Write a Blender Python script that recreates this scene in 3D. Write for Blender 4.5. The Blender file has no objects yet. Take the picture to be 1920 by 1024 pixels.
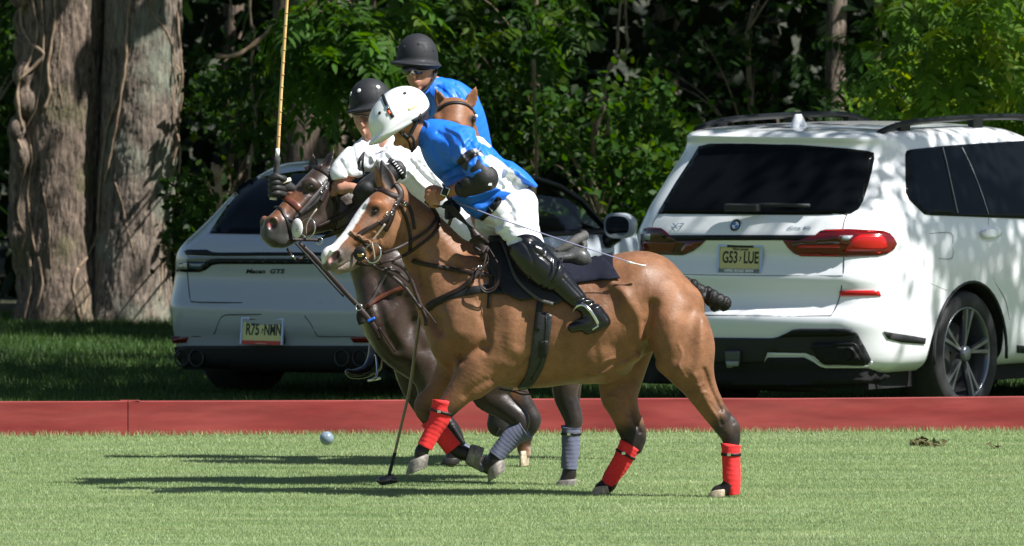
import bpy, bmesh, math, random
import numpy as np
from mathutils import Vector, Matrix
from mathutils.bvhtree import BVHTree
from mathutils.geometry import delaunay_2d_cdt

rad = math.radians
random.seed(7); RNG = np.random.default_rng(7)
SC = bpy.context.scene
COL = SC.collection

# ---------------------------------------------------------------- camera, sky, sun, exposure
F = 25000.0      # focal length in photograph pixels (1920 wide)
H = 3.8          # camera height
YH = -370.0      # horizon row of the photograph
cam = bpy.data.cameras.new('camera'); camo = bpy.data.objects.new('camera', cam); COL.objects.link(camo)
camo.location = (0, 0, H); camo.rotation_euler = (rad(90), 0, 0)
cam.sensor_width = 36; cam.lens = 36*F/1920; cam.shift_y = -(512-YH)/1920
cam.clip_start = 5; cam.clip_end = 2000
cam.dof.use_dof = True; cam.dof.focus_distance = 73.2; cam.dof.aperture_fstop = cam.lens/1000/0.052
SC.camera = camo
SUN_EL, SUN_AZ = 51, 27     # azimuth: degrees from +X towards the camera
world = bpy.data.worlds.new('World'); SC.world = world; world.use_nodes = True
nt = world.node_tree; bg = nt.nodes['Background']
sky = nt.nodes.new('ShaderNodeTexSky'); sky.sky_type = 'NISHITA'; sky.sun_disc = False
sky.sun_elevation = rad(SUN_EL); sky.sun_rotation = rad(90+SUN_AZ)
nt.links.new(sky.outputs[0], bg.inputs[0]); bg.inputs[1].default_value = 0.05
sl = bpy.data.lights.new('sun', 'SUN'); sl.energy = 5.0; sl.angle = rad(0.53); sl.color = (1, 0.985, 0.95)
so = bpy.data.objects.new('sun', sl); COL.objects.link(so)
SV = Vector((math.cos(rad(SUN_EL))*math.cos(rad(SUN_AZ)), -math.cos(rad(SUN_EL))*math.sin(rad(SUN_AZ)), math.sin(rad(SUN_EL))))
so.rotation_euler = SV.to_track_quat('Z', 'Y').to_euler(); so.location = (20, -10, 40)
SC.view_settings.view_transform = 'Standard'; SC.view_settings.look = 'None'
SC.view_settings.exposure = 0.82; SC.view_settings.gamma = 1; SC.view_settings.use_curve_mapping = False
SC.render.engine = 'CYCLES'
try:
    SC.cycles.max_bounces = 8; SC.cycles.diffuse_bounces = 3; SC.cycles.transparent_max_bounces = 8
except Exception: pass

# ---------------------------------------------------------------- materials
MATS = {}
def lin(r, g, b):
    f = lambda c: ((c/255+0.055)/1.055)**2.4 if c > 10 else c/255/12.92
    return (f(r), f(g), f(b), 1)
def mat(name, col, rough=0.6, metal=0, spec=0.5, var=0.0, vscale=8, bump=0.0, bscale=60, bdist=0.002, coat=0, sheen=0,
        attr=False, col2=None, stretch=None, trans=0, alpha=1, emit=None, aniso_noise=None, detail=6):
    if name in MATS: return MATS[name]
    m = bpy.data.materials.new(name); m.use_nodes = True; N = m.node_tree.nodes; L = m.node_tree.links
    b = N['Principled BSDF']
    if len(col) == 3: col = (*col, 1)
    b.inputs['Base Color'].default_value = col; b.inputs['Roughness'].default_value = rough
    b.inputs['Metallic'].default_value = metal; b.inputs['Specular IOR Level'].default_value = spec
    b.inputs['Coat Weight'].default_value = coat; b.inputs['Coat Roughness'].default_value = 0.05
    b.inputs['Sheen Weight'].default_value = sheen
    b.inputs['Transmission Weight'].default_value = trans; b.inputs['Alpha'].default_value = alpha
    tc = N.new('ShaderNodeTexCoord'); src = tc.outputs['Object']
    if stretch:
        mp = N.new('ShaderNodeMapping'); mp.inputs['Scale'].default_value = stretch
        L.new(src, mp.inputs[0]); src = mp.outputs[0]
    colout = None
    if attr:
        a = N.new('ShaderNodeAttribute'); a.attribute_name = 'Col'; colout = a.outputs['Color']
    if var > 0 or col2:
        n = N.new('ShaderNodeTexNoise'); n.inputs['Scale'].default_value = vscale; n.inputs['Detail'].default_value = detail
        n.inputs['Roughness'].default_value = 0.6
        L.new(src, n.inputs['Vector'])
        if col2:
            rp = N.new('ShaderNodeValToRGB'); rp.color_ramp.elements[0].position = 0.38; rp.color_ramp.elements[1].position = 0.62
            rp.color_ramp.elements[0].color = col; rp.color_ramp.elements[1].color = col2 if len(col2) == 4 else (*col2, 1)
            L.new(n.outputs['Fac'], rp.inputs[0]); c0 = rp.outputs[0]
            colout = c0
        if var > 0:
            n2 = N.new('ShaderNodeTexNoise'); n2.inputs['Scale'].default_value = vscale*2.7; n2.inputs['Detail'].default_value = 5
            L.new(src, n2.inputs['Vector'])
            mr = N.new('ShaderNodeMapRange'); mr.inputs[1].default_value = 0.3; mr.inputs[2].default_value = 0.7
            mr.inputs[3].default_value = 1-var; mr.inputs[4].default_value = 1+var
            L.new(n2.outputs['Fac'], mr.inputs[0])
            mx = N.new('ShaderNodeVectorMath'); mx.operation = 'SCALE'
            if colout: L.new(colout, mx.inputs[0])
            else: mx.inputs[0].default_value = col[:3]
            L.new(mr.outputs[0], mx.inputs['Scale']); colout = mx.outputs[0]
            mr2 = N.new('ShaderNodeMapRange'); mr2.inputs[1].default_value = 0.3; mr2.inputs[2].default_value = 0.7
            mr2.inputs[3].default_value = max(0.02, rough-0.12); mr2.inputs[4].default_value = min(1, rough+0.12)
            L.new(n.outputs['Fac'], mr2.inputs[0]); L.new(mr2.outputs[0], b.inputs['Roughness'])
    if colout: L.new(colout, b.inputs['Base Color'])
    if bump > 0:
        n3 = N.new('ShaderNodeTexNoise'); n3.inputs['Scale'].default_value = bscale; n3.inputs['Detail'].default_value = 6
        L.new(src, n3.inputs['Vector'])
        bp = N.new('ShaderNodeBump'); bp.inputs['Strength'].default_value = bump; bp.inputs['Distance'].default_value = bdist
        L.new(n3.outputs['Fac'], bp.inputs['Height']); L.new(bp.outputs[0], b.inputs['Normal'])
    if emit:
        b.inputs['Emission Color'].default_value = (*emit[:3], 1); b.inputs['Emission Strength'].default_value = emit[3]
    MATS[name] = m
    return m

# ---------------------------------------------------------------- scene tree helpers
def empty(name, label=None, cat=None, loc=(0, 0, 0), group=None, kind=None):
    o = bpy.data.objects.new(name, None); COL.objects.link(o); o.location = loc; o.empty_display_size = 0.2
    tag(o, label, cat, group, kind); return o
def tag(o, label=None, cat=None, group=None, kind=None):
    if label: o['label'] = label
    if cat: o['category'] = cat
    if group: o['group'] = group
    if kind: o['kind'] = kind
    return o
def place(o, parent):
    if parent is not None:
        o.parent = parent
        M = Matrix.Identity(4); p = parent
        ch = []
        while p is not None: ch.append(p); p = p.parent
        for q in reversed(ch): M = M @ q.matrix_parent_inverse @ q.matrix_basis if q.parent else q.matrix_basis.copy()
        o.matrix_parent_inverse = M.inverted()
    return o
def mesh_obj(name, V, Fs, m=None, parent=None, smooth=True, cols=None, label=None, auto=None):
    me = bpy.data.meshes.new(name)
    V = np.asarray(V, dtype=np.float32)
    if isinstance(Fs, np.ndarray) and Fs.ndim == 2:
        k = Fs.shape[1]; n = len(Fs)
        me.vertices.add(len(V)); me.vertices.foreach_set('co', V.ravel())
        me.loops.add(n*k); me.loops.foreach_set('vertex_index', Fs.astype(np.int32).ravel())
        me.polygons.add(n); me.polygons.foreach_set('loop_start', np.arange(0, n*k, k, dtype=np.int32))
        try: me.polygons.foreach_set('loop_total', np.full(n, k, dtype=np.int32))
        except Exception: pass
        me.update(calc_edges=True)
    else:
        me.from_pydata([tuple(v) for v in V.tolist()], [], [tuple(f) for f in Fs]); me.update()
    if smooth: me.polygons.foreach_set('use_smooth', np.ones(len(me.polygons), dtype=bool))
    if cols is not None:
        a = me.color_attributes.new('Col', 'FLOAT_COLOR', 'POINT')
        c = np.ones((len(V), 4), dtype=np.float32); c[:, :3] = cols
        a.data.foreach_set('color', c.ravel())
    if m is not None: me.materials.append(m)
    o = bpy.data.objects.new(name, me); COL.objects.link(o)
    place(o, parent)
    if label: o['label'] = label
    return o
def bvh_of(*objs):
    Vs = []; Ps = []; n = 0
    for o in objs:
        me = o.data; v = np.empty(len(me.vertices)*3, dtype=np.float32); me.vertices.foreach_get('co', v)
        Vs += [Vector(c) for c in v.reshape(-1, 3)]
        Ps += [tuple(i+n for i in p.vertices) for p in me.polygons]; n += len(me.vertices)
    return BVHTree.FromPolygons(Vs, Ps)

# ---------------------------------------------------------------- photograph rays and body frames
def ray(px, py):
    d = Vector(((px-960)/F, 1, -(py-YH)/F)); return Vector((0, 0, H)), d.normalized()
def W(px, py, D): return np.array([(px-960)*D/F, D, H-(py-YH)*D/F])
def Gd(py): return F*H/(py-YH)          # distance at which the ground shows at this row
class Frame:
    """a plane at distance D0; points are (x px, y px, depth px)"""
    def __init__(s, D0): s.D0 = D0; s.s = F/D0
    def w(s, P):
        P = np.asarray(P, dtype=np.float64)
        return np.stack([(P[..., 0]-960)/s.s, s.D0+P[..., 2]/s.s, H-(P[..., 1]-YH)/s.s], -1)
    def __call__(s, x, y, d=0): return Vector(s.w([x, y, d]))

def cr(pts, sub):
    """Catmull-Rom resampling of rows"""
    P = np.asarray(pts, dtype=np.float64)
    if len(P) < 3 or sub <= 1:
        if len(P) == 2 and sub > 1:
            t = np.linspace(0, 1, sub+1)[:, None]; return P[0]*(1-t)+P[1]*t
        return P
    Q = np.vstack([2*P[0]-P[1], P, 2*P[-1]-P[-2]]); out = []
    for i in range(1, len(Q)-2):
        p0, p1, p2, p3 = Q[i-1:i+3]
        for j in range(sub):
            t = j/sub
            out.append(0.5*((2*p1)+(-p0+p2)*t+(2*p0-5*p1+4*p2-p3)*t*t+(-p0+3*p1-3*p2+p3)*t**3))
    out.append(P[-1]); return np.array(out)

# ---------------------------------------------------------------- implicit bodies: blended elliptical limbs, surface nets
class Body:
    def __init__(s, x0, x1, y0, y1, d0, d1, cell):
        s.o = np.array([x0, y0, d0], dtype=np.float32); s.c = cell
        s.n = [int((b-a)/cell)+2 for a, b in ((x0, x1), (y0, y1), (d0, d1))]
        s.f = np.full(s.n, 60.0, dtype=np.float32)
    def box(s, lo, hi):
        a = [max(0, int((lo[i]-s.o[i])/s.c)) for i in range(3)]
        b = [min(s.n[i], int((hi[i]-s.o[i])/s.c)+2) for i in range(3)]
        if any(b[i] <= a[i] for i in range(3)): return None
        sl = tuple(slice(a[i], b[i]) for i in range(3))
        g = [s.o[i]+s.c*np.arange(a[i], b[i], dtype=np.float32) for i in range(3)]
        return sl, g
    def merge(s, sl, g, k, op):
        f = s.f[sl]
        if op == 'add':
            h = np.maximum(k-np.abs(f-g), 0)/max(k, 1e-6); s.f[sl] = np.minimum(f, g)-h*h*k*0.25
        elif op == 'sub':
            g = -g; h = np.maximum(k-np.abs(f-g), 0)/max(k, 1e-6); s.f[sl] = np.maximum(f, g)+h*h*k*0.25
    def chain(s, pts, k=12, side=(0, 0, 1), sub=6, op='add'):
        P = [tuple(p) if len(p) == 5 else (p[0], p[1], p[2], p[3], p[3]) for p in pts]
        P = cr(P, sub); side = np.array(side, dtype=np.float64); side /= np.linalg.norm(side)
        P[:, 3:] = np.maximum(P[:, 3:], 0.5)
        m = k+6; R = np.maximum(P[:, 3], P[:, 4])+m
        lo = (P[:, :3]-R[:, None]).min(0); hi = (P[:, :3]+R[:, None]).max(0)
        bx = s.box(lo, hi)
        if bx is None: return s
        sl, g = bx; acc = np.full([len(a) for a in g], 60.0, dtype=np.float32)
        for i in range(len(P)-1):
            A = P[i]; B = P[i+1]; rr = max(A[3], A[4], B[3], B[4])+m
            l2 = np.minimum(A[:3], B[:3])-rr; h2 = np.maximum(A[:3], B[:3])+rr
            idx = []
            for ax in range(3):
                i0 = int(np.searchsorted(g[ax], l2[ax])); i1 = int(np.searchsorted(g[ax], h2[ax])); idx.append((i0, i1))
            if any(b <= a for a, b in idx): continue
            q = [g[ax][idx[ax][0]:idx[ax][1]] for ax in range(3)]
            X = (q[0]-A[0]).astype(np.float32)[:, None, None]; Y = (q[1]-A[1]).astype(np.float32)[None, :, None]; Z = (q[2]-A[2]).astype(np.float32)[None, None, :]
            ab = B[:3]-A[:3]; L = np.linalg.norm(ab)+1e-6; a = ab/L
            up = np.cross(side, a); nu = np.linalg.norm(up)
            if nu < 1e-3: up = np.array([1., 0, 0]); nu = 1
            up = up/nu; sd = np.cross(a, up)
            t = (X*a[0]+Y*a[1]+Z*a[2]); tc = np.clip(t, 0, L); e = t-tc; tt = tc/L
            u = X*up[0]+Y*up[1]+Z*up[2]; w = X*sd[0]+Y*sd[1]+Z*sd[2]
            ru = A[3]+(B[3]-A[3])*tt; rw = A[4]+(B[4]-A[4])*tt; rv = np.minimum(ru, rw)
            un = u/ru; wn = w/rw; en = e/rv
            k0 = np.sqrt(un*un+wn*wn+en*en)+1e-6
            k1 = np.sqrt((un/ru)**2+(wn/rw)**2+(en/rv)**2)+1e-6
            d = k0*(k0-1)/k1
            ss = tuple(slice(*i_) for i_ in idx); acc[ss] = np.minimum(acc[ss], d)
        s.merge(sl, acc, k, op); return s
    def ell(s, c, r, k=8, ax=None, op='add'):
        """ellipsoid: centre, radii along three axes (rows of ax)"""
        ax = np.eye(3) if ax is None else np.array(ax, dtype=np.float64)
        ax = ax/np.linalg.norm(ax, axis=1)[:, None]
        m = max(r)+k+6; bx = s.box([c[i]-m for i in range(3)], [c[i]+m for i in range(3)])
        if bx is None: return s
        sl, g = bx
        X = (g[0]-c[0])[:, None, None]; Y = (g[1]-c[1])[None, :, None]; Z = (g[2]-c[2])[None, None, :]
        k0 = 0; k1 = 0
        for i in range(3):
            v = (X*ax[i][0]+Y*ax[i][1]+Z*ax[i][2])/r[i]; k0 = k0+v*v; k1 = k1+(v/r[i])**2
        k0 = np.sqrt(k0)+1e-6; k1 = np.sqrt(k1)+1e-6
        s.merge(sl, (k0*(k0-1)/k1).astype(np.float32), k, op); return s
    def sculpt(s, pts, w, amt, dlo=-1e9, dhi=0, soft=12):
        """shallow muscle relief on one flank: amt > 0 a furrow, amt < 0 a ridge, along a traced line"""
        P = np.array(pts, dtype=np.float64); lo = P[:, :2].min(0)-3*w; hi = P[:, :2].max(0)+3*w
        bx = s.box((lo[0], lo[1], s.o[2]), (hi[0], hi[1], s.o[2]+s.n[2]*s.c))
        if bx is None: return s
        sl, g = bx; X, Y = np.meshgrid(g[0], g[1], indexing='ij'); q = cr(P, 4) if len(P) > 2 else P
        d = seg_dist(np.stack([X.ravel(), Y.ravel()], 1), np.hstack([q[:, :2], np.zeros((len(q), 1))])).reshape(X.shape)
        z = g[2]; mz = np.clip((dhi-z)/soft, 0, 1)*np.clip((z-dlo)/soft, 0, 1)
        s.f[sl] += (amt*np.exp(-(d/w)**2))[:, :, None].astype(np.float32)*mz[None, None, :].astype(np.float32)
        return s
    def mesh(s, smooth=2):
        f = s.f; n = f.shape
        f[0], f[-1], f[:, 0], f[:, -1], f[:, :, 0], f[:, :, -1] = [9]*6
        ins = f < 0
        cc = ins[:-1, :-1, :-1].astype(np.int8)
        for dx in (0, 1):
            for dy in (0, 1):
                for dz in (0, 1):
                    if dx+dy+dz: cc = cc+ins[dx:n[0]-1+dx, dy:n[1]-1+dy, dz:n[2]-1+dz]
        act = (cc > 0) & (cc < 8); idx = np.full(act.shape, -1, dtype=np.int64); I = np.argwhere(act)
        idx[act] = np.arange(len(I))
        corners = np.array([[i, j, k] for i in (0, 1) for j in (0, 1) for k in (0, 1)])
        vals = np.stack([f[I[:, 0]+c[0], I[:, 1]+c[1], I[:, 2]+c[2]] for c in corners], 1)
        acc = np.zeros((len(I), 3)); cnt = np.zeros(len(I))
        for a in range(8):
            for b in range(a+1, 8):
                if np.abs(corners[a]-corners[b]).sum() == 1:
                    va, vb = vals[:, a], vals[:, b]; m = (va < 0) != (vb < 0)
                    t = np.where(m, va/np.where(m, va-vb, 1), 0)
                    acc += np.where(m[:, None], corners[a]+t[:, None]*(corners[b]-corners[a]), 0); cnt += m
        V = (I+acc/cnt[:, None])*s.c+s.o
        Q = []
        for ax in range(3):
            sh = [slice(None)]*3; s2 = [slice(None)]*3; sh[ax] = slice(0, -1); s2[ax] = slice(1, None)
            A = ins[tuple(sh)]; B = ins[tuple(s2)]; E = np.argwhere(A != B)
            o1, o2 = [(1, 2), (2, 0), (0, 1)][ax]
            E = E[(E[:, o1] > 0) & (E[:, o2] > 0) & (E[:, o1] < n[o1]-1) & (E[:, o2] < n[o2]-1)]
            d1 = np.zeros(3, int); d1[o1] = 1; d2 = np.zeros(3, int); d2[o2] = 1
            g = lambda e: idx[e[:, 0], e[:, 1], e[:, 2]]
            q = np.stack([g(E-d1-d2), g(E-d2), g(E), g(E-d1)], 1)
            flip = ~A[E[:, 0], E[:, 1], E[:, 2]]
            q[flip] = q[flip][:, ::-1]; Q.append(q)
        Q = np.vstack(Q); Q = Q[(Q >= 0).all(1)]
        for _ in range(smooth):
            for lam in (0.5, -0.45):
                S = np.zeros_like(V); C = np.zeros(len(V))
                for a, b in ((0, 1), (1, 2), (2, 3), (3, 0)):
                    np.add.at(S, Q[:, a], V[Q[:, b]]); np.add.at(S, Q[:, b], V[Q[:, a]])
                    np.add.at(C, Q[:, a], 1); np.add.at(C, Q[:, b], 1)
                V = V+lam*(S/np.maximum(C, 1)[:, None]-V)
        return V, Q

def creases(B, starts, ends, n, w=(1.8, 3.2), amt=(0.8, 2.0), bow=6, seed=0, spread=4, dlo=-300, dhi=300):
    """cloth creases: a fan of slightly bowed pulled folds running from one traced line to another"""
    r = np.random.default_rng(seed); S = cr(np.array(starts, float), 8) if len(starts) > 2 else np.array(starts, float); E = cr(np.array(ends, float), 8) if len(ends) > 2 else np.array(ends, float)
    def at(P, t):
        k = t*(len(P)-1); i = min(int(k), len(P)-2); return P[i]+(P[i+1]-P[i])*(k-i)
    for i in range(n):
        t = (i+r.uniform(0.1, 0.9))/n; a = at(S, t)+r.normal(size=2)*spread; b = at(E, t)+r.normal(size=2)*spread; q = r.uniform(0.0, 0.35); e = r.uniform(0.5, 1.0)
        p0 = a+(b-a)*q; p1 = a+(b-a)*e; m_ = (p0+p1)/2; d = p1-p0; nrm = np.array([-d[1], d[0]])/(np.linalg.norm(d)+1e-6)
        B.sculpt([tuple(p0), tuple(m_+nrm*r.normal()*bow*0.5), tuple(p1)], r.uniform(*w)*1.35, (1 if i % 2 else -1)*r.uniform(*amt)*0.38, dlo, dhi)
def seg_dist(V, pts):
    """distance of V rows (x,y[,d]) to a polyline with per-point radius; returns d - r"""
    pts = np.asarray(pts, dtype=np.float64); dim = pts.shape[1]-1
    best = np.full(len(V), 1e9)
    if len(pts) == 1: return np.linalg.norm(V[:, :dim]-pts[0, :dim], axis=1)-pts[0, dim]
    for A, B in zip(pts[:-1], pts[1:]):
        ab = B[:dim]-A[:dim]; t = np.clip(((V[:, :dim]-A[:dim])@ab)/(ab@ab+1e-9), 0, 1)
        d = np.linalg.norm(V[:, :dim]-(A[:dim]+t[:, None]*ab), axis=1)-(A[dim]+(B[dim]-A[dim])*t)
        best = np.minimum(best, d)
    return best
def vnoise(V, scale, seed=0):
    """cheap smooth pseudo-noise from sines"""
    r = np.random.default_rng(seed); out = np.zeros(len(V))
    for i in range(6):
        k = r.normal(size=3)*scale*(1+i*0.45); out += np.sin(V@k+r.uniform(0, 6.28))/(1+i*0.4)
    return out/3.2
def paint(c, V, pts, soft, color, amount=1.0, nz=0, mask=None):
    d = seg_dist(V, pts)
    if nz: d = d+vnoise(V, 0.09, 3)*nz
    a = np.clip(0.5-d/soft, 0, 1); a = a*a*(3-2*a)*amount
    if mask is not None: a = a*mask
    c[:] = c*(1-a[:, None])+np.array(color[:3])*a[:, None]

# ---------------------------------------------------------------- solid pieces
def tube(name, pts, r, m, parent=None, seg=8, sub=4, flat=None, caps=True, fr=None, rmod=None, label=None, up=None):
    """pts world (or frame px) rows x,y,z[,r]; elliptical when flat given (ratio in the second axis)"""
    P = [list(p) for p in pts]
    R = [p[3] if len(p) > 3 else r for p in P]
    if fr is not None:
        Wp = fr.w(np.array([p[:3] for p in P])); R = [q/fr.s for q in R]
    else: Wp = np.array([p[:3] for p in P], dtype=float)
    P = cr(np.hstack([Wp, np.array(R)[:, None]]), sub)
    n = len(P); T = np.gradient(P[:, :3], axis=0); T /= np.linalg.norm(T, axis=1)[:, None]+1e-9
    u = np.array(up if up is not None else (0.13, -1, 0.07)); V = []
    for i in range(n):
        a = np.cross(T[i], u); la = np.linalg.norm(a)
        a = a/la if la > 1e-3 else np.array([1., 0, 0]); b = np.cross(a, T[i])
        if up is None: u = b*1.0 if i else u
        rr = P[i, 3]*(rmod(i/(n-1)) if rmod else 1)
        for j in range(seg):
            t = 2*math.pi*j/seg; V.append(P[i, :3]+rr*(math.cos(t)*a+math.sin(t)*b*(flat or 1)))
    Fs = []
    for i in range(n-1):
        for j in range(seg):
            k = (j+1) % seg; Fs.append((i*seg+j, i*seg+k, (i+1)*seg+k, (i+1)*seg+j))
    if caps: Fs.append(tuple(range(seg))[::-1]); Fs.append(tuple((n-1)*seg+j for j in range(seg)))
    return mesh_obj(name, V, Fs, m, parent, True, label=label)
def boxes(name, lst, m, parent=None, smooth=False, label=None, M=None, bevel=0):
    """list of (x0,x1,y0,y1,z0,z1) as one mesh"""
    bm = bmesh.new()
    for x0, x1, y0, y1, z0, z1 in lst:
        v = [bm.verts.new(c) for c in ((x0, y0, z0), (x1, y0, z0), (x1, y1, z0), (x0, y1, z0), (x0, y0, z1), (x1, y0, z1), (x1, y1, z1), (x0, y1, z1))]
        for f in ((0, 3, 2, 1), (4, 5, 6, 7), (0, 1, 5, 4), (1, 2, 6, 5), (2, 3, 7, 6), (3, 0, 4, 7)): bm.faces.new([v[i] for i in f])
    if bevel: bmesh.ops.bevel(bm, geom=bm.edges[:], offset=bevel, segments=2, affect='EDGES', profile=0.6)
    if M is not None: bm.transform(M)
    me = bpy.data.meshes.new(name); bm.to_mesh(me); bm.free()
    if smooth: me.polygons.foreach_set('use_smooth', np.ones(len(me.polygons), dtype=bool))
    me.materials.append(m); o = bpy.data.objects.new(name, me); COL.objects.link(o); place(o, parent)
    if label: o['label'] = label
    return o
def cast(bvh, px, py):
    o, d = ray(px, py); h = bvh.ray_cast(o, d)
    if h[0] is None: return None
    n = h[1]
    if n.dot(d) > 0: n = -n
    return h[0], n
def strap(name, pts, width, bvh, m, parent=None, lift=0.004, thick=0.004, sub=5, s=342., label=None, taper=False):
    """a strap lying on the body seen along the rays of the traced points; rounded section"""
    P = cr([p[:2] for p in pts], sub); hits = []
    for p in P:
        h = cast(bvh, p[0], p[1]); hits.append(h)
    ok = [i for i, h in enumerate(hits) if h]
    if not ok: return None
    C = []; Nn = []
    for i, p in enumerate(P):
        if hits[i]: C.append(np.array(hits[i][0])); Nn.append(np.array(hits[i][1]))
        else:
            j = min(ok, key=lambda q: abs(q-i)); D = hits[j][0][1]; C.append(W(p[0], p[1], D)); Nn.append(np.array(hits[j][1]))
    C = np.array(C); Nn = np.array(Nn)
    for _ in range(3):
        if len(C) > 3:
            C[1:-1, 1] = (C[:-2, 1]+C[1:-1, 1]*2+C[2:, 1])/4; Nn[1:-1] = (Nn[:-2]+Nn[1:-1]+Nn[2:])/3
    Nn /= np.linalg.norm(Nn, axis=1)[:, None]
    return ribbon(name, C+Nn*lift, Nn, width/s, thick, m, parent, label, taper)
def ribbon(name, C, Nn, w, thick, m, parent=None, label=None, taper=False):
    C = np.asarray(C); T = np.gradient(C, axis=0); T /= np.linalg.norm(T, axis=1)[:, None]+1e-9
    V = []; n = len(C); prof = [(-0.5, -0.4), (-0.46, 0.55), (-0.1, 0.8), (0.46, 0.55), (0.5, -0.4), (0, -0.6)]
    for i in range(n):
        b = np.cross(T[i], Nn[i]); b /= np.linalg.norm(b)+1e-9; nn = np.cross(b, T[i])
        ww = w*(1 if not taper else max(0.25, min(1, 4*i/n, 4*(n-1-i)/n+0.25)))
        for a, c in prof: V.append(C[i]+b*a*ww+nn*c*thick)
    k = len(prof); Fs = []
    for i in range(n-1):
        for j in range(k):
            q = (j+1) % k; Fs.append((i*k+j, (i+1)*k+j, (i+1)*k+q, i*k+q))
    Fs.append(tuple(range(k))); Fs.append(tuple((n-1)*k+j for j in range(k))[::-1])
    return mesh_obj(name, V, Fs, m, parent, True, label=label)
def inpoly(x, y, P):
    c = False; n = len(P)
    for i in range(n):
        x1, y1 = P[i]; x2, y2 = P[i-1]
        if (y1 > y) != (y2 > y) and x < (x2-x1)*(y-y1)/(y2-y1)+x1: c = not c
    return c
def patch(name, poly, bvh, m, parent=None, lift=0.004, thick=0.004, step=10, sub=1, label=None, Dfix=None, crown=0, holes=None):
    """a traced outline laid on a surface as a thin solid sheet that follows it"""
    P = [tuple(p[:2]) for p in poly]
    if sub > 1:
        P = [tuple(p) for p in cr(np.array(P+P[:1]), sub)][:-1]
    B = []
    for i in range(len(P)):
        a = np.array(P[i]); b = np.array(P[(i+1) % len(P)]); n = max(1, int(np.linalg.norm(b-a)/step))
        for j in range(n): B.append(tuple(a+(b-a)*j/n))
    nb = len(B); pts = list(B)
    xs = [p[0] for p in B]; ys = [p[1] for p in B]
    arr = np.array(B)
    x = min(xs)+step*0.5
    while x < max(xs):
        y = min(ys)+step*0.5
        while y < max(ys):
            if inpoly(x, y, P) and np.min(np.hypot(arr[:, 0]-x, arr[:, 1]-y)) > step*0.45: pts.append((x, y))
            y += step
        x += step
    res = delaunay_2d_cdt([Vector(p) for p in pts], [], [list(range(nb))], 1, 1e-4)
    vs, fs = res[0], res[2]
    C = []; Nn = []
    for v in vs:
        h = cast(bvh, v.x, v.y) if Dfix is None else None
        C.append(None if h is None else np.array(h[0])); Nn.append(None if h is None else np.array(h[1]))
    if Dfix is None:
        ok = [i for i in range(len(vs)) if C[i] is not None]
        if not ok: return None
        med = np.median([C[i][1] for i in ok])
        for i in range(len(vs)):
            if C[i] is None:
                j = min(ok, key=lambda q: (vs[q]-vs[i]).length); C[i] = W(vs[i].x, vs[i].y, C[j][1]); Nn[i] = Nn[j]
    else:
        for i in range(len(vs)): C[i] = W(vs[i].x, vs[i].y, Dfix); Nn[i] = np.array([0., -1, 0])
    C = np.array(C); Nn = np.array(Nn); top = C+Nn*(lift+thick); bot = C+Nn*(lift-0.001)
    if crown:
        dd = np.array([np.min(np.hypot(arr[:, 0]-v.x, arr[:, 1]-v.y)) for v in vs]); top = top+Nn*(crown*(1-np.exp(-dd/8)))[:, None]
    n = len(vs); V = np.vstack([top, bot]); Fs = []
    for f in fs:
        a = np.array([vs[i] for i in f]); ar = sum(a[i][0]*a[(i+1) % len(a)][1]-a[(i+1) % len(a)][0]*a[i][1] for i in range(len(a)))
        f = list(f) if ar < 0 else list(f)[::-1]
        Fs.append(tuple(f)); Fs.append(tuple(i+n for i in reversed(f)))
    ec = {}
    for f in Fs[::2]:
        for i in range(len(f)): e = (f[i], f[(i+1) % len(f)]); ec[e] = 1
    for (a, b) in list(ec):
        if (b, a) not in ec: Fs.append((b, a, a+n, b+n))
    return mesh_obj(name, V, Fs, m, parent, True, label=label)
def text_mesh(txt, size, extrude=0.001, bold=0.0, shear=0, space=1.0, scale=(1, 1)):
    cu = bpy.data.curves.new('t', 'FONT'); cu.body = txt; cu.size = size; cu.extrude = extrude; cu.align_x = 'CENTER'; cu.align_y = 'CENTER'
    cu.offset = bold; cu.shear = shear; cu.space_character = space; cu.resolution_u = 3
    o = bpy.data.objects.new('t', cu); COL.objects.link(o)
    dg = bpy.context.evaluated_depsgraph_get(); me = bpy.data.meshes.new_from_object(o.evaluated_get(dg))
    bpy.data.objects.remove(o); bpy.data.curves.remove(cu)
    if scale != (1, 1): me.transform(Matrix.Diagonal((scale[0], scale[1], 1, 1)))
    return me
def text_obj(name, txt, size, M, m, parent=None, label=None, **k):
    me = text_mesh(txt, size, **k); me.transform(M); me.materials.clear(); me.materials.append(m); me.name = name
    o = bpy.data.objects.new(name, me); COL.objects.link(o); place(o, parent)
    if label: o['label'] = label
    return o
def ring(name, c, r, tr, m, parent=None, n=(0, -1, 0), seg=28, rs=6, squash=1, label=None):
    n = Vector(n).normalized(); a = n.orthogonal().normalized() if abs(n.z) > 0.9 else Vector((0, 0, 1)).cross(n).normalized(); b = n.cross(a)
    V = []; Fs = []
    for i in range(seg):
        t = 2*math.pi*i/seg; e = a*math.cos(t)*squash+b*math.sin(t)
        for j in range(rs):
            q = 2*math.pi*j/rs; V.append(Vector(c)+e*r+(e*math.cos(q)+n*math.sin(q))*tr)
    for i in range(seg):
        for j in range(rs):
            Fs.append((i*rs+j, i*rs+(j+1) % rs, ((i+1) % seg)*rs+(j+1) % rs, ((i+1) % seg)*rs+j))
    return mesh_obj(name, np.array([tuple(v) for v in V]), Fs, m, parent, True, label=label)
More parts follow.
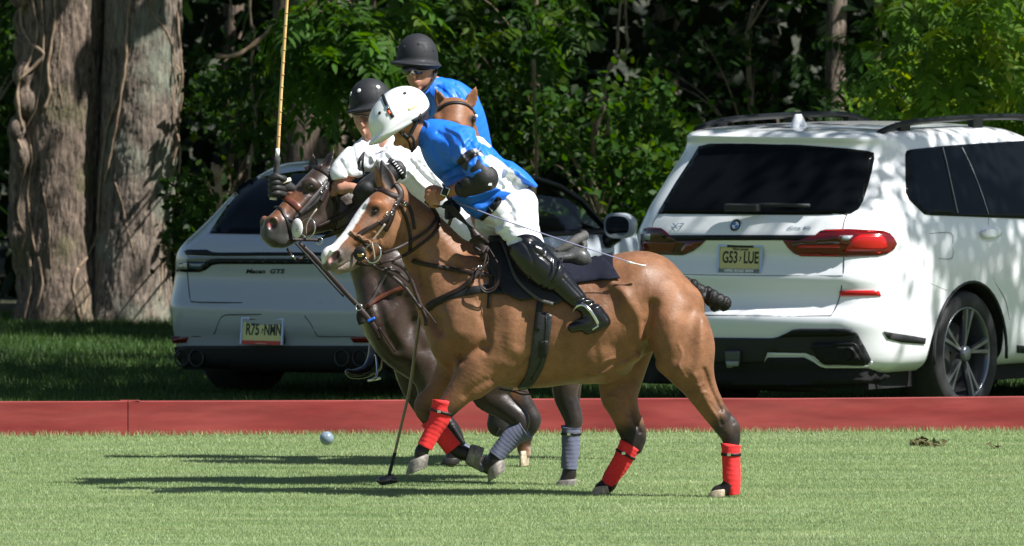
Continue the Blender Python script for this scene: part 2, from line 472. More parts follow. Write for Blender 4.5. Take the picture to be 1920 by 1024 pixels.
def loft(name, rings, m, parent=None, close=True, caps=True, smooth=True, label=None, cols=None):
    """rings: equal-length lists of world points"""
    k = len(rings[0]); V = [p for r in rings for p in r]; Fs = []
    for i in range(len(rings)-1):
        for j in range(k if close else k-1):
            q = (j+1) % k; Fs.append((i*k+j, i*k+q, (i+1)*k+q, (i+1)*k+j))
    if caps: Fs.append(tuple(range(k))[::-1]); Fs.append(tuple((len(rings)-1)*k+j for j in range(k)))
    return mesh_obj(name, np.array(V, dtype=float), Fs, m, parent, smooth, label=label, cols=cols)
def ball(name, c, r, m, parent=None, seg=20, rings=12, label=None, R=None):
    V = []; Fs = []
    rx, ry, rz = (r, r, r) if not hasattr(r, '__len__') else r
    for i in range(rings+1):
        p = math.pi*i/rings
        for j in range(seg):
            t = 2*math.pi*j/seg; v = Vector((rx*math.sin(p)*math.cos(t), ry*math.sin(p)*math.sin(t), rz*math.cos(p)))
            if R is not None: v = R @ v
            V.append(tuple(Vector(c)+v))
    for i in range(rings):
        for j in range(seg):
            Fs.append((i*seg+j, (i+1)*seg+j, (i+1)*seg+(j+1) % seg, i*seg+(j+1) % seg))
    return mesh_obj(name, V, Fs, m, parent, True, label=label)

def P2(*a): return [(a[i], a[i+1]) for i in range(0, len(a), 2)]

def print_on(name, txt, cx_, cy_, h_, rot, bvh, m, parent, lift=0.002, wide=1.0, bold=0.0, label=None, shear=0, space=1.0):
    """printed lettering laid on a curved surface"""
    me = text_mesh(txt, 1.0, extrude=0.0, bold=bold, shear=shear, space=space)
    bm = bmesh.new(); bm.from_mesh(me); bmesh.ops.triangulate(bm, faces=bm.faces[:]); bmesh.ops.subdivide_edges(bm, edges=[e for e in bm.edges if e.calc_length() > 0.25], cuts=1); bm.to_mesh(me); bm.free()
    k = h_/0.72; c, s = math.cos(rad(rot)), math.sin(rad(rot))
    for v in me.vertices:
        x, y = v.co.x*k*wide, v.co.y*k; px, py = cx_+x*c+y*s, cy_-(y*c-x*s)
        h = cast(bvh, px, py)
        v.co = (h[0]+h[1]*lift) if h else Vector(W(px, py, cast(bvh, cx_, cy_)[0][1] if cast(bvh, cx_, cy_) else 80))
    me.name = name; me.materials.clear(); me.materials.append(m); o = bpy.data.objects.new(name, me); COL.objects.link(o); place(o, parent)
    if label: o['label'] = label
    return o

# ================================================================ setting
def flat(name, x0, x1, y0, y1, z, m, nx=1, ny=1, zf=None, kind='structure'):
    xs = np.linspace(x0, x1, nx+1); ys = np.linspace(y0, y1, ny+1); X, Y = np.meshgrid(xs, ys)
    Z = np.full(X.shape, float(z)) if zf is None else zf(X, Y)
    V = np.stack([X.ravel(), Y.ravel(), Z.ravel()], 1); i = np.arange(nx); j = np.arange(ny); I, Jj = np.meshgrid(i, j)
    a = (Jj*(nx+1)+I).ravel(); Fq = np.stack([a, a+1, a+nx+2, a+nx+1], 1)
    o = mesh_obj(name, V, Fq, m, None, True); o['kind'] = kind; return o
def grass_mat(name, c1, c2, c3, trl=0.3):
    m = bpy.data.materials.new(name); m.use_nodes = True; N = m.node_tree.nodes; L = m.node_tree.links; b = N['Principled BSDF']
    g = N.new('ShaderNodeNewGeometry'); mp = N.new('ShaderNodeMapping'); mp.inputs['Scale'].default_value = (0.35, 1.5, 1)
    n = N.new('ShaderNodeTexNoise'); n.inputs['Scale'].default_value = 1.3; n.inputs['Detail'].default_value = 7; n.inputs['Roughness'].default_value = 0.65
    L.new(g.outputs['Position'], mp.inputs[0]); L.new(mp.outputs[0], n.inputs['Vector'])
    rp = N.new('ShaderNodeValToRGB'); e = rp.color_ramp.elements; e[0].position = 0.34; e[0].color = (*c1, 1); e[1].position = 0.66; e[1].color = (*c3, 1)
    q = e.new(0.5); q.color = (*c2, 1); L.new(n.outputs['Fac'], rp.inputs[0])
    mp2 = N.new('ShaderNodeMapping'); mp2.inputs['Scale'].default_value = (0.22, 5.5, 1); n2 = N.new('ShaderNodeTexNoise'); n2.inputs['Scale'].default_value = 1.6; n2.inputs['Detail'].default_value = 5; n2.inputs['Roughness'].default_value = 0.7
    L.new(g.outputs['Position'], mp2.inputs[0]); L.new(mp2.outputs[0], n2.inputs['Vector']); mr = N.new('ShaderNodeMapRange'); mr.inputs[1].default_value = 0.36; mr.inputs[2].default_value = 0.62; mr.inputs[3].default_value = 0.72; mr.inputs[4].default_value = 1.15
    L.new(n2.outputs['Fac'], mr.inputs[0]); sc = N.new('ShaderNodeVectorMath'); sc.operation = 'SCALE'; L.new(rp.outputs[0], sc.inputs[0]); L.new(mr.outputs[0], sc.inputs['Scale'])
    a = N.new('ShaderNodeAttribute'); a.attribute_name = 'Col'; mu = N.new('ShaderNodeMixRGB'); mu.blend_type = 'MULTIPLY'; mu.inputs[0].default_value = 1
    L.new(sc.outputs[0], mu.inputs[1]); L.new(a.outputs['Color'], mu.inputs[2]); L.new(mu.outputs[0], b.inputs['Base Color'])
    b.inputs['Roughness'].default_value = 0.55; b.inputs['Specular IOR Level'].default_value = 0.35
    if trl:
        t = N.new('ShaderNodeBsdfTranslucent'); L.new(mu.outputs[0], t.inputs[0]); mx = N.new('ShaderNodeMixShader'); mx.inputs[0].default_value = trl
        L.new(b.outputs[0], mx.inputs[1]); L.new(t.outputs[0], mx.inputs[2]); L.new(mx.outputs[0], N['Material Output'].inputs[0])
    return m
m_soil = mat('turf_soil', (0.10, 0.145, 0.045), 0.95, col2=(0.16, 0.20, 0.07), vscale=2, var=0.2, bump=0.5, bscale=60, stretch=(0.4, 1.6, 1))
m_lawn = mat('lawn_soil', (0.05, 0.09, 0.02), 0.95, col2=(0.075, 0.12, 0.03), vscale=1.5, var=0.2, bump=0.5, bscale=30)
m_leaflitter = mat('forest_floor', (0.045, 0.035, 0.02), 0.95, col2=(0.03, 0.045, 0.015), vscale=1.2, var=0.3, bump=0.6, bscale=20)
BL = lambda x: 80.30+x*0.115                  # distance of the board line at x
gd = flat('ground', -500, 500, -30, 1200, -0.006, m_lawn)
field = mesh_obj('polo_field', [(-60, 20, 0), (60, 20, 0), (60, BL(60), 0), (-60, BL(-60), 0)], [(0, 1, 2, 3)], m_soil, None, False); field['kind'] = 'structure'
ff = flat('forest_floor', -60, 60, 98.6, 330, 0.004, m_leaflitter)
def blades(name, n, xr, yr, hgt, wid, m, zf=None, lean=0.35, seed=1, dens=None, kind='stuff', hvar=0.5):
    r = np.random.default_rng(seed); x = r.uniform(*xr, n); y = r.uniform(*yr, n)
    if dens is not None: k = dens(x, y, r); x, y = x[k], y[k]; n = len(x)
    z = np.zeros(n) if zf is None else zf(x, y)
    h = hgt*(1-hvar/2+hvar*r.random(n)); a = r.uniform(0, 2*math.pi, n); w = wid*(0.7+0.6*r.random(n))
    dx = np.cos(a)*w; dy = np.sin(a)*w; la = r.uniform(0, 2*math.pi, n); lm = h*lean*r.random(n)*2; lx = np.cos(la)*lm; ly = np.sin(la)*lm
    P = np.stack([np.stack([x-dx, y-dy, z-0.004], 1), np.stack([x+dx, y+dy, z-0.004], 1), np.stack([x+lx, y+ly, z+h], 1)], 1)
    V = P.reshape(-1, 3); b = np.arange(n)*3
    T = np.stack([b, b+1, b+2], 1)
    c = 0.74+0.52*r.random((n, 1)); c = np.hstack([c*(0.92+0.2*r.random((n, 1))), c, c*(0.8+0.3*r.random((n, 1)))]); c = np.repeat(c, 3, 0)
    o = mesh_obj(name, V, T, m, None, False, cols=c); o['kind'] = kind; return o
m_grass = grass_mat('field_grass', (0.25, 0.36, 0.155), (0.305, 0.415, 0.195), (0.38, 0.47, 0.26), 0.28)
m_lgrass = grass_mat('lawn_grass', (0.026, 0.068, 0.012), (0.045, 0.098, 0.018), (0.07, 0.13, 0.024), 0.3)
def fd(x, y, r):
    k = (y < BL(x)-0.02)
    band = 0.5+0.5*np.sin(y*7.3+1.1*np.sin(x*0.9)+0.6*np.sin(x*2.3+y))          # mown in faint lines, thinner between
    return k & (r.random(len(x)) < 0.55+0.45*band)
blades('field_grass', 760000, (-3.3, 3.3), (67.6, 81.3), 0.0125, 0.0019, m_grass, dens=fd, seed=2, lean=0.6)
blades('grass_tufts_along_boards', 34000, (-3.3, 3.3), (79.6, 80.9), 0.036, 0.0024, m_grass, dens=lambda x, y, r: (y < BL(x)-0.03) & (y > BL(x)-0.16), seed=3, lean=0.5)
mound = lambda x, y: 0.02*np.exp(-(((x+3.0)/1.6)**2))*np.clip((y-88)/8, 0, 1)+0*x
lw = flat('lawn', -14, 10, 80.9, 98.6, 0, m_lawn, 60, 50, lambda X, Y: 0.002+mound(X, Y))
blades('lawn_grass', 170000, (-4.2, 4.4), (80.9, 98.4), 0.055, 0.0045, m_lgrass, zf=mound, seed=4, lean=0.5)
# clods and a fallen leaf on the field
m_clod = mat('dry_divot', (0.12, 0.09, 0.035), 0.95, col2=(0.07, 0.09, 0.03), vscale=40, bump=0.8, bscale=60)
for (px, py, n, w) in ((1722, 832, 44, 20), (1750, 834, 22, 34), (1865, 838, 6, 18)):
    D = Gd(py+4); vs = []; fs = []
    r = np.random.default_rng(px)
    for i in range(n):
        c = W(px+r.normal()*w*0.4, py+4, D)+np.array([0, r.normal()*0.03, 0.004+abs(r.normal())*0.014]); s_ = r.uniform(.006, .02)
        k = len(vs); vs += [c+r.normal(size=3)*s_ for _ in range(5)]; fs += [(k, k+1, k+2), (k+1, k+2, k+3), (k+2, k+3, k+4), (k, k+3, k+4), (k, k+2, k+4)]
    o = mesh_obj('turf_divot', vs, fs, m_clod, None, False); tag(o, {1722: 'darker clump of kicked-up brown turf lying right of centre on the grass', 1750: 'low spread of dry brown turf crumbs beside the darker clump', 1865: 'faint turf crumbs near the right edge of the grass'}[px], 'divot', 'turf divots kicked up on the field', 'stuff')
# ---------------------------------------------------------------- red side boards
m_board = mat('red_paint', (0.235, 0.032, 0.031), 0.6, spec=0.25, var=0.2, vscale=3, bump=0.25, bscale=18, stretch=(0.3, 1, 2.2), col2=(0.30, 0.055, 0.049))
m_boardedge = mat('red_paint_worn', (0.33, 0.06, 0.05), 0.7, var=0.25, vscale=20)
bo = empty('side_boards', 'long low red painted boards edging the field, in front of the parked cars', 'side board', (0, BL(0), 0))
xj = (240-960)*BL(-2.3)/F
for a, b_ in ((-5.2, xj-0.003), (xj+0.003, 5.6)):
    n = 12; V = []; r = np.random.default_rng(int(a*10)+60)
    for i in range(n+1):
        x = a+(b_-a)*i/n; y = BL(x); w = 0.0015*r.normal()
        for (dy, z) in ((0, -0.02), (0.0, 0.203+w), (0.004, 0.208+w), (0.030, 0.208+w), (0.034, 0.203), (0.034, -0.02)): V.append((x+dy*0.115, y+dy-0.017+w, z))
    Fs = [(i*6+j, (i+1)*6+j, (i+1)*6+(j+1) % 6, i*6+(j+1) % 6) for i in range(n) for j in range(6)]+[tuple(range(6))[::-1], tuple(n*6+j for j in range(6))]
    mesh_obj('board', V, Fs, m_board, bo, False)
for x in (xj, xj-2.4, xj+3.6): boxes('stake', [(x-.02, x+.02, BL(x)+.022, BL(x)+.05, -.05, .19)], m_boardedge, bo)
boxes('joint_plate', [(xj-.05, xj+.07, BL(xj)-.012, BL(xj)+.03, .2085, .2125)], m_boardedge, bo)
# ---------------------------------------------------------------- ball
FBl = Frame(75.5); bc = FBl(612.5, 822, 0)
ba = ball('polo_ball', bc, 13.2/FBl.s, mat('ball_shell', (0.20, 0.27, 0.33), 0.3, var=0.18, vscale=30, coat=0.3, bump=0.2, bscale=40), None, 32, 20); tag(ba, 'scuffed pale blue-white polo ball in the air just above the grass', 'ball')
# ---------------------------------------------------------------- trees
def bark_mat(name, c1, c2, sc=1.0, moss=None):
    m = bpy.data.materials.new(name); m.use_nodes = True; N = m.node_tree.nodes; L = m.node_tree.links; b = N['Principled BSDF']
    tc = N.new('ShaderNodeTexCoord'); mp = N.new('ShaderNodeMapping'); mp.inputs['Scale'].default_value = (1, 1, 0.16)
    L.new(tc.outputs['Object'], mp.inputs[0]); n = N.new('ShaderNodeTexNoise'); n.inputs['Scale'].default_value = 16*sc; n.inputs['Detail'].default_value = 8; n.inputs['Roughness'].default_value = 0.7; n.inputs['Distortion'].default_value = 0.5
    L.new(mp.outputs[0], n.inputs['Vector']); rp = N.new('ShaderNodeValToRGB'); e = rp.color_ramp.elements; e[0].position = 0.35; e[0].color = (*c1, 1); e[1].position = 0.62; e[1].color = (*c2, 1)
    L.new(n.outputs['Fac'], rp.inputs[0]); out = rp.outputs[0]
    if moss:
        n2 = N.new('ShaderNodeTexNoise'); n2.inputs['Scale'].default_value = 2.2; n2.inputs['Detail'].default_value = 6; L.new(tc.outputs['Object'], n2.inputs['Vector'])
        mr = N.new('ShaderNodeMapRange'); mr.inputs[1].default_value = 0.52; mr.inputs[2].default_value = 0.64; mr.inputs[4].default_value = 0.6; L.new(n2.outputs['Fac'], mr.inputs[0])
        mx = N.new('ShaderNodeMixRGB'); L.new(mr.outputs[0], mx.inputs[0]); L.new(out, mx.inputs[1]); mx.inputs[2].default_value = (*moss, 1); out = mx.outputs[0]
    L.new(out, b.inputs['Base Color']); b.inputs['Roughness'].default_value = 0.9
    bp = N.new('ShaderNodeBump'); bp.inputs['Strength'].default_value = 1.0; bp.inputs['Distance'].default_value = 0.035; L.new(n.outputs['Fac'], bp.inputs['Height']); L.new(bp.outputs[0], b.inputs['Normal'])
    return m
m_bark = bark_mat('furrowed_bark', (0.022, 0.015, 0.011), (0.31, 0.23, 0.175), 2.2, (0.12, 0.12, 0.045))
m_bark2 = bark_mat('lichen_bark', (0.030, 0.022, 0.018), (0.33, 0.26, 0.205), 2.2, (0.25, 0.29, 0.22))
m_vine = mat('vine_bark', (0.20, 0.13, 0.08), 0.85, col2=(0.34, 0.25, 0.17), vscale=14, bump=0.6, bscale=40)
m_twig = mat('twig_bark', (0.10, 0.075, 0.05), 0.9, col2=(0.20, 0.15, 0.10), vscale=14, bump=0.5, bscale=30)
FT = Frame(97.0)
tw = empty('old_tree', 'massive old tree with two fused furrowed trunks hung with vines, at the left', 'tree', tuple(FT(190, 612, 0)))
for nm, X0, X1, pts, mm, lab in (('trunk', -30, 230, [(118, -80, 20, 82, 80), (116, 60, 14, 80, 78), (112, 200, 10, 82, 80), (110, 330, 8, 80, 78), (112, 450, 4, 74, 74), (116, 540, 0, 76, 78), (118, 590, 0, 86, 88), (118, 650, 0, 100, 100)], m_bark, 'darker left trunk with a rough vine-covered edge'),
                                 ('trunk', 150, 390, [(272, -80, -10, 72, 72), (268, 60, -12, 74, 74), (264, 200, -14, 76, 76), (256, 330, -14, 74, 74), (248, 450, -14, 72, 72), (246, 540, -12, 76, 78), (246, 590, -12, 82, 84), (244, 650, -12, 96, 96)], m_bark2, 'right trunk with pale lichen')):
    t = Body(X0, X1, -90, 640, -120, 120, 2.2); t.chain(pts, 10, sub=6)
    if X0 < 0:
        for y in range(-60, 600, 50): t.ell((44+RNG.normal()*6, y, -20+RNG.normal()*20), (14+RNG.random()*10, 26, 22), 12)
        t.chain([(30, 250, -30, 12, 14), (40, 330, -30, 20, 20), (40, 420, -30, 22, 20), (50, 500, -20, 18, 16)], 20)
    V, Q = t.mesh(0)
    ang = np.arctan2(V[:, 2], V[:, 0]-np.interp(V[:, 1], [p[1] for p in pts], [p[0] for p in pts]))
    cxs = np.interp(V[:, 1], [p[1] for p in pts], [p[0] for p in pts])
    Nn = np.stack([V[:, 0]-cxs, np.zeros(len(V)), V[:, 2]], 1); Nn /= np.linalg.norm(Nn, axis=1)[:, None]+1e-6
    q = np.stack([np.cos(ang)*6, V[:, 1]*0.02, np.sin(ang)*6], 1)
    q2 = np.stack([np.cos(ang)*9, V[:, 1]*0.035, np.sin(ang)*9], 1)
    dsp = 2.0*vnoise(q*2.4, 1.6, 21)+2.6*vnoise(q, 1.2, 23)-5.0*np.clip(0.35-np.abs(vnoise(q2, 1.5, 25)), 0, 1)-3.0*np.clip(0.3-np.abs(vnoise(q2*2, 1.6, 26)), 0, 1)
    V = V+Nn*dsp[:, None]
    tr = mesh_obj(nm, FT.w(V), Q, mm, tw, True, label=lab)
TT = bvh_of(*[o for o in bpy.data.objects if o.parent == tw])
def vine(name, pts, r, par, on=None, m=None, fr=FT, out=0.5, label=None):
    P = []
    for i, p in enumerate(cr([p[:2] for p in pts], 5)):
        d = -70
        if on is not None:
            h = cast(on, p[0], p[1])
            if h: d = (h[0][1]-fr.D0)*fr.s-r*out
            elif P: d = P[-1][2]
        elif len(pts[0]) > 2: d = np.interp(i, np.linspace(0, (len(pts)-1)*5, len(pts)), [q[2] for q in pts])
        P.append([p[0]+0.6*math.sin(i*1.7), p[1], d, r*(0.9+0.2*math.sin(i*1.1))])
    P = np.array(P); P[:, 3] *= 0.62 if par is not None and par.name.startswith('old') else 1
    for _ in range(3): P[1:-1, 2] = (P[:-2, 2]+P[1:-1, 2]+P[2:, 2])/3
    return tube(name, P, r, m or m_vine, par, seg=7, sub=1, fr=fr, label=label)
for pts, r in ((P2(288, -10, 285, 20, 320, 70, 330, 140, 326, 200, 332, 270, 318, 330, 308, 420, 306, 500, 300, 560), 4), (P2(246, -10, 240, 60, 238, 120, 228, 170, 205, 230, 196, 290, 190, 340, 186, 400, 184, 440, 165, 480, 148, 500), 5),
               (P2(236, 130, 226, 200, 215, 260, 205, 310, 198, 340), 4), (P2(148, 500, 140, 530, 144, 560, 152, 590, 160, 610), 5), (P2(160, 520, 166, 550, 152, 600, 130, 608), 4), (P2(104, -10, 106, 30, 100, 70, 92, 130, 96, 170, 84, 205), 5),
               (P2(46, -10, 40, 40, 60, 80, 84, 100, 60, 130, 38, 150, 36, 190, 44, 240), 6), (P2(60, -10, 72, 50, 66, 90, 44, 140), 4.5), (P2(78, -10, 84, 60, 80, 140, 70, 200, 50, 240), 3), (P2(36, 260, 50, 300, 42, 350, 36, 400, 50, 440), 3.5),
               (P2(56, 250, 62, 300, 54, 360, 60, 420, 68, 470), 3), (P2(84, 360, 92, 400, 96, 450, 98, 500), 2.2), (P2(218, 340, 232, 380, 240, 420, 256, 480), 1.8), (P2(330, 150, 336, 200, 330, 290), 3), (P2(54, 470, 62, 520, 56, 560, 48, 600), 5), (P2(74, 480, 82, 530, 70, 580), 4), (P2(118, 60, 112, 140, 120, 200), 2)):
    vine('vine_stem', pts, r, tw, TT)
for pts, r in (([(334, 20, -60), (340, 90, -70), (344, 160, -72), (338, 215, -60)], 3.5), ([(334, 250, -60), (340, 280, -66), (338, 320, -70), (340, 385, -70)], 3.6), ([(330, 120, -60), (342, 140, -60), (336, 180, -50)], 3)):
    vine('vine_stem', pts, r, tw)
# foliage
def leaf_mat(name, trl=0.35, rough=0.5):
    m = bpy.data.materials.new(name); m.use_nodes = True; N = m.node_tree.nodes; L = m.node_tree.links; b = N['Principled BSDF']
    a = N.new('ShaderNodeAttribute'); a.attribute_name = 'Col'; L.new(a.outputs['Color'], b.inputs['Base Color']); b.inputs['Roughness'].default_value = rough; b.inputs['Specular IOR Level'].default_value = 0.14
    hs = N.new('ShaderNodeHueSaturation'); hs.inputs['Hue'].default_value = 0.48; hs.inputs['Saturation'].default_value = 1.2; hs.inputs['Value'].default_value = 1.9; L.new(a.outputs['Color'], hs.inputs['Color'])
    t = N.new('ShaderNodeBsdfTranslucent'); L.new(hs.outputs[0], t.inputs[0]); mx = N.new('ShaderNodeMixShader'); mx.inputs[0].default_value = trl
    L.new(b.outputs[0], mx.inputs[1]); L.new(t.outputs[0], mx.inputs[2]); L.new(mx.outputs[0], N['Material Output'].inputs[0]); return m
m_leaf = leaf_mat('leaf_green', 0.42)
LEAFT = np.array([(0, 0, 0), (0.25, 0.17, 0.03), (0.6, 0.15, 0.0), (1, 0, -0.10), (0.6, -0.15, 0.0), (0.25, -0.17, 0.03), (0.3, 0, -0.03), (0.65, 0, -0.04)])
LEAFF = np.array([(0, 1, 6), (1, 2, 7), (1, 7, 6), (2, 3, 7), (0, 6, 5), (5, 6, 4), (6, 7, 4), (7, 3, 4)])
def leaves(P, size, dirs, nrm, width=1.0):
    """P leaf bases, dirs leaf directions, nrm leaf normals"""
    n = len(P); d = dirs/np.linalg.norm(dirs, axis=1)[:, None]; b = np.cross(nrm, d); b /= np.linalg.norm(b, axis=1)[:, None]+1e-9; c = np.cross(d, b)
    s = np.asarray(size).reshape(-1, 1, 1); T = LEAFT[None]
    V = P[:, None]+s*(T[..., 0:1]*d[:, None]+T[..., 1:2]*width*b[:, None]+T[..., 2:3]*c[:, None])
    Fs = (np.arange(n)[:, None, None]*8+LEAFF[None]).reshape(-1, 3); return V.reshape(-1, 3), Fs
def compound(C, L, dirs, r, pairs=6, ls=0.4):
    """pinnate leaves: drooping stalk with paired leaflets"""
    P = []; D = []; Nn = []; S = []; A = []
    d = dirs/np.linalg.norm(dirs, axis=1)[:, None]; up = np.array([0, 0, 1.]); sd = np.cross(d, up); sd /= np.linalg.norm(sd, axis=1)[:, None]+1e-9; n0 = np.cross(sd, d)
    roll = r.normal(size=(len(C), 1))*0.5; sd2 = sd*np.cos(roll)+n0*np.sin(roll); n1 = np.cross(sd2, d)
    for i in range(pairs+1):
        t = 0.15+0.85*i/pairs; base = C+d*(L*t)[:, None]-up*(L*0.35*t*t)[:, None]
        dd = d-up*0.7*t
        if i == pairs: P.append(base); D.append(dd); Nn.append(n1); S.append(L*ls); A.append(np.arange(len(C))); break
        for sg in (-1, 1):
            P.append(base); D.append(dd*0.55+sd2*sg+r.normal(size=d.shape)*0.1-up*0.25); Nn.append(n1+r.normal(size=d.shape)*0.18); S.append(L*ls*(0.75+0.5*math.sin(math.pi*t))); A.append(np.arange(len(C)))
    return np.vstack(P), np.concatenate(S), np.vstack(D), np.vstack(Nn), np.concatenate(A)
def leafcol(n, r, base=(0.055, 0.115, 0.022), var=0.35, yellow=0.12):
    k = (1-var+2*var*r.random((n, 1)))*np.ones((1, 3)); c = np.array(base)*k
    y = (r.random(n) < yellow)[:, None]; return np.where(y, c*np.array([1.9, 1.35, 0.8]), c)
def zone(poly_or_box, n, Dr, r):
    """n points through a block of air given by its traced rows at the front and its distances"""
    x0, x1, y0, y1 = poly_or_box; px = r.uniform(x0, x1, n); py = r.uniform(y0, y1, n); D = r.uniform(*Dr, n)
    return np.stack([(px-960)*D/F, D, H-(py-YH)*D/F], 1)
def clumps(centers, n, rad_, r):
    c = centers[r.integers(0, len(centers), n)]; return c+r.normal(size=(n, 3))*rad_
def crown_compound(name, par, C, r, L=0.30, base=(0.055, 0.115, 0.022), pairs=6, out=(0.25, -0.75, -0.15), label=None, yellow=0.12):
    n = len(C); d = np.array(out)+r.normal(size=(n, 3))*0.6; Ls = L*(0.65+0.7*r.random(n))
    P, S, D, Nn, A = compound(C, Ls, d, r, pairs, 0.33); V, Fq = leaves(P, S, D, Nn, 0.95)
    c = leafcol(n, r, base, yellow=yellow)[A]; c = c*(0.85+0.3*r.random((len(c), 1)))
    o = mesh_obj(name, V, Fq, m_leaf, par, True, cols=np.repeat(c, 8, 0), label=label); o['kind'] = 'stuff'; return o
def crown_simple(name, par, C, r, s=0.07, base=(0.05, 0.11, 0.02), width=1.7, label=None, yellow=0.15):
    n = len(C); V, Fq = leaves(C, s*(0.6+0.8*r.random(n)), r.normal(size=(n, 3))+np.array([0, -0.5, -0.2]), r.normal(size=(n, 3))*0.7+np.array([0.3, -0.5, 0.9]), width)
    o = mesh_obj(name, V, Fq, m_leaf, par, True, cols=np.repeat(leafcol(n, r, base, yellow=yellow), 8, 0), label=label); o['kind'] = 'stuff'; return o
def tree(name, label, trunk, r0, par_kw, C, r, fn, m=None, group=None, **k):
    """trunk: world points; branches reach towards the foliage clumps"""
    t = empty(name, label, par_kw, tuple(np.array(trunk[0])*np.array((1, 1, 0))), group)
    tube('trunk', [(*p, r0*(1-0.6*i/len(trunk))) for i, p in enumerate(trunk)], r0, m or m_twig, t, seg=10)
    for i in range(min(9, len(C))):
        c = C[int(r.integers(0, len(C)))]; j = min(range(len(trunk)), key=lambda q: abs(trunk[q][2]-c[2]+0.6)); a = np.array(trunk[j])
        mid = (a+c)/2+np.array([0, 0, 0.12]); tube('branch', [(*a, r0*.35), (*mid, r0*.22), (*c, r0*.08)], r0*.2, m or m_twig, t, seg=6)
    fn('foliage', t, C, r, **k); return t
r = np.random.default_rng(11)  # leaf bases below carry sun and shade: brighter where lit, darker in gloom
def cl(boxes_, D, k, n, rad_=0.16):
    cs = np.vstack([zone(b, k, D, r) for b in boxes_]); return clumps(cs, n, rad_, r)
def wp(px, py, D): return tuple(W(px, py, D))
tree('walnut_sapling', 'young tree with long sunlit feathery leaves hanging behind the upright mallet and helmets', [wp(690, 560, 96), wp(692, 300, 95.6), wp(700, 100, 95.3), wp(690, -120, 95)], 0.05, 'tree', cl([(570, 780, -60, 130), (560, 700, 60, 150)], (93.2, 95.5), 14, 300, 0.13), r, crown_compound, base=(0.042, 0.10, 0.015))
tree('walnut_sapling', 'leafy sapling arching over the black-helmeted rider in blue', [wp(980, 560, 97), wp(1000, 320, 97), wp(1006, 120, 97), wp(1000, -120, 97)], 0.035, 'tree', cl([(760, 1060, -80, 60), (880, 1080, -20, 110)], (94.5, 97.5), 9, 120, 0.13), r, crown_compound, base=(0.024, 0.062, 0.010))
tree('walnut_sapling', 'feathery-leaved tree with sunlight painted into its leaves, above the white car, right edge', [wp(1830, 560, 93), wp(1836, 300, 93), wp(1840, 100, 93), wp(1846, -120, 93)], 0.06, 'tree', cl([(1700, 1960, -80, 200), (1690, 1940, 100, 235)], (90.2, 93.2), 22, 560, 0.14), r, crown_compound, base=(0.085, 0.165, 0.024))  # sunlight put into the raised leaf base
tree('walnut_sapling', 'leafy tree with painted-in shade behind the white car between the dark trunk and the bright leaves', [wp(1640, 560, 98), wp(1640, 300, 98), wp(1650, -100, 98)], 0.05, 'tree', cl([(1580, 1720, -40, 200), (1500, 1640, 140, 220)], (95, 98), 6, 60, 0.14), r, crown_compound, base=(0.02, 0.05, 0.010))  # shade put into the dark leaf base
tree('shrub', 'small-leaved shrub with dappled light between the stooping rider and the white car', [wp(1120, 560, 95), wp(1124, 420, 95), wp(1110, 300, 95), wp(1130, 180, 95)], 0.03, 'shrub', cl([(990, 1320, 240, 430), (1000, 1300, 150, 300), (1120, 1340, 280, 430), (1180, 1300, 230, 330)], (92.5, 97), 15, 3600, 0.09), r, crown_simple, s=0.075, base=(0.028, 0.070, 0.011))
tree('shrub', 'bramble-like shrub left of the tall mallet behind the pale car', [wp(430, 560, 98), wp(420, 420, 98), wp(440, 250, 98)], 0.03, 'shrub', cl([(360, 520, 110, 300), (350, 430, 340, 520)], (93, 98), 12, 1900, 0.09), r, crown_simple, s=0.075, base=(0.016, 0.042, 0.007))
tree('shrub', 'low green shrub at the far left edge beside the old tree', [wp(-40, 600, 99), wp(-30, 420, 99), wp(-10, 200, 99)], 0.03, 'shrub', cl([(-60, 60, -20, 500)], (99, 103), 12, 2400, 0.14), r, crown_simple, s=0.08, base=(0.02, 0.05, 0.010))
tree('shrub', 'shrub behind the riders with small leaves catching the sun', [wp(860, 560, 98), wp(870, 300, 98), wp(900, 120, 98)], 0.03, 'shrub', cl([(560, 960, 100, 330), (900, 1050, 100, 300)], (95.5, 99.5), 17, 2900, 0.10), r, crown_simple, s=0.075, base=(0.018, 0.046, 0.008))
tree('shrub', 'undergrowth in a shaded gap above the white car', [wp(1400, 560, 99), wp(1410, 300, 99), wp(1400, 60, 99)], 0.03, 'shrub', cl([(1200, 1600, 60, 260), (1250, 1500, -40, 120)], (97, 101), 10, 380, 0.10), r, crown_simple, s=0.075, base=(0.015, 0.04, 0.008))
# deep wood behind: foliage that reads as one mass, gloom put into its near-black leaves
dk = np.vstack([zone((-500, 2400, -420, 640), 16000, (101, 112), r), zone((-500, 2400, -420, 560), 9000, (112, 140), r)])
o = crown_simple('deep_woodland', None, dk, r, s=0.20, base=(0.006, 0.015, 0.004), yellow=0.03)
for px, D, w_, y1 in ((1570, 101, 0.085, -200), (650, 103, 0.10, -200), (1250, 106, 0.12, -200), (440, 105, 0.09, -200), (1760, 99, 0.07, -200), (880, 108, 0.13, -200), (1440, 109, 0.1, -200)):
    t_ = tube('tree_trunk', [(*W(px-6, 640, D)[:2], -0.05, w_*1.2), (*W(px+4, 350, D), w_), (*W(px-4, 120, D), w_*.92), (*W(px+8, y1, D), w_*.85)], w_, m_bark if px != 1570 else m_bark2, None, seg=14)
    tag(t_, {1570: 'slim trunk catching a spot of light, rising behind the roof of the white car', 650: 'dim trunk behind the upright mallet side of the helmets', 1250: 'dark trunk in the deep shade left of the white car roof', 440: 'dim trunk behind the curved bare branch', 1760: 'thin trunk among the bright leaves at the right', 880: 'dim trunk directly behind the highest rider', 1440: 'dark trunk above the rear window of the white car'}[px], 'tree trunk', 'trunks standing in the dark wood')
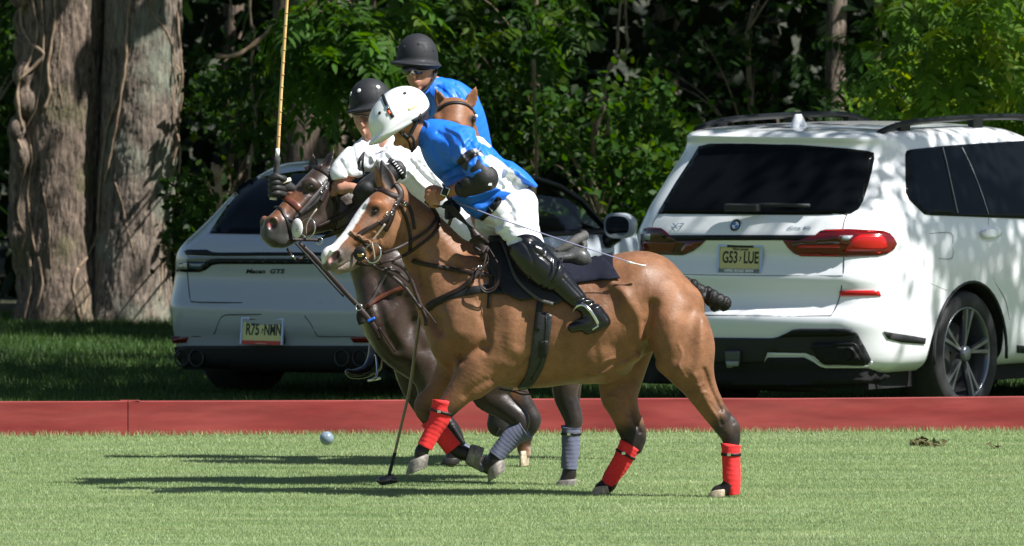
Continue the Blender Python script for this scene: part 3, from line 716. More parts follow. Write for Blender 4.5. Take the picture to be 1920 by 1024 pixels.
# hanging vines and dead wood
FV = Frame(94.0)
def hang(lab, strands, cat='vine'):
    t = empty('hanging_vine', lab, cat, tuple(FV(strands[0][0][0][0], strands[0][0][0][1], 0)))
    for pts, rr in strands: vine('stem', pts, rr, t, None, m_twig if cat == 'vine' else m_vine, fr=FV)
    return t
hang('looped grey vine hanging in the dark gap left of the white car', [([(1168, -30, 0), (1160, 40, 0), (1156, 100, 4), (1140, 130, 4), (1134, 170, 2), (1142, 210, 0), (1140, 245, 0), (1160, 268, 0), (1172, 292, -4)], 3.2), ([(1172, -30, 6), (1174, 50, 6), (1176, 92, 6), (1158, 112, 4), (1144, 130, 2)], 3), ([(1140, 245, 0), (1130, 262, 4), (1150, 276, 0), (1200, 280, 6), (1250, 286, 8)], 2.2)])
hang('thin vine hanging below the curved branch left of the mallet', [([(468, -30, 0), (470, 40, 2), (478, 60, 0), (472, 120, 0), (474, 180, 4), (480, 225, 2), (472, 290, 0), (466, 340, 0)], 3.2), ([(476, 210, 2), (488, 180, 4), (500, 168, 6)], 2)])
hang('pale curved bare branch hooked above the pale car', [([(524, -30, -6), (530, 10, -6), (520, 40, -6), (500, 62, -4), (470, 88, -4), (440, 104, -6), (404, 106, -8)], 5.5), ([(446, 102, -6), (428, 110, -8), (420, 116, -9)], 2.6)], 'branch')
hang('thin upright stem in the shrubs behind the stooping rider', [([(1000, 110, 0), (1002, 180, 0), (1006, 260, 2), (1006, 330, 0)], 4)])
hang('short vine tip dangling near the top left', [([(430, -20, 0), (434, 20, 0), (428, 46, 0)], 2.6), ([(434, 26, 0), (440, 44, 0)], 2)])
tk = empty('dead_stump', 'broken sunlit dead stem with snapped twigs beside the rear window of the pale car', 'dead wood', tuple(FV(408, 420, 0)))
for pts, rr in (([(414, 430, 20), (410, 380, 20), (408, 340, 18), (406, 310, 16)], 8), ([(408, 345, 18), (402, 325, 16), (398, 305, 14)], 4), ([(410, 330, 18), (420, 312, 12)], 4), ([(412, 365, 18), (430, 360, 12), (440, 364, 8)], 3), ([(410, 355, 18), (392, 350, 12), (390, 340, 10)], 3)):
    vine('stem', pts, rr, tk, None, m_vine, fr=FV)
# canopies that overhang from out of the picture: they shade the wood, the lawn and the parked cars
def big_tree(label, base, h, blobs, r, leafs, s=0.16):
    t = empty('shade_tree', label, 'tree', (base[0], base[1], 0)); b = np.array([base[0], base[1], -0.1])
    tube('trunk', [(*b, .34), (*(b+(0, 0, h*.35)), .28), (*(b+(0.1, 0, h*.7)), .22), (*(b+(0, 0.2, h)), .12)], .3, m_bark, t, seg=14)
    C = []
    for (c, rr, n) in blobs:
        c = np.array(c); a = b+np.array((0, 0, min(c[2]*0.75, h*0.8))); tube('branch', [(*a, .12), (*((a+c)/2+(0, 0, .4)), .08), (*c, .03)], .1, m_bark, t, seg=8)
        sub = c+r.normal(size=(max(6, n//60), 3))*np.array(rr)*0.55; C.append(sub[r.integers(0, len(sub), n)]+r.normal(size=(n, 3))*0.22)
    crown_simple('crown', t, np.vstack(C), r, s=s, base=(0.05, 0.11, 0.02)); return t
r = np.random.default_rng(5)
big_tree('large tree overhanging the parked cars from beyond the right edge', (9.5, 93), 9, [((4.4, 83.0, 6.8), (1.2, 1.0, .5), 3600), ((2.7, 82.6, 6.6), (1.1, 1.0, .5), 3600), ((6.2, 86.5, 7.5), (1.8, 1.8, .7), 2600), ((3.6, 85.6, 7.2), (1.8, 1.5, .7), 4200), ((1.2, 84, 6.8), (1.3, 1.6, .5), 2200), ((.6, 88, 7.2), (1.6, 2.2, .5), 3600), ((-.4, 91, 7.0), (1.4, 1.6, .4), 1400), ((0.4, 93, 7.2), (1.6, 1.6, .5), 1300)], r, 0, 0.17)
big_tree('ash tree with fine foliage reaching over the white car from beyond the right edge', (10.5, 84), 8.5, [((6.1, 80.3, 6.9), (.8, .40, .25), 1100), ((7.3, 80.4, 6.9), (.9, .45, .25), 1500), ((8.4, 80.8, 6.9), (.8, .5, .3), 900)], r, 0, 0.085)
big_tree('middling tree reaching over the shrubs behind the riders', (6.0, 97), 8, [((3.6, 92.4, 6.5), (1.5, .9, .4), 1300), ((2.0, 93.0, 6.6), (1.2, .8, .4), 620), ((5.0, 95, 6.6), (1.4, 1.2, .4), 700)], r, 0, 0.17)
big_tree('tall tree standing behind the left woodland edge', (-1.5, 101), 12, [((x, D, z), (1.8, 1.6, .8), 1500) for x in (-6, -3, 0, 3) for D, z in ((97.6, 5.8), (101, 6.8), (105, 8))], r, 0, 0.24)
big_tree('tall tree standing behind the right woodland edge', (7.5, 103), 12, [((x, D, z), (1.8, 1.6, .8), 1500) for x in (5.5, 8, 11) for D, z in ((97.6, 5.8), (101, 6.8), (105, 8))], r, 0, 0.24)
big_tree('tree in the depth of the wood', (2, 116), 14, [((x, D, z), (2.8, 2.8, 1.0), 1100) for x in (-8, -4, 0, 4, 8, 12, 17) for D, z in ((109, 8), (115, 9), (122, 10))], r, 0, 0.42)

# ================================================================ parked cars
m_pwhite = mat('white_car_paint', (0.84, 0.85, 0.87), 0.3, coat=0.9)
m_pgrey = mat('pale_grey_car_paint', (0.40, 0.44, 0.48), 0.3, coat=0.9)
m_glass = mat('tinted_glass', (0.004, 0.005, 0.006), 0.05, spec=0.10)
m_trim = mat('black_trim', (0.008, 0.009, 0.010), 0.4, spec=0.25)
m_trimm = mat('matt_black_plastic', (0.016, 0.017, 0.018), 0.65, bump=0.2, bscale=200)
m_gap = mat('panel_gap_and_crease', (0.008, 0.008, 0.008), 0.9)
m_tail = mat('red_lamp', (0.13, 0.003, 0.004), 0.12, coat=0.6)
m_tailb = mat('bright_red_lamp', (0.5, 0.008, 0.008), 0.2, coat=0.4)
m_taild = mat('dark_red_lamp', (0.05, 0.003, 0.004), 0.12, coat=0.6)
m_lampg = mat('grey_lamp', (0.30, 0.33, 0.36), 0.15, coat=0.6)
m_chrome = mat('chrome', (0.8, 0.8, 0.8), 0.1, metal=1)
m_tyre = mat('tyre_rubber', (0.022, 0.022, 0.022), 0.75, bump=0.3, bscale=120, var=0.2, vscale=20)
m_alloy = mat('grey_alloy', (0.20, 0.21, 0.23), 0.28, metal=0.8)
m_plate = mat('number_plate', (0.62, 0.56, 0.24), 0.4, var=0.03, vscale=5)
m_plate2 = mat('number_plate_pale', (0.66, 0.66, 0.26), 0.4, var=0.03, vscale=5)
m_ptext = mat('plate_lettering', (0.02, 0.03, 0.02), 0.5)
m_under = mat('underbody', (0.01, 0.01, 0.01), 0.9)
class Car:
    def __init__(s, px, D, th):
        s.O = np.array([(px-960)*D/F, D, 0.0]); s.r = np.array([math.cos(rad(th)), -math.sin(rad(th)), 0]); s.h = np.array([math.sin(rad(th)), math.cos(rad(th)), 0])
    def w(s, x, y, z): return s.O+s.r*x+s.h*y+np.array([0, 0, z])
    def M(s): return Matrix(((s.r[0], s.h[0], 0, s.O[0]), (s.r[1], s.h[1], 0, s.O[1]), (0, 0, 1, 0), (0, 0, 0, 1)))
def car_shell(car, levels, nside=44, ncor=10, nrear=24, nfr=12, haunch=None, ztop_cap=True):
    """levels: (z, half width, rear y, corner radius, front y, rear bow, front radius)"""
    rings = []
    for (z, Wd, R, rc, Fy, bow, rf) in levels:
        P = []
        def side(y):
            t = (y-(Fy+R)/2)/((Fy-R)/2); return Wd*(1-0.035*abs(t)**3)+(haunch(y, z) if haunch else 0)
        ys = Fy-rf; xs_ = side(ys)
        for i in range(nside): y = ys+(R+bow*0.9+rc-ys)*i/(nside-1); P.append((-side(y), y))
        cx_ = -side(R+rc); y0 = P[-1][1]; x0 = P[-1][0]
        xr = abs(x0)-rc; yr = R+bow*(xr/Wd)**2
        for i in range(1, ncor): a = math.pi/2*i/ncor; P.append((x0+rc-rc*math.cos(a), y0-(y0-yr)*math.sin(a)))
        for i in range(nrear+1): x = -xr+2*xr*i/nrear; P.append((x, R+bow*(x/Wd)**2))
        for i in range(ncor-1, 0, -1): a = math.pi/2*i/ncor; P.append((-(x0+rc-rc*math.cos(a)), y0-(y0-yr)*math.sin(a)))
        for i in range(nside-1, -1, -1): y = ys+(R+bow*0.9+rc-ys)*i/(nside-1); P.append((side(y), y))
        for i in range(1, nfr): a = math.pi*i/nfr; P.append((xs_*math.cos(a)*(1 if True else 1), ys+rf*math.sin(a)))
        rings.append([(p[0], p[1], z) for p in P])
    return rings
def smooth_levels(lv, sub):
    return [tuple(r) for r in cr(np.array(lv), sub)]
def build_shell(name, car, rings, m, parent, cutters=(), mcut=None):
    k = len(rings[0]); V = [car.w(*p) for r_ in rings for p in r_]; Fs = []
    for i in range(len(rings)-1):
        for j in range(k): q = (j+1) % k; Fs.append((i*k+j, i*k+q, (i+1)*k+q, (i+1)*k+j))
    n = len(rings)-1
    cb = len(V); V.append(np.mean([car.w(*p) for p in rings[0]], 0)); V.append(np.mean([car.w(*p) for p in rings[-1]], 0))
    for j in range(k): Fs.append((j, cb, (j+1) % k)); Fs.append((n*k+j, n*k+(j+1) % k, cb+1))
    o = mesh_obj(name, V, Fs, m, parent, True)
    bm = bmesh.new(); bm.from_mesh(o.data); bmesh.ops.recalc_face_normals(bm, faces=bm.faces[:]); bm.to_mesh(o.data); bm.free()
    T = bvh_of(o)
    if cutters:
        o.data.materials.append(mcut)
        for cu in cutters:
            md = o.modifiers.new('cut', 'BOOLEAN'); md.object = cu; md.operation = 'DIFFERENCE'; md.solver = 'EXACT'
        dg = bpy.context.evaluated_depsgraph_get(); me = bpy.data.meshes.new_from_object(o.evaluated_get(dg))
        o.modifiers.clear(); o.data = me
        for cu in cutters: bpy.data.objects.remove(cu)
        me.polygons.foreach_set('use_smooth', np.ones(len(me.polygons), dtype=bool))
        try: me.set_sharp_from_angle(angle=rad(40))
        except Exception: pass
    return o, T
def cyl_cutter(car, x0, x1, y, z, r, m):
    V = []; n = 48
    for x in (x0, x1):
        for i in range(n): a = 2*math.pi*i/n; V.append(car.w(x, y+r*math.cos(a), z+r*math.sin(a)))
    Fs = [(i, (i+1) % n, n+(i+1) % n, n+i) for i in range(n)]+[tuple(range(n))[::-1], tuple(range(n, 2*n))]
    o = mesh_obj('cutter', V, Fs, m, None, False)
    bm = bmesh.new(); bm.from_mesh(o.data); bmesh.ops.recalc_face_normals(bm, faces=bm.faces[:]); bm.to_mesh(o.data); bm.free(); return o
def prism_cutter(car, poly, x0, x1, m):
    n = len(poly); V = [car.w(x, y, z) for x in (x0, x1) for (y, z) in poly]
    Fs = [(i, (i+1) % n, n+(i+1) % n, n+i) for i in range(n)]+[tuple(range(n))[::-1], tuple(range(n, 2*n))]
    o = mesh_obj('cutter', V, Fs, m, None, False)
    bm = bmesh.new(); bm.from_mesh(o.data); bmesh.ops.recalc_face_normals(bm, faces=bm.faces[:]); bm.to_mesh(o.data); bm.free(); return o
def wheel(car, x, y, R, rr, wd, parent, detail=True, side=1):
    """tyre and five double-spoke rim; the outer face looks along side*x"""
    def P(a, r, dx): return car.w(x+side*dx, y+r*math.cos(a), R+r*math.sin(a))
    n = 56
    whl = empty('wheel'); place(whl, parent)
    prof = [(rr, -wd), (R*0.93, -wd), (R*0.985, -wd*0.9), (R, -wd*0.78), (R, -0.05), (R*0.985, -0.02), (R*0.955, 0.0), (R*0.86, 0.008), (rr*1.06, 0.004), (rr*1.0, -0.006), (rr*0.98, -0.02), (rr*0.96, -wd)]
    rings = [[P(2*math.pi*i/n, r_, d_) for i in range(n)] for r_, d_ in prof]; loft('tyre', rings, m_tyre, whl, caps=False)
    if not detail: 
        loft('rim', [[P(2*math.pi*i/n, r_, d_) for i in range(n)] for r_, d_ in ((rr*.99, -.02), (rr*.9, -.04), (0.05, -.02), (0.001, -.015))], m_alloy, whl, caps=False); return whl
    rim = loft('rim', [[P(2*math.pi*i/n, r_, d_) for i in range(n)] for r_, d_ in ((rr*1.02, -0.012), (rr*1.015, -0.003), (rr*0.985, -0.002), (rr*0.96, -0.012), (rr*0.93, -0.06), (rr*0.90, -wd*0.9))], m_alloy, whl, caps=False)
    loft('brake_disc', [[P(2*math.pi*i/n, r_, d_) for i in range(n)] for r_, d_ in ((rr*0.68, -0.15), (rr*0.68, -0.12), (rr*0.2, -0.12), (0.01, -0.12))], mat('brake_steel', (0.10, 0.10, 0.10), 0.5, metal=0.5), whl, caps=False)
    loft('wheel_back', [[P(2*math.pi*i/n, r_, d_) for i in range(n)] for r_, d_ in ((rr*0.93, -0.2), (0.01, -0.2))], m_under, whl, caps=False)
    for k in range(5):
        for sg in (-1, 1):
            a0 = 2*math.pi*k/5+math.pi/2-0.17; V = []
            path = [(0.03, 0.05, 0.014), (0.12, 0.060, 0.017), (0.24, 0.10, 0.022), (0.45, 0.17, 0.026), (0.72, 0.22, 0.032), (0.97, 0.26, 0.040)]
            for t, off, w_ in path:
                r_ = rr*t; a = a0+sg*(0.5*off if t > .3 else 0.25*off+0.03/(t+0.25)*0.6); dpt = -0.004-0.018*(1-t) if t > 0.1 else -0.02
                for dw, dd in ((-0.5, -0.022), (-0.32, 0), (0.32, 0), (0.5, -0.022), (0, -0.05)):
                    aa = a+dw*w_/max(r_, 0.02)*(1 if r_ > .05 else .6); V.append(P(aa, r_, dpt+dd))
            Fs = [(i*5+j, i*5+(j+1) % 5, (i+1)*5+(j+1) % 5, (i+1)*5+j) for i in range(len(path)-1) for j in range(5)]
            mesh_obj('spoke', V, Fs, m_alloy, rim, False)
    loft('hub_cap', [[P(2*math.pi*i/24, r_, d_) for i in range(24)] for r_, d_ in ((0.05, -0.03), (0.048, 0.0), (0.036, 0.006), (0.001, 0.008))], m_alloy, rim, caps=False)
    return whl
def roundel(car_pt, n, r, parent, name='emblem'):
    n = Vector(n).normalized(); a = Vector((0, 0, 1)).cross(n).normalized(); b = n.cross(a); c = Vector(car_pt)
    mk = lambda rr_, off, m, nm, par, q=None: mesh_obj(nm, [tuple(c+n*off)]+[tuple(c+(a*math.cos(t)+b*math.sin(t))*rr_+n*off) for t in (np.linspace(0, 2*math.pi, 33)[:-1] if q is None else np.linspace(q*math.pi/2, (q+1)*math.pi/2, 9))], [(0, i+1, (i+1) % 32+1) for i in range(32)] if q is None else [(0, i+1, i+2) for i in range(8)], m, par, False)
    e = mk(r, 0.004, m_trim, name, parent)
    ring('ring', c+n*.003, r, .0035, m_chrome, e, n=n); ring('ring', c+n*.005, r*.62, .0018, m_chrome, e, n=n)
    for q in range(4): mk(r*.6, 0.006, mat('emblem_blue', (0.01, 0.16, 0.55), 0.3) if q in (1, 3) else mat('emblem_white', (0.8, 0.8, 0.8), 0.3), 'quarter', e, q)
    return e
def cabin_cutter(car, m):
    pr = [(-.70, 1.045), (.70, 1.045), (.58, 1.36), (-.58, 1.36)]; V = [car.w(x, y, z) for y in (1.0, 3.9) for x, z in pr]
    Fs = [(i, (i+1) % 4, 4+(i+1) % 4, 4+i) for i in range(4)]+[(3, 2, 1, 0), (4, 5, 6, 7)]
    o = mesh_obj('cutter', V, Fs, m, None, False); bm = bmesh.new(); bm.from_mesh(o.data); bmesh.ops.recalc_face_normals(bm, faces=bm.faces[:]); bm.to_mesh(o.data); bm.free(); return o
# ---------------------------------------------------------------- white SUV (right)
c1 = Car(1380, 82.0, 32)
suv = empty('parked_car', 'white seven-seat SUV with red tail lamps and a cream plate, parked at the right', 'car', tuple(c1.w(0, 2.5, 0)))
# z, half width, rear y, corner radius, front y, bow, front radius
LV = [(0.30, 0.86, 0.16, 0.22, 5.0, 0.10, 0.8), (0.34, 0.92, 0.08, 0.26, 5.05, 0.12, 0.8), (0.40, 0.955, 0.045, 0.28, 5.1, 0.13, 0.8), (0.52, 0.975, 0.02, 0.30, 5.15, 0.13, 0.8), (0.60, 0.98, 0.0, 0.30, 5.15, 0.13, 0.8), (0.655, 0.98, 0.012, 0.30, 5.15, 0.13, 0.8),
      (0.70, 0.982, 0.062, 0.31, 5.12, 0.13, 0.8), (0.80, 0.985, 0.075, 0.32, 5.1, 0.13, 0.8), (0.88, 0.985, 0.055, 0.33, 5.08, 0.13, 0.8), (0.96, 0.983, 0.085, 0.34, 5.05, 0.13, 0.8), (1.04, 0.978, 0.095, 0.35, 5.0, 0.13, 0.8), (1.12, 0.97, 0.06, 0.36, 4.9, 0.13, 0.9), (1.20, 0.955, 0.085, 0.38, 4.4, 0.13, 0.9),
      (1.28, 0.93, 0.12, 0.38, 3.7, 0.13, 0.8), (1.36, 0.90, 0.17, 0.38, 3.45, 0.12, 0.7), (1.50, 0.85, 0.28, 0.36, 3.15, 0.11, 0.6), (1.62, 0.80, 0.37, 0.34, 2.9, 0.10, 0.5), (1.69, 0.77, 0.40, 0.30, 2.7, 0.09, 0.5), (1.735, 0.74, 0.38, 0.28, 2.55, 0.08, 0.5), (1.765, 0.70, 0.44, 0.28, 2.4, 0.08, 0.5), (1.785, 0.60, 0.60, 0.28, 2.2, 0.07, 0.5), (1.80, 0.40, 0.9, 0.25, 2.0, 0.05, 0.4), (1.805, 0.2, 1.2, 0.15, 1.8, 0.02, 0.2)]
ha = lambda y, z: 0.022*math.exp(-((y-1.15)/0.55)**2)*math.exp(-((z-0.85)/0.3)**2)
yw1 = 1.17
shell1, T1 = build_shell('body', c1, car_shell(c1, smooth_levels(LV, 3), haunch=ha), m_pwhite, suv,
    [cyl_cutter(c1, 0.62, 1.3, yw1, 0.39, 0.445, m_under), cyl_cutter(c1, -1.3, -0.62, yw1, 0.39, 0.445, m_under), cyl_cutter(c1, 0.62, 1.3, 4.27, 0.39, 0.44, m_under), cyl_cutter(c1, -1.3, -0.62, 4.27, 0.39, 0.44, m_under)], m_under)
def cp(name, pl, m, T, par, lift=0.003, **k): return patch(name, pl, T, m, par, lift=lift, thick=k.pop('thick', 0.003), step=k.pop('step', 9), **k)
cl_ = lambda name, pl, w, T, par, m=None, lift=0.0005, s=300: strap(name, pl, w, T, m or m_gap, par, lift=lift, thick=0.0012, s=s, sub=4)
rw = cp('rear_window', P2(1311, 275, 1330, 270, 1400, 269, 1500, 272, 1580, 278, 1625, 283, 1638, 287, 1639, 300, 1634, 325, 1627, 350, 1618, 378, 1610, 392, 1597, 400, 1583, 401, 1480, 402, 1360, 401, 1235, 400, 1238, 394, 1270, 340, 1296, 300), m_glass, T1, suv)
cl_('window_surround', P2(1235, 401, 1360, 402, 1480, 403, 1590, 402), 2.2, T1, rw, m_trim, 0.006)
tube('wiper', [c1.w(*p) for p in ((-0.05, 0.075, 1.30), (0.1, 0.10, 1.325), (0.45, 0.13, 1.325))], 0.012, m_trimm, suv)
boxes('wiper_motor_cap', [(-.12, .12, .05, .10, 1.285, 1.33)], m_trimm, suv, M=c1.M(), bevel=.01)
sw = cp('side_window', P2(1697, 290, 1699, 284, 1706, 281, 1760, 275, 1840, 269, 1960, 262, 1960, 412, 1850, 408, 1745, 404, 1733, 402, 1722, 392, 1704, 374, 1698, 360), m_glass, T1, suv)
cl_('window_divider', P2(1764, 277, 1770, 300, 1780, 345, 1792, 403), 3, T1, sw, m_trim, 0.007); cl_('chrome_strip', P2(1766, 277, 1773, 305, 1784, 355, 1794, 400), 1.6, T1, sw, mat('satin_strip', (0.5, 0.5, 0.52), 0.3), 0.009)
cl_('chrome_strip', P2(1802, 277, 1818, 310, 1836, 355, 1852, 403), 1.8, T1, sw, MATS['satin_strip'], 0.009)
# lamps and garnish
gar = cp('garnish', P2(1236, 437, 1256, 441, 1400, 441, 1529, 441, 1540, 452, 1468, 450, 1400, 450, 1325, 450, 1250, 452), m_trim, T1, suv, lift=0.004)
lr = cp('tail_lamp', P2(1468, 450, 1500, 450, 1529, 441, 1538, 434, 1548, 431, 1590, 430, 1655, 433, 1668, 438, 1676, 447, 1681, 457, 1676, 467, 1663, 476, 1647, 480, 1580, 482, 1503, 481, 1490, 476, 1478, 464), m_tail, T1, suv, lift=0.004, label='right tail lamp with a bright red segment')
cp('red_segment', P2(1603, 446, 1614, 441, 1650, 441, 1658, 447, 1663, 462, 1656, 468, 1640, 470, 1586, 471, 1586, 466), m_tailb, T1, lr, lift=0.008, thick=.002)  # brighter red piece of the lamp lens
cp('dark_segment', P2(1480, 453, 1530, 443, 1576, 441, 1576, 456, 1505, 457, 1490, 462), m_taild, T1, lr, lift=0.008, thick=.002); cp('clear_segment', P2(1578, 442, 1600, 442, 1592, 450, 1579, 450), m_lampg, T1, lr, lift=0.008, thick=.002)
cl_('red_strip', P2(1496, 461, 1530, 461, 1575, 461), 6, T1, lr, m_tailb, 0.009); cl_('red_strip', P2(1498, 477, 1540, 479, 1600, 478, 1650, 474), 2.4, T1, lr, m_tailb, 0.009); cl_('red_strip', P2(1540, 434, 1580, 433, 1640, 435), 2, T1, lr, m_tailb, 0.009)
ll = cp('tail_lamp', P2(1203, 440, 1208, 430, 1218, 427, 1240, 428, 1249, 434, 1256, 441, 1270, 450, 1325, 450, 1312, 462, 1300, 471, 1281, 479, 1202, 477), m_taild, T1, suv, lift=0.004, label='left tail lamp, mostly dark')
cp('red_segment', P2(1288, 453, 1318, 452, 1306, 464, 1292, 473, 1276, 476, 1280, 464), m_tail, T1, ll, lift=0.008, thick=.002); cp('red_segment', P2(1206, 452, 1270, 454, 1262, 474, 1206, 474), m_tail, T1, ll, lift=0.008, thick=.002); cp('clear_segment', P2(1209, 440, 1221, 439, 1221, 449, 1209, 449), m_lampg, T1, ll, lift=0.008, thick=.002)
# panel gaps and the tailgate crease
cl_('panel_gap_and_crease', P2(1588, 402, 1583, 415, 1580, 432), 1.5, T1, suv); cl_('panel_gap_and_crease', P2(1582, 482, 1582, 500, 1580, 520, 1576, 550, 1568, 575, 1558, 592), 1.8, T1, suv)
cl_('panel_gap_and_crease', P2(1558, 592, 1480, 593, 1400, 592, 1320, 591, 1250, 589), 1.8, T1, suv); cl_('panel_gap_and_crease', P2(1262, 514, 1340, 516, 1440, 517, 1580, 517), 1.0, T1, suv)  # second strip paints the shade of the tailgate crease
cl_('panel_gap_and_crease', P2(1236, 402, 1226, 415, 1222, 428), 1.3, T1, suv); cl_('panel_gap_and_crease', P2(1690, 503, 1730, 525, 1776, 545), 0.8, T1, suv)
cl_('panel_gap_and_crease', P2(1854, 408, 1850, 450, 1852, 490, 1866, 530, 1884, 560, 1893, 600), 1.3, T1, suv)
cl_('fuel_flap_gap', P2(1743, 438, 1783, 437, 1786, 460, 1785, 484, 1760, 485), 0.9, T1, suv)
cp('door_handle', P2(1836, 436, 1846, 431, 1866, 431, 1873, 437, 1868, 445, 1850, 448, 1840, 445), m_pwhite, T1, suv, lift=0.006, thick=.02, step=5, sub=2)
cp('reflector', P2(1575, 545, 1640, 544, 1648, 546, 1652, 555, 1574, 556), m_tailb, T1, suv, lift=0.004)
cp('side_insert', P2(1656, 621, 1735, 634, 1733, 645, 1690, 642, 1664, 635), m_trimm, T1, suv, lift=0.004)
cp('side_insert', P2(1906, 647, 1960, 652, 1960, 664, 1906, 661), m_trimm, T1, suv, lift=0.004)
bl_ = cp('bumper_lower', P2(1200, 628, 1335, 633, 1449, 634, 1466, 630, 1486, 618, 1500, 616, 1584, 616, 1598, 618, 1607, 624, 1622, 652, 1633, 674, 1627, 682, 1618, 684, 1545, 682, 1528, 668, 1512, 661, 1440, 660, 1432, 679, 1340, 679, 1200, 674), m_trimm, T1, suv, lift=0.004, thick=.006)
cp('bumper_step', P2(1460, 631, 1486, 619, 1500, 617, 1584, 617, 1597, 619, 1606, 625, 1580, 629, 1470, 630), m_trim, T1, bl_, lift=0.012, thick=.006)
cl_('bumper_lip', P2(1440, 663, 1508, 664, 1522, 671, 1543, 685, 1580, 686, 1626, 685, 1634, 676), 4, T1, suv, m_pwhite, 0.012)
cp('exhaust_surround', P2(1522, 646, 1530, 642, 1600, 641, 1608, 646, 1623, 672, 1618, 679, 1550, 680, 1540, 676), m_trim, T1, bl_, lift=0.014, thick=.014, step=6)
cp('exhaust_opening', P2(1534, 650, 1600, 648, 1612, 670, 1606, 675, 1556, 675, 1548, 672), m_gap, T1, bl_, lift=0.030, thick=.002, step=6); h = cast(T1, 1592, 662); ring('exhaust_pipe', h[0]+h[1]*.03, .042, .008, m_trim, bl_, n=h[1])
cp('tow_socket', P2(1366, 656, 1391, 656, 1391, 679, 1367, 679), mat('tow_steel', (0.10, 0.11, 0.12), 0.5, metal=.3), T1, bl_, lift=0.012, thick=.03, step=6); cp('tow_lip', P2(1368, 672, 1391, 672, 1391, 679, 1369, 679), mat('tow_grey', (0.3, 0.32, 0.34), 0.4), T1, bl_, lift=0.044, thick=.006, step=6)
cp('underside', P2(1196, 668, 1338, 680, 1432, 680, 1440, 670, 1508, 670, 1524, 678, 1546, 690, 1628, 690, 1668, 704, 1650, 716, 1420, 722, 1196, 716), m_under, T1, suv, lift=0.004, thick=.004)
boxes('underbody', [(-.80, .80, 0.25, 4.9, .20, .36)], m_under, suv, M=c1.M()); tube('silencer', [c1.w(-.5, .32, .27), c1.w(.45, .32, .27)], .10, mat('silencer_steel', (0.05, 0.045, 0.035), 0.6, metal=.3), suv, flat=0.8)
# arch trims, wheels
for x, y in ((0.985, yw1), ):
    tube('arch_trim', [c1.w(0.985+0.012*math.exp(-((math.cos(a)*.445)/0.4)**2), y+.447*math.cos(a), .39+.447*math.sin(a)) for a in np.linspace(-0.1, math.pi+0.12, 24)], .010, m_trimm, suv, sub=1)
wheel(c1, 0.965, yw1, 0.392, 0.285, 0.30, suv); wheel(c1, -0.965, yw1, 0.392, 0.285, 0.30, suv, False, -1); wheel(c1, 0.96, 4.27, 0.388, 0.285, 0.27, suv, False); wheel(c1, -0.96, 4.27, 0.388, 0.285, 0.27, suv, False, -1)
# roof rails, fin
for sg in (-1, 1):
    rl = tube('roof_rail', [c1.w(sg*.66, y, z) for y, z in ((0.62, 1.765), (0.80, 1.80), (1.1, 1.825), (1.8, 1.835), (2.4, 1.825), (2.75, 1.77))], .020, m_trim, suv, flat=1.3)
    for y in (0.9, 1.8, 2.5): boxes('rail_foot', [(sg*.66-.02, sg*.66+.02, y-.06, y+.06, 1.74, 1.825)], m_trim, rl, M=c1.M())
fin = []
for t in np.linspace(0, 1, 8):
    z = 1.785+0.085*t; l = 0.20*(1-0.62*t); y0 = 0.66+0.05*t; fin.append([c1.w((0.030*(1-0.75*t))*math.sin(a)+0.0, y0+l*(0.5-0.5*math.cos(a)), z) for a in np.linspace(0, 2*math.pi, 17)[:-1]])
loft('aerial_fin', fin, m_pwhite, suv)
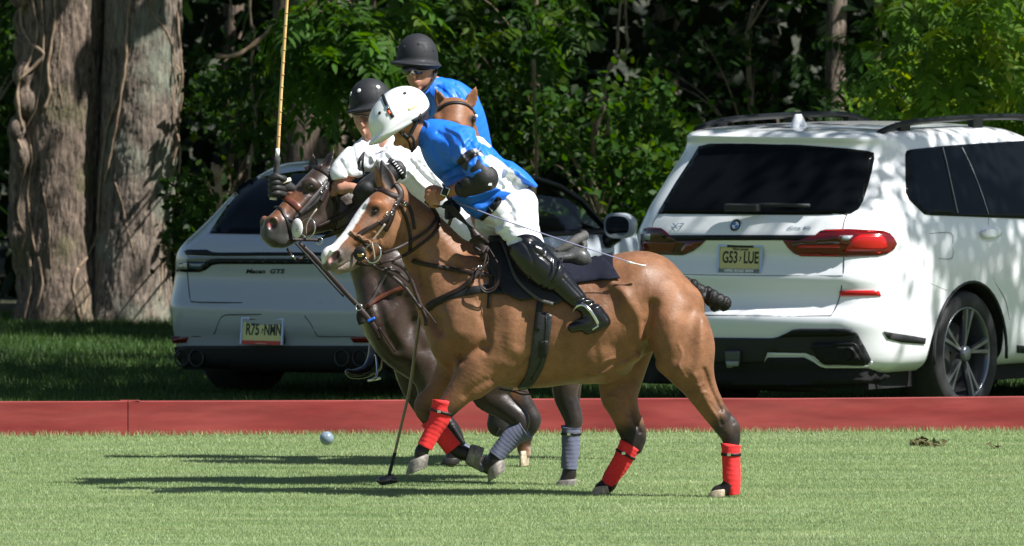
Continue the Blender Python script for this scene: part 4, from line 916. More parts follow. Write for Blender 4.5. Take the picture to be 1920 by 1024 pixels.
# badges, plate
h = cast(T1, 1380, 423); roundel(h[0]+h[1]*.002, h[1], .040, suv)
m_badge = mat('chrome_badge', (0.42, 0.50, 0.56), 0.25, metal=0.6)
print_on('model_badge', 'X7', 1270, 425, 11, 0, T1, m_badge, suv, 0.004, wide=1.25, bold=0.01, shear=0.2)
print_on('model_badge', 'xDrive', 1489, 428, 6.5, 0, T1, m_badge, suv, 0.004, wide=1.0, bold=0.02, shear=0.15); print_on('model_badge', '40i', 1513, 428, 7.0, 0, T1, m_badge, suv, 0.004, wide=1.25, bold=0.01, shear=0.1)
def plate(car, cxy, T, parent, txt, head, foot, mpl, framem, foot_bg, bw=0.158, topm=None, sz=(0.318, 0.172), tilt=6, pelican=True):
    h = cast(T, *cxy); c = h[0]
    Mx = Matrix.Translation(c) @ car.M().to_3x3().to_4x4() @ Matrix.Rotation(rad(-tilt), 4, 'X') @ Matrix.Rotation(rad(90), 4, 'X')   # x right, y up, z out of the plate
    w, h_ = sz[0]/2, sz[1]/2
    p = boxes('number_plate', [(-w+.006, w-.006, -h_+.004, h_-.004, 0.010, 0.014)], mpl, parent, M=Mx)
    for bx_ in ((-w, -w+.012, -h_, h_, .008, .022), (w-.012, w, -h_, h_, .008, .022), (-w+.012, -w+.065, h_-.012, h_, .008, .022), (w-.065, w-.012, h_-.012, h_, .008, .022)): boxes('plate_frame', [bx_], framem, p, M=Mx)
    boxes('plate_frame_foot', [(-w+.012, w-.012, -h_, -h_+.024, .008, .022)], foot_bg, p, M=Mx); boxes('plate_holder', [(-w+.01, w-.01, -h_+.01, h_-.01, -.03, .009)], m_trimm, p, M=Mx)
    boxes('plate_frame_top', [(-w+.065, w-.065, h_-.016, h_, .008, .021)], topm or m_trimm, p, M=Mx)
    L_, R_t = txt
    text_obj('lettering', L_, 0.104, Mx @ Matrix.Translation((-0.073, 0.006, .0150)), m_ptext, p, extrude=.0006, bold=0.0025, scale=(0.62, 0.98))
    text_obj('lettering', R_t, 0.104, Mx @ Matrix.Translation((0.078, 0.006, .0150)), m_ptext, p, extrude=.0006, bold=0.0025, scale=(0.62 if R_t != 'NMN' else 0.54, 0.98))
    mesh_obj('state_mark', [tuple(Mx @ Vector((x*.9, y*.9, .0152))) for x, y in ((0.0, .018), (.010, .014), (.008, .002), (.004, -.004), (-.002, -.018), (-.009, -.012), (.001, -.002), (-.004, .006))], [(0, 1, 2, 3, 6, 7), (3, 4, 5, 6)], m_ptext, p, False)
    text_obj('plate_heading', head[0], 0.024, Mx @ Matrix.Translation((0, h_-.026, .0150)), head[1], p, extrude=.0004, bold=0.0005)
    text_obj('frame_lettering', foot[0], 0.0225, Mx @ Matrix.Translation((0, -h_+.012, .0225)), foot[1], p, extrude=.0006, bold=0.0012, scale=(foot[2], 1))
    return p
plate(c1, (1390, 486), T1, suv, ('G53', 'LUE'), ('New Jersey', m_ptext), ('OPEN ROAD BMW', mat('foot_lettering', (0.75, 0.76, 0.8), 0.5), 1.12), m_plate, mat('frame_pale_blue', (0.42, 0.52, 0.72), 0.25, metal=.4), mat('frame_dark', (0.16, 0.18, 0.20), 0.4))
# ---------------------------------------------------------------- pale grey coupe-like SUV (left, behind the horses)
c2 = Car(498, 84.6, 31)
mac = empty('parked_car', 'pale grey sporty SUV with full-width dark lamp band, shaded behind the horses at the left', 'car', tuple(c2.w(0, 2.3, 0)))
LV2 = [(0.19, 0.80, 0.18, 0.20, 4.5, 0.10, 0.8), (0.23, 0.86, 0.10, 0.24, 4.6, 0.12, 0.8), (0.32, 0.90, 0.06, 0.28, 4.62, 0.13, 0.8), (0.40, 0.91, 0.04, 0.28, 4.62, 0.13, 0.8), (0.46, 0.915, 0.012, 0.30, 4.65, 0.14, 0.8), (0.56, 0.925, 0.0, 0.31, 4.66, 0.14, 0.8), (0.60, 0.927, 0.004, 0.31, 4.66, 0.14, 0.8), (0.66, 0.93, 0.03, 0.32, 4.65, 0.14, 0.8), (0.74, 0.93, 0.055, 0.33, 4.62, 0.14, 0.8),
       (0.80, 0.925, 0.06, 0.34, 4.6, 0.14, 0.8), (0.88, 0.92, 0.045, 0.35, 4.5, 0.14, 0.9), (0.94, 0.91, 0.05, 0.36, 4.3, 0.15, 1.0), (1.00, 0.89, 0.10, 0.38, 3.7, 0.15, 0.9), (1.06, 0.865, 0.20, 0.38, 3.1, 0.14, 0.7), (1.16, 0.82, 0.34, 0.36, 2.95, 0.13, 0.6), (1.28, 0.77, 0.50, 0.34, 2.75, 0.12, 0.5), (1.37, 0.715, 0.66, 0.32, 2.5, 0.11, 0.5), (1.43, 0.67, 0.80, 0.30, 2.3, 0.10, 0.4), (1.47, 0.62, 0.92, 0.28, 2.1, 0.08, 0.4), (1.495, 0.52, 1.1, 0.25, 1.95, 0.06, 0.4), (1.505, 0.35, 1.3, 0.2, 1.8, 0.03, 0.3)]
ha2 = lambda y, z: 0.03*math.exp(-((y-0.95)/0.5)**2)*math.exp(-((z-0.75)/0.25)**2)
yw2 = 0.98
wpoly = [(1.05, 1.02), (2.78, 1.02), (2.74, 1.08), (2.58, 1.22), (2.38, 1.32), (2.14, 1.375), (1.6, 1.40), (1.05, 1.39)]
shell2, T2c = build_shell('body', c2, car_shell(c2, smooth_levels(LV2, 3), haunch=ha2), m_pgrey, mac,
    [cyl_cutter(c2, 0.58, 1.2, yw2, 0.365, 0.41, m_under), cyl_cutter(c2, -1.2, -0.58, yw2, 0.365, 0.41, m_under), cyl_cutter(c2, 0.58, 1.2, 3.80, 0.365, 0.41, m_under), cyl_cutter(c2, -1.2, -0.58, 3.80, 0.365, 0.41, m_under), prism_cutter(c2, wpoly, -1.4, 1.4, m_under), cabin_cutter(c2, m_under)], m_under)
m_clear = bpy.data.materials.new('clear_car_glass'); m_clear.use_nodes = True; N = m_clear.node_tree.nodes; L = m_clear.node_tree.links
N.remove(N['Principled BSDF']); gl_ = N.new('ShaderNodeBsdfGlossy'); gl_.inputs['Roughness'].default_value = 0.02; trn = N.new('ShaderNodeBsdfTransparent'); trn.inputs[0].default_value = (0.86, 0.90, 0.87, 1); fr_ = N.new('ShaderNodeFresnel'); fr_.inputs[0].default_value = 1.35; mxs = N.new('ShaderNodeMixShader')
L.new(fr_.outputs[0], mxs.inputs[0]); L.new(trn.outputs[0], mxs.inputs[1]); L.new(gl_.outputs[0], mxs.inputs[2]); L.new(mxs.outputs[0], N['Material Output'].inputs[0])
for sg in (-1, 1):
    def sx(y, z): 
        ls = smooth_levels(LV2, 3); lv = min(ls, key=lambda q: abs(q[0]-z)); t = (y-(lv[4]+lv[2])/2)/((lv[4]-lv[2])/2); return lv[1]*(1-0.035*abs(t)**3)
    pts = [c2.w(sg*(sx(y, z)-0.012), y, z) for y, z in wpoly]
    gw = mesh_obj('side_window', pts, [tuple(range(len(pts)))], m_clear, mac, False)
    loop = [c2.w(sg*(sx(y, z)+0.002), y, z) for y, z in wpoly+wpoly[:1]]
    tube('window_surround', loop, .022, m_trim, gw, sub=1, seg=6)
    tube('door_pillar', [c2.w(sg*(sx(1.75, 1.02)-.01), 1.72, 1.0), c2.w(sg*(sx(1.8, 1.45)-.01), 1.80, 1.46)], .05, m_trim, gw, flat=.4)
mesh_obj('windscreen', [c2.w(-.68, 2.98, 1.05), c2.w(.68, 2.98, 1.05), c2.w(.57, 2.42, 1.355), c2.w(-.57, 2.42, 1.355)], [(0, 1, 2, 3)], m_clear, mac, False)
# seats inside
for x in (-.38, .38):
    for y in (1.3, 2.1):
        st_ = boxes('seat', [(x-.24, x+.24, y-.08, y+.06, .9, 1.2), (x-.12, x+.12, y-.07, y+.02, 1.2, 1.36)], m_trimm, mac, M=c2.M(), bevel=.04)
tube('dashboard', [c2.w(-.7, 2.62, 1.03), c2.w(.7, 2.62, 1.03)], .09, m_trimm, mac); ring('steering_wheel', c2.w(-.38, 2.42, 1.08), .18, .015, m_trimm, mac, n=tuple(-c2.h+np.array([0, 0, .4])))
rw2 = cp('rear_window', P2(393, 438, 420, 396, 448, 352, 458, 342, 474, 335, 560, 322, 700, 315, 740, 320, 760, 340, 776, 400, 782, 436, 700, 440, 560, 441), m_glass, T2c, mac)
band = cp('lamp_band', P2(346, 472, 352, 469, 388, 469, 398, 473, 410, 474, 560, 474, 700, 474, 765, 474, 765, 480, 560, 480, 402, 480, 350, 478), m_trim, T2c, mac)
cp('lamp_strip', P2(352, 481, 560, 482, 765, 481, 765, 485, 560, 486, 400, 485, 392, 488, 350, 489), mat('pale_lamp_strip', (0.20, 0.23, 0.24), 0.2, coat=.6), T2c, mac)
b2_ = cp('lamp_band', P2(333, 505, 337, 494, 353, 490, 384, 490, 398, 486, 412, 485, 560, 486, 765, 486, 765, 495, 560, 495, 412, 495, 398, 497, 386, 506, 376, 510, 345, 510, 331, 509), m_trim, T2c, mac)
cp('tail_lamp', P2(338, 496, 352, 492, 353, 504, 335, 505), mat('pale_lamp', (0.40, 0.40, 0.36), 0.2, coat=.6), T2c, b2_, lift=.008); cp('tail_lamp', P2(356, 493, 386, 492, 380, 503, 357, 504), mat('blue_grey_lamp', (0.06, 0.09, 0.13), 0.15, coat=.8), T2c, b2_, lift=.008)
cp('clear_segment', P2(360, 495, 380, 495, 378, 499, 360, 499), m_lampg, T2c, b2_, lift=.012, thick=.001, step=4); cp('clear_segment', P2(346, 493, 353, 492, 353, 500, 346, 500), mat('painted_lamp_glint', (0.75, 0.75, 0.7), .2), T2c, b2_, lift=.012, thick=.001, step=4)  # last segment is a glint painted as a pale patch
for k, ch in enumerate('PORSCHE'): print_on('band_lettering', ch, 452+k*21, 490.5, 4.5, 0, T2c, mat('dim_letter', (0.05, 0.06, 0.08), .3), band, .006, wide=1.7)
print_on('model_badge', 'Macan', 479, 509, 8, 0, T2c, m_trim, mac, .004, wide=1.25, bold=0.03, shear=.25); print_on('model_badge', 'GTS', 519, 509, 8, 0, T2c, m_trim, mac, .004, wide=1.35, bold=0.03, shear=.25)
cl_('panel_gap_and_crease', P2(351, 510, 354, 540, 357, 562, 364, 566, 400, 567, 500, 568, 600, 567, 700, 565, 764, 562), 1.8, T2c, mac, s=296)
cl_('panel_gap_and_crease', P2(356, 470, 352, 480, 350, 510), 1.2, T2c, mac, s=296)
cl_('recess_shade_strip', P2(320, 631, 360, 631, 396, 630, 404, 620, 412, 600, 420, 592, 440, 590, 560, 590, 572, 594, 584, 610, 594, 628, 606, 631, 690, 631), 2.2, T2c, mac, mat('recess_shadow_line', (0.10, 0.11, 0.12), .6), s=296)  # dark strip painting the shadow along the plate recess
cp('reflector', P2(323, 632, 354, 631, 350, 642, 326, 644), m_tail, T2c, mac, lift=.004); cp('reflector', P2(656, 631, 692, 631, 692, 642, 664, 642), m_tail, T2c, mac, lift=.004)
bl2 = cp('bumper_lower', P2(329, 650, 345, 648, 560, 648, 700, 648, 770, 648, 770, 690, 700, 694, 500, 694, 345, 686, 332, 668), m_trimm, T2c, mac, lift=.004, thick=.006)
for x, y in ((348, 673), (374, 674), (644, 674), (678, 675)):
    h = cast(T2c, x, min(y, 668)) or cast(T2c, x, 655)
    e = ring('exhaust_pipe', h[0]+h[1]*.03, .052, .007, mat('dark_chrome', (0.035, 0.038, 0.042), .35, metal=.6), bl2, n=-Vector(c2.h))
boxes('underbody', [(-.75, .75, 0.2, 4.4, .18, .36)], m_under, mac, M=c2.M())
for x, y, sd_ in ((.91, yw2, 1), (-.91, yw2, -1), (.90, 3.8, 1), (-.90, 3.8, -1)): wheel(c2, x, y, .365, .26, .29, mac, False, sd_)
plate(c2, (494, 621), T2c, mac, ('R75', 'NMN'), ('', m_ptext) if False else ('NEW JERSEY', mat('red_heading', (0.45, 0.10, 0.08), .5)), ('FLEMINGTON', mat('foot_orange', (0.8, 0.45, 0.3), .5), 1.0) if False else ('................', mat('foot_orange', (0.8, 0.45, 0.3), .5), 1.0), m_plate2, mat('frame_pale_blue', (0, 0, 0)), mat('frame_red', (0.55, 0.06, 0.04), .5), topm=mat('frame_maroon', (0.10, 0.03, 0.03), .5))
tube('bottom_frame', [(0, 0, 0), (0, 0, 0.001)], .001, m_under, mac) if False else None
# door mirror, door, roof strip
mr_ = empty('door_mirror'); place(mr_, mac)
mc = c2.w(1.03, 2.70, 1.06); Ms = Matrix(((c2.r[0], c2.h[0], 0, 0), (c2.r[1], c2.h[1], 0, 0), (0, 0, 1, 0), (0, 0, 0, 1))).to_3x3()
rg = []
for y, a, b_ in ((-.055, .095, .075), (-.05, .105, .083), (0.0, .105, .083), (.06, .085, .065), (.10, .05, .04), (.11, .01, .01)):
    rg.append([tuple(Vector(mc)+Ms @ Vector((a*math.copysign(abs(math.cos(t))**.7, math.cos(t)), y, b_*math.copysign(abs(math.sin(t))**.7, math.sin(t))))) for t in [2*math.pi*i/24 for i in range(24)]])
loft('mirror_shell', rg, m_pgrey, mr_)
loft('mirror_glass', [[tuple(Vector(mc)+Ms @ Vector((a*math.copysign(abs(math.cos(t))**.7, math.cos(t)), -.0575, a*.72*math.copysign(abs(math.sin(t))**.7, math.sin(t))))) for t in [2*math.pi*i/24 for i in range(24)]] for a in (.088, .001)], mat('mirror', (.25, .27, .27), .03, metal=1), mr_, caps=False)
tube('mirror_foot', [c2.w(.90, 2.72, .95), c2.w(.98, 2.72, 1.0)], .05, m_trim, mr_)
cl_('roof_strip', P2(966, 318, 1003, 322, 1044, 338, 1085, 366, 1120, 396, 1140, 414), 3, T2c, mac, m_trim, .004, s=290) if False else None

# ================================================================ bay horse (front)
COAT = (0.188, 0.083, 0.038); COATD = (0.15, 0.06, 0.025); COATL = (0.26, 0.125, 0.064); BLK = (0.013, 0.010, 0.009)
def coat_mat(name, spec=0.5, rough=0.42, bs=1.0):
    m = bpy.data.materials.new(name); m.use_nodes = True; N = m.node_tree.nodes; L = m.node_tree.links; b = N['Principled BSDF']
    a = N.new('ShaderNodeAttribute'); a.attribute_name = 'Col'; tc = N.new('ShaderNodeTexCoord')
    n1 = N.new('ShaderNodeTexNoise'); n1.inputs['Scale'].default_value = 9; n1.inputs['Detail'].default_value = 8; n1.inputs['Roughness'].default_value = 0.65
    mp = N.new('ShaderNodeMapping'); mp.inputs['Scale'].default_value = (60, 60, 150); mp.inputs['Rotation'].default_value = (0, 0.5, 0)
    n2 = N.new('ShaderNodeTexNoise'); n2.inputs['Scale'].default_value = 1.2; n2.inputs['Detail'].default_value = 5
    L.new(tc.outputs['Object'], n1.inputs['Vector']); L.new(tc.outputs['Object'], mp.inputs[0]); L.new(mp.outputs[0], n2.inputs['Vector'])
    mr = N.new('ShaderNodeMapRange'); mr.inputs[1].default_value = 0.3; mr.inputs[2].default_value = 0.7; mr.inputs[3].default_value = 0.70; mr.inputs[4].default_value = 1.30
    L.new(n1.outputs['Fac'], mr.inputs[0])
    mr2 = N.new('ShaderNodeMapRange'); mr2.inputs[1].default_value = 0.3; mr2.inputs[2].default_value = 0.7; mr2.inputs[3].default_value = 0.88; mr2.inputs[4].default_value = 1.12
    L.new(n2.outputs['Fac'], mr2.inputs[0])
    mu = N.new('ShaderNodeMath'); mu.operation = 'MULTIPLY'; L.new(mr.outputs[0], mu.inputs[0]); L.new(mr2.outputs[0], mu.inputs[1])
    sc = N.new('ShaderNodeVectorMath'); sc.operation = 'SCALE'; L.new(a.outputs['Color'], sc.inputs[0]); L.new(mu.outputs[0], sc.inputs['Scale'])
    L.new(sc.outputs[0], b.inputs['Base Color'])
    mr3 = N.new('ShaderNodeMapRange'); mr3.inputs[1].default_value = 0.35; mr3.inputs[2].default_value = 0.65; mr3.inputs[3].default_value = rough-0.08; mr3.inputs[4].default_value = rough+0.16
    L.new(n1.outputs['Fac'], mr3.inputs[0]); L.new(mr3.outputs[0], b.inputs['Roughness'])
    b.inputs['Specular IOR Level'].default_value = spec
    b.inputs['Sheen Weight'].default_value = 0.05
    # muscles, veins and hair relief
    n3 = N.new('ShaderNodeTexNoise'); n3.inputs['Scale'].default_value = 26; n3.inputs['Detail'].default_value = 7; n3.inputs['Distortion'].default_value = 0.7
    L.new(tc.outputs['Object'], n3.inputs['Vector'])
    b1 = N.new('ShaderNodeBump'); b1.inputs['Strength'].default_value = 0.25*bs; b1.inputs['Distance'].default_value = 0.008; L.new(n3.outputs['Fac'], b1.inputs['Height'])
    mpv = N.new('ShaderNodeMapping'); mpv.inputs['Scale'].default_value = (1, 1, 0.8)
    nd = N.new('ShaderNodeTexNoise'); nd.inputs['Scale'].default_value = 7; nd.inputs['Detail'].default_value = 3
    L.new(tc.outputs['Object'], nd.inputs['Vector'])
    ad = N.new('ShaderNodeMixRGB'); ad.blend_type = 'LINEAR_LIGHT'; ad.inputs[0].default_value = 0.12
    L.new(tc.outputs['Object'], ad.inputs[1]); L.new(nd.outputs['Color'], ad.inputs[2])
    vo = N.new('ShaderNodeTexVoronoi'); vo.feature = 'DISTANCE_TO_EDGE'; vo.inputs['Scale'].default_value = 8; L.new(ad.outputs[0], vo.inputs['Vector'])
    vm = N.new('ShaderNodeMapRange'); vm.inputs[1].default_value = 0.0; vm.inputs[2].default_value = 0.05; vm.inputs[3].default_value = 1; vm.inputs[4].default_value = 0
    L.new(vo.outputs['Distance'], vm.inputs[0])
    b3 = N.new('ShaderNodeBump'); b3.inputs['Strength'].default_value = 0.10*bs; b3.inputs['Distance'].default_value = 0.004; L.new(vm.outputs[0], b3.inputs['Height']); L.new(b1.outputs[0], b3.inputs['Normal'])
    b2 = N.new('ShaderNodeBump'); b2.inputs['Strength'].default_value = 0.3; b2.inputs['Distance'].default_value = 0.0015; L.new(n2.outputs['Fac'], b2.inputs['Height']); L.new(b3.outputs[0], b2.inputs['Normal'])
    L.new(b2.outputs[0], b.inputs['Normal'])
    return m
m_bay = coat_mat('bay_coat', rough=0.47, spec=0.36)
m_leather = mat('dark_leather', (0.020, 0.011, 0.009), 0.52, spec=0.35, var=0.3, vscale=30, bump=0.2, bscale=200)
m_black = mat('black_leather', (0.011, 0.011, 0.012), 0.52, spec=0.35, var=0.3, vscale=30, bump=0.25, bscale=150)
m_brownl = mat('brown_leather', (0.12, 0.035, 0.02), 0.4, var=0.25, vscale=30, bump=0.2, bscale=200)
m_steel = mat('steel', (0.75, 0.75, 0.74), 0.16, metal=1)
m_brass = mat('brass', (0.7, 0.45, 0.15), 0.25, metal=1)
m_rubber = mat('black_rubber', (0.018, 0.018, 0.018), 0.55)
m_eye = mat('eye', (0.01, 0.006, 0.004), 0.05, coat=1)
m_hoof = mat('hoof_horn', (0.26, 0.235, 0.20), 0.6, col2=(0.12, 0.11, 0.10), vscale=25, var=0.3, bump=0.4, bscale=80)
m_hoofp = mat('pale_hoof_horn', (0.50, 0.42, 0.30), 0.6, col2=(0.30, 0.24, 0.16), vscale=25, var=0.3, bump=0.4, bscale=80)
m_red = mat('red_bandage', (0.78, 0.028, 0.030), 0.85, var=0.12, vscale=40, bump=0.5, bscale=160, sheen=0.02)
m_grey = mat('grey_bandage', (0.115, 0.125, 0.19), 0.85, var=0.12, vscale=40, bump=0.5, bscale=160, sheen=0.02)
m_hair = mat('black_hair', (0.006, 0.0055, 0.0055), 0.55, spec=0.3, bump=0.5, bscale=120, bdist=0.004, stretch=(1, 1, 1))
m_velvet = mat('navy_pad', (0.009, 0.010, 0.020), 0.9, spec=0.2, var=0.2, vscale=60, bump=0.4, bscale=300)

def hoof(name, cor, sole, toe, rt, rs, m, fr, parent, grow=1.10):
    cor = np.array(cor, float); sole = np.array(sole, float); toe = np.array(toe, float)
    ax = sole-cor; toe /= np.linalg.norm(toe); sd = np.array([0, 0, 1.]); rings = []
    for t, g, off in ((-0.12, 0.86, 0), (0.02, 1.0, 0), (0.12, 1.03, 0), (0.5, 1.03+(grow-1)*0.5, 0.04), (0.94, grow, 0.1), (1.0, grow*0.98, 0.1), (1.0, grow*0.7, 0.1), (0.9, grow*0.5, 0.1)):
        c = cor+ax*t+toe*rt*off*0.5; R = []
        for j in range(24):
            a = 2*math.pi*j/24; ct = math.cos(a); st = math.sin(a)
            e = toe*rt*g*(ct if ct > 0 else ct*0.88)+sd*rs*g*st*(1 if ct > -0.3 else 0.9)
            R.append(fr.w(c+e))
        rings.append(R)
    return loft(name, rings, m, parent)
def wrap(name, pts, fr, m, parent, turns=10, amp=0.024, strapt=None, seg=28):
    """bandage wound round a leg: overlapping turns with raised edges; flared upper end; optional buckled band"""
    P = cr([(*p[:3], p[3], p[4]) for p in pts], 12); n = len(P); V = []; T = np.gradient(P[:, :3], axis=0); T /= np.linalg.norm(T, axis=1)[:, None]
    L = np.concatenate([[0], np.cumsum(np.linalg.norm(np.diff(P[:, :3], axis=0), axis=1))]); L /= L[-1]
    rr = np.random.default_rng(int(abs(P[0, 0]*7))); ph = rr.uniform(0, 6)
    M = 64; ts = np.linspace(0, 1, M); Pi = np.stack([np.interp(ts, L, P[:, k]) for k in range(5)], 1); Ti = np.stack([np.interp(ts, L, T[:, k]) for k in range(3)], 1)
    def frm(t):
        a = Ti[t]/np.linalg.norm(Ti[t]); up = np.cross((0, 0, 1), a); up /= np.linalg.norm(up); return up, np.cross(a, up), a
    for i in range(M):
        up, sd, a = frm(i)
        for j in range(seg):
            q = 2*math.pi*j/seg
            ph2 = (ts[i]*turns+0.22*math.sin(q+ph)+0.12*math.sin(2*q+1.3*ph)); fz = ph2-math.floor(ph2)
            k = 1+amp*(fz**2-0.4)+0.02*math.sin(5*q+9*ts[i])
            if i < 3: k += (3-i)*0.02*(1+0.8*math.sin(2*q+ph))
            V.append(fr.w(Pi[i, :3]+(up*math.cos(q)*Pi[i, 3]+sd*math.sin(q)*Pi[i, 4])*k+(a*(-2.5-3*math.sin(q*1.0+ph)) if i == 0 else 0)))
    for e, i0 in ((0.84, 0), ):
        pass
    rings = [V[i*seg:(i+1)*seg] for i in range(M)]
    c0 = fr.w(Pi[0, :3]+Ti[0]*3); c1 = fr.w(Pi[-1, :3])
    rings = [[c0+(v-c0)*0.8 for v in rings[0]]]+rings+[[c1+(v-c1)*0.8 for v in rings[-1]]]
    o = loft(name, rings, m, parent)
    if strapt is not None:
        R = []
        for dt, g in ((-0.028, 1.04), (-0.026, 1.11), (0.026, 1.11), (0.028, 1.04)):
            i = min(M-1, max(0, int((strapt+dt)*(M-1)+0.5))); up, sd, a = frm(i); c = Pi[0, :3]*0+np.array([np.interp(strapt+dt, ts, Pi[:, k]) for k in range(3)])
            R.append([fr.w(c+(up*math.cos(2*math.pi*j/seg)*Pi[i, 3]+sd*math.sin(2*math.pi*j/seg)*Pi[i, 4])*g) for j in range(seg)])
        loft('strap', R, m_black, o)
        i = int(strapt*(M-1)); up, sd, a = frm(i); c = Pi[i, :3]-np.array([0, 0, 1])*Pi[i, 4]*1.1+up*Pi[i, 3]*0.25
        q = fr.w(c); boxes('buckle', [(q[0]-.010, q[0]+.010, q[1]-.004, q[1]+.003, q[2]-.008, q[2]+.008)], m_steel, o, bevel=.002)
    return o
def yawside(phi): return (-math.sin(rad(phi)), 0, math.cos(rad(phi)))

FB = Frame(73.1)
bay = empty('polo_pony', 'light bay horse with white blaze and red leg bandages galloping in front', 'horse', tuple(FB(1100, 925, 0)))
bay.location.z = 0
B = Body(595, 1400, 290, 945, -125, 125, 2.0)
# trunk
B.chain([(880, 585, 0, 108, 66), (940, 592, 0, 130, 88), (1010, 600, 0, 128, 101), (1080, 602, 0, 112, 103), (1150, 588, 0, 98, 96), (1205, 566, 0, 82, 84)], 20)
B.chain([(1160, 565, 0, 84, 84), (1208, 562, 0, 84, 90), (1236, 584, 0, 70, 84), (1262, 612, 0, 54, 70)], 16)
B.ell((1195, 515, 0), (60, 36, 58), 26)
B.ell((1100, 664, 0), (84, 42, 74), 26)
B.ell((1272, 574, 0), (50, 48, 60), 16)
# withers + back ridge
B.chain([(900, 482, 0, 26, 16), (950, 480, 0, 26, 20), (1010, 500, 0, 26, 30)], 40)
# breast
B.chain([(838, 590, 0, 42, 56), (852, 640, 0, 46, 62), (885, 690, 0, 42, 58)], 24)
B.ell((852, 640, -38), (44, 46, 30), 16); B.ell((852, 640, 38), (44, 46, 30), 16)
# neck
ny = yawside(10)
B.chain([(752, 398, -14, 40, 25), (785, 436, -12, 50, 29), (822, 490, -6, 64, 36), (862, 545, 0, 84, 52), (900, 590, 0, 98, 70)], 22, side=ny)
B.chain([(790, 530, -18, 22, 14), (812, 580, -24, 24, 18), (832, 612, -30, 26, 20)], 20)
# shoulder blade, near and far
for sg in (-1, 1):
    B.chain([(905, 500, sg*44, 26, 16), (888, 560, sg*62, 42, 22), (872, 620, sg*66, 46, 26)], 26)
    B.chain([(945, 560, sg*66, 30, 16), (950, 620, sg*74, 42, 22), (935, 665, sg*66, 40, 28)], 24)
# near fore
B.chain([(915, 640, -58, 62, 34), (895, 690, -62, 40, 32), (868, 726, -62, 28, 24), (842, 758, -62, 20, 18), (828, 778, -62, 16, 15), (812, 805, -62, 13, 12), (797, 832, -62, 12, 12), (791, 844, -62, 13, 13), (788, 856, -62, 11, 12)], 14)
B.chain([(955, 686, -55, 24, 20), (925, 706, -60, 17, 15), (895, 730, -62, 12, 11)], 18)
# far fore
B.chain([(872, 650, 42, 46, 34), (846, 696, 50, 30, 28), (819, 738, 52, 23, 22), (798, 762, 52, 22, 20), (803, 782, 50, 18, 17), (825, 812, 50, 13, 12), (851, 843, 50, 12, 12), (866, 851, 50, 14, 13), (880, 856, 50, 11, 12)], 14)
# near hind
B.chain([(1222, 568, -50, 64, 42), (1256, 612, -58, 62, 42), (1275, 640, -61, 59, 40), (1287, 678, -62, 47, 36), (1306, 716, -62, 32, 27), (1334, 762, -60, 24, 20), (1358, 796, -57, 21, 17), (1369, 822, -55, 16, 14), (1371, 870, -55, 13, 12), (1371, 900, -55, 16, 15), (1360, 915, -55, 14, 14), (1346, 921, -55, 14, 14)], 9)
B.chain([(1372, 788, -57, 8, 7), (1379, 800, -57, 8, 7), (1377, 822, -56, 8, 7)], 8)
B.chain([(1302, 600, -50, 20, 22), (1315, 645, -56, 22, 24), (1316, 690, -60, 18, 20), (1328, 740, -60, 12, 12), (1352, 775, -58, 7, 7)], 16)
B.ell((1250, 660, -64), (28, 36, 24), 14)
# far hind
B.chain([(1200, 600, 52, 48, 36), (1180, 655, 66, 45, 32), (1166, 705, 68, 42, 30), (1162, 746, 62, 35, 27), (1174, 785, 56, 27, 21), (1186, 818, 56, 23, 17), (1181, 846, 56, 15, 14), (1160, 880, 56, 13, 12), (1148, 900, 56, 14, 13), (1140, 912, 56, 15, 14), (1128, 919, 56, 13, 14)], 6)
B.chain([(1196, 790, 56, 9, 8), (1203, 822, 56, 9, 8), (1196, 845, 56, 9, 8)], 8)
B.ell((1120, 690, 20), (60, 26, 40), 24)
# flank fold
B.chain([(1200, 590, -72, 9, 10), (1203, 625, -66, 8, 10), (1190, 655, -50, 12, 14)], 16)
# grooves: flank hollow, elbow line, hamstring line, rib line
B.chain([(1186, 560, -112, 7, 10), (1198, 610, -104, 8, 11), (1210, 645, -96, 7, 12)], 22, op='sub')
B.chain([(905, 560, -98, 4, 7), (908, 620, -108, 5, 7), (895, 660, -106, 4, 7)], 18, op='sub')
# head
hs = yawside(27)
B.chain([(744, 372, -20, 34, 27), (716, 394, -33, 35, 33), (694, 418, -44, 34, 28), (668, 447, -56, 28, 22), (645, 468, -66, 24, 20), (628, 482, -73, 21, 20)], 10, side=hs)
B.chain([(752, 410, -20, 42, 20), (728, 434, -30, 38, 21), (700, 455, -42, 27, 17), (672, 472, -55, 19, 15)], 10, side=hs)
B.chain([(676, 480, -56, 15, 13), (654, 491, -64, 16, 15), (636, 496, -70, 16, 16)], 8, side=hs)
B.ell((620, 478, -80), (17, 19, 16), 8)
B.ell((616, 496, -78), (11, 9, 13), 6)
cx = np.array([math.cos(rad(27)), 0, math.sin(rad(27))])
ndir = np.array(hs)*-1                       # near cheek direction
def hp(x, y, d): return (x, y, d)
B.ell((706, 390, -64), (17, 12, 9), 8, ax=[(-0.7, 0.7, -0.3), (0.7, 0.7, 0), (0.2, 0.2, -1)])
B.chain([(690, 383, -60, 5, 5), (704, 379, -66, 6, 5), (718, 385, -64, 5, 5)], 7)
B.chain([(700, 418, -66, 5, 5), (684, 436, -70, 5, 4), (668, 452, -76, 4, 3)], 9)   # facial crest
B.ell((704, 393, -75), (7.5, 5.5, 5), 3, op='sub')
B.chain([(624, 468, -97, 4, 5), (636, 472, -93, 4, 4), (641, 481, -90, 3.5, 4)], 5)  # nostril rim
B.chain([(634, 470, -96, 4, 8), (628, 478, -98, 6, 10), (621, 486, -99, 4, 8)], 4, op='sub')
B.chain([(612, 500, -92, 1.2, 8), (632, 500, -90, 1.4, 8), (656, 487, -84, 1.2, 6)], 3, op='sub')  # mouth line
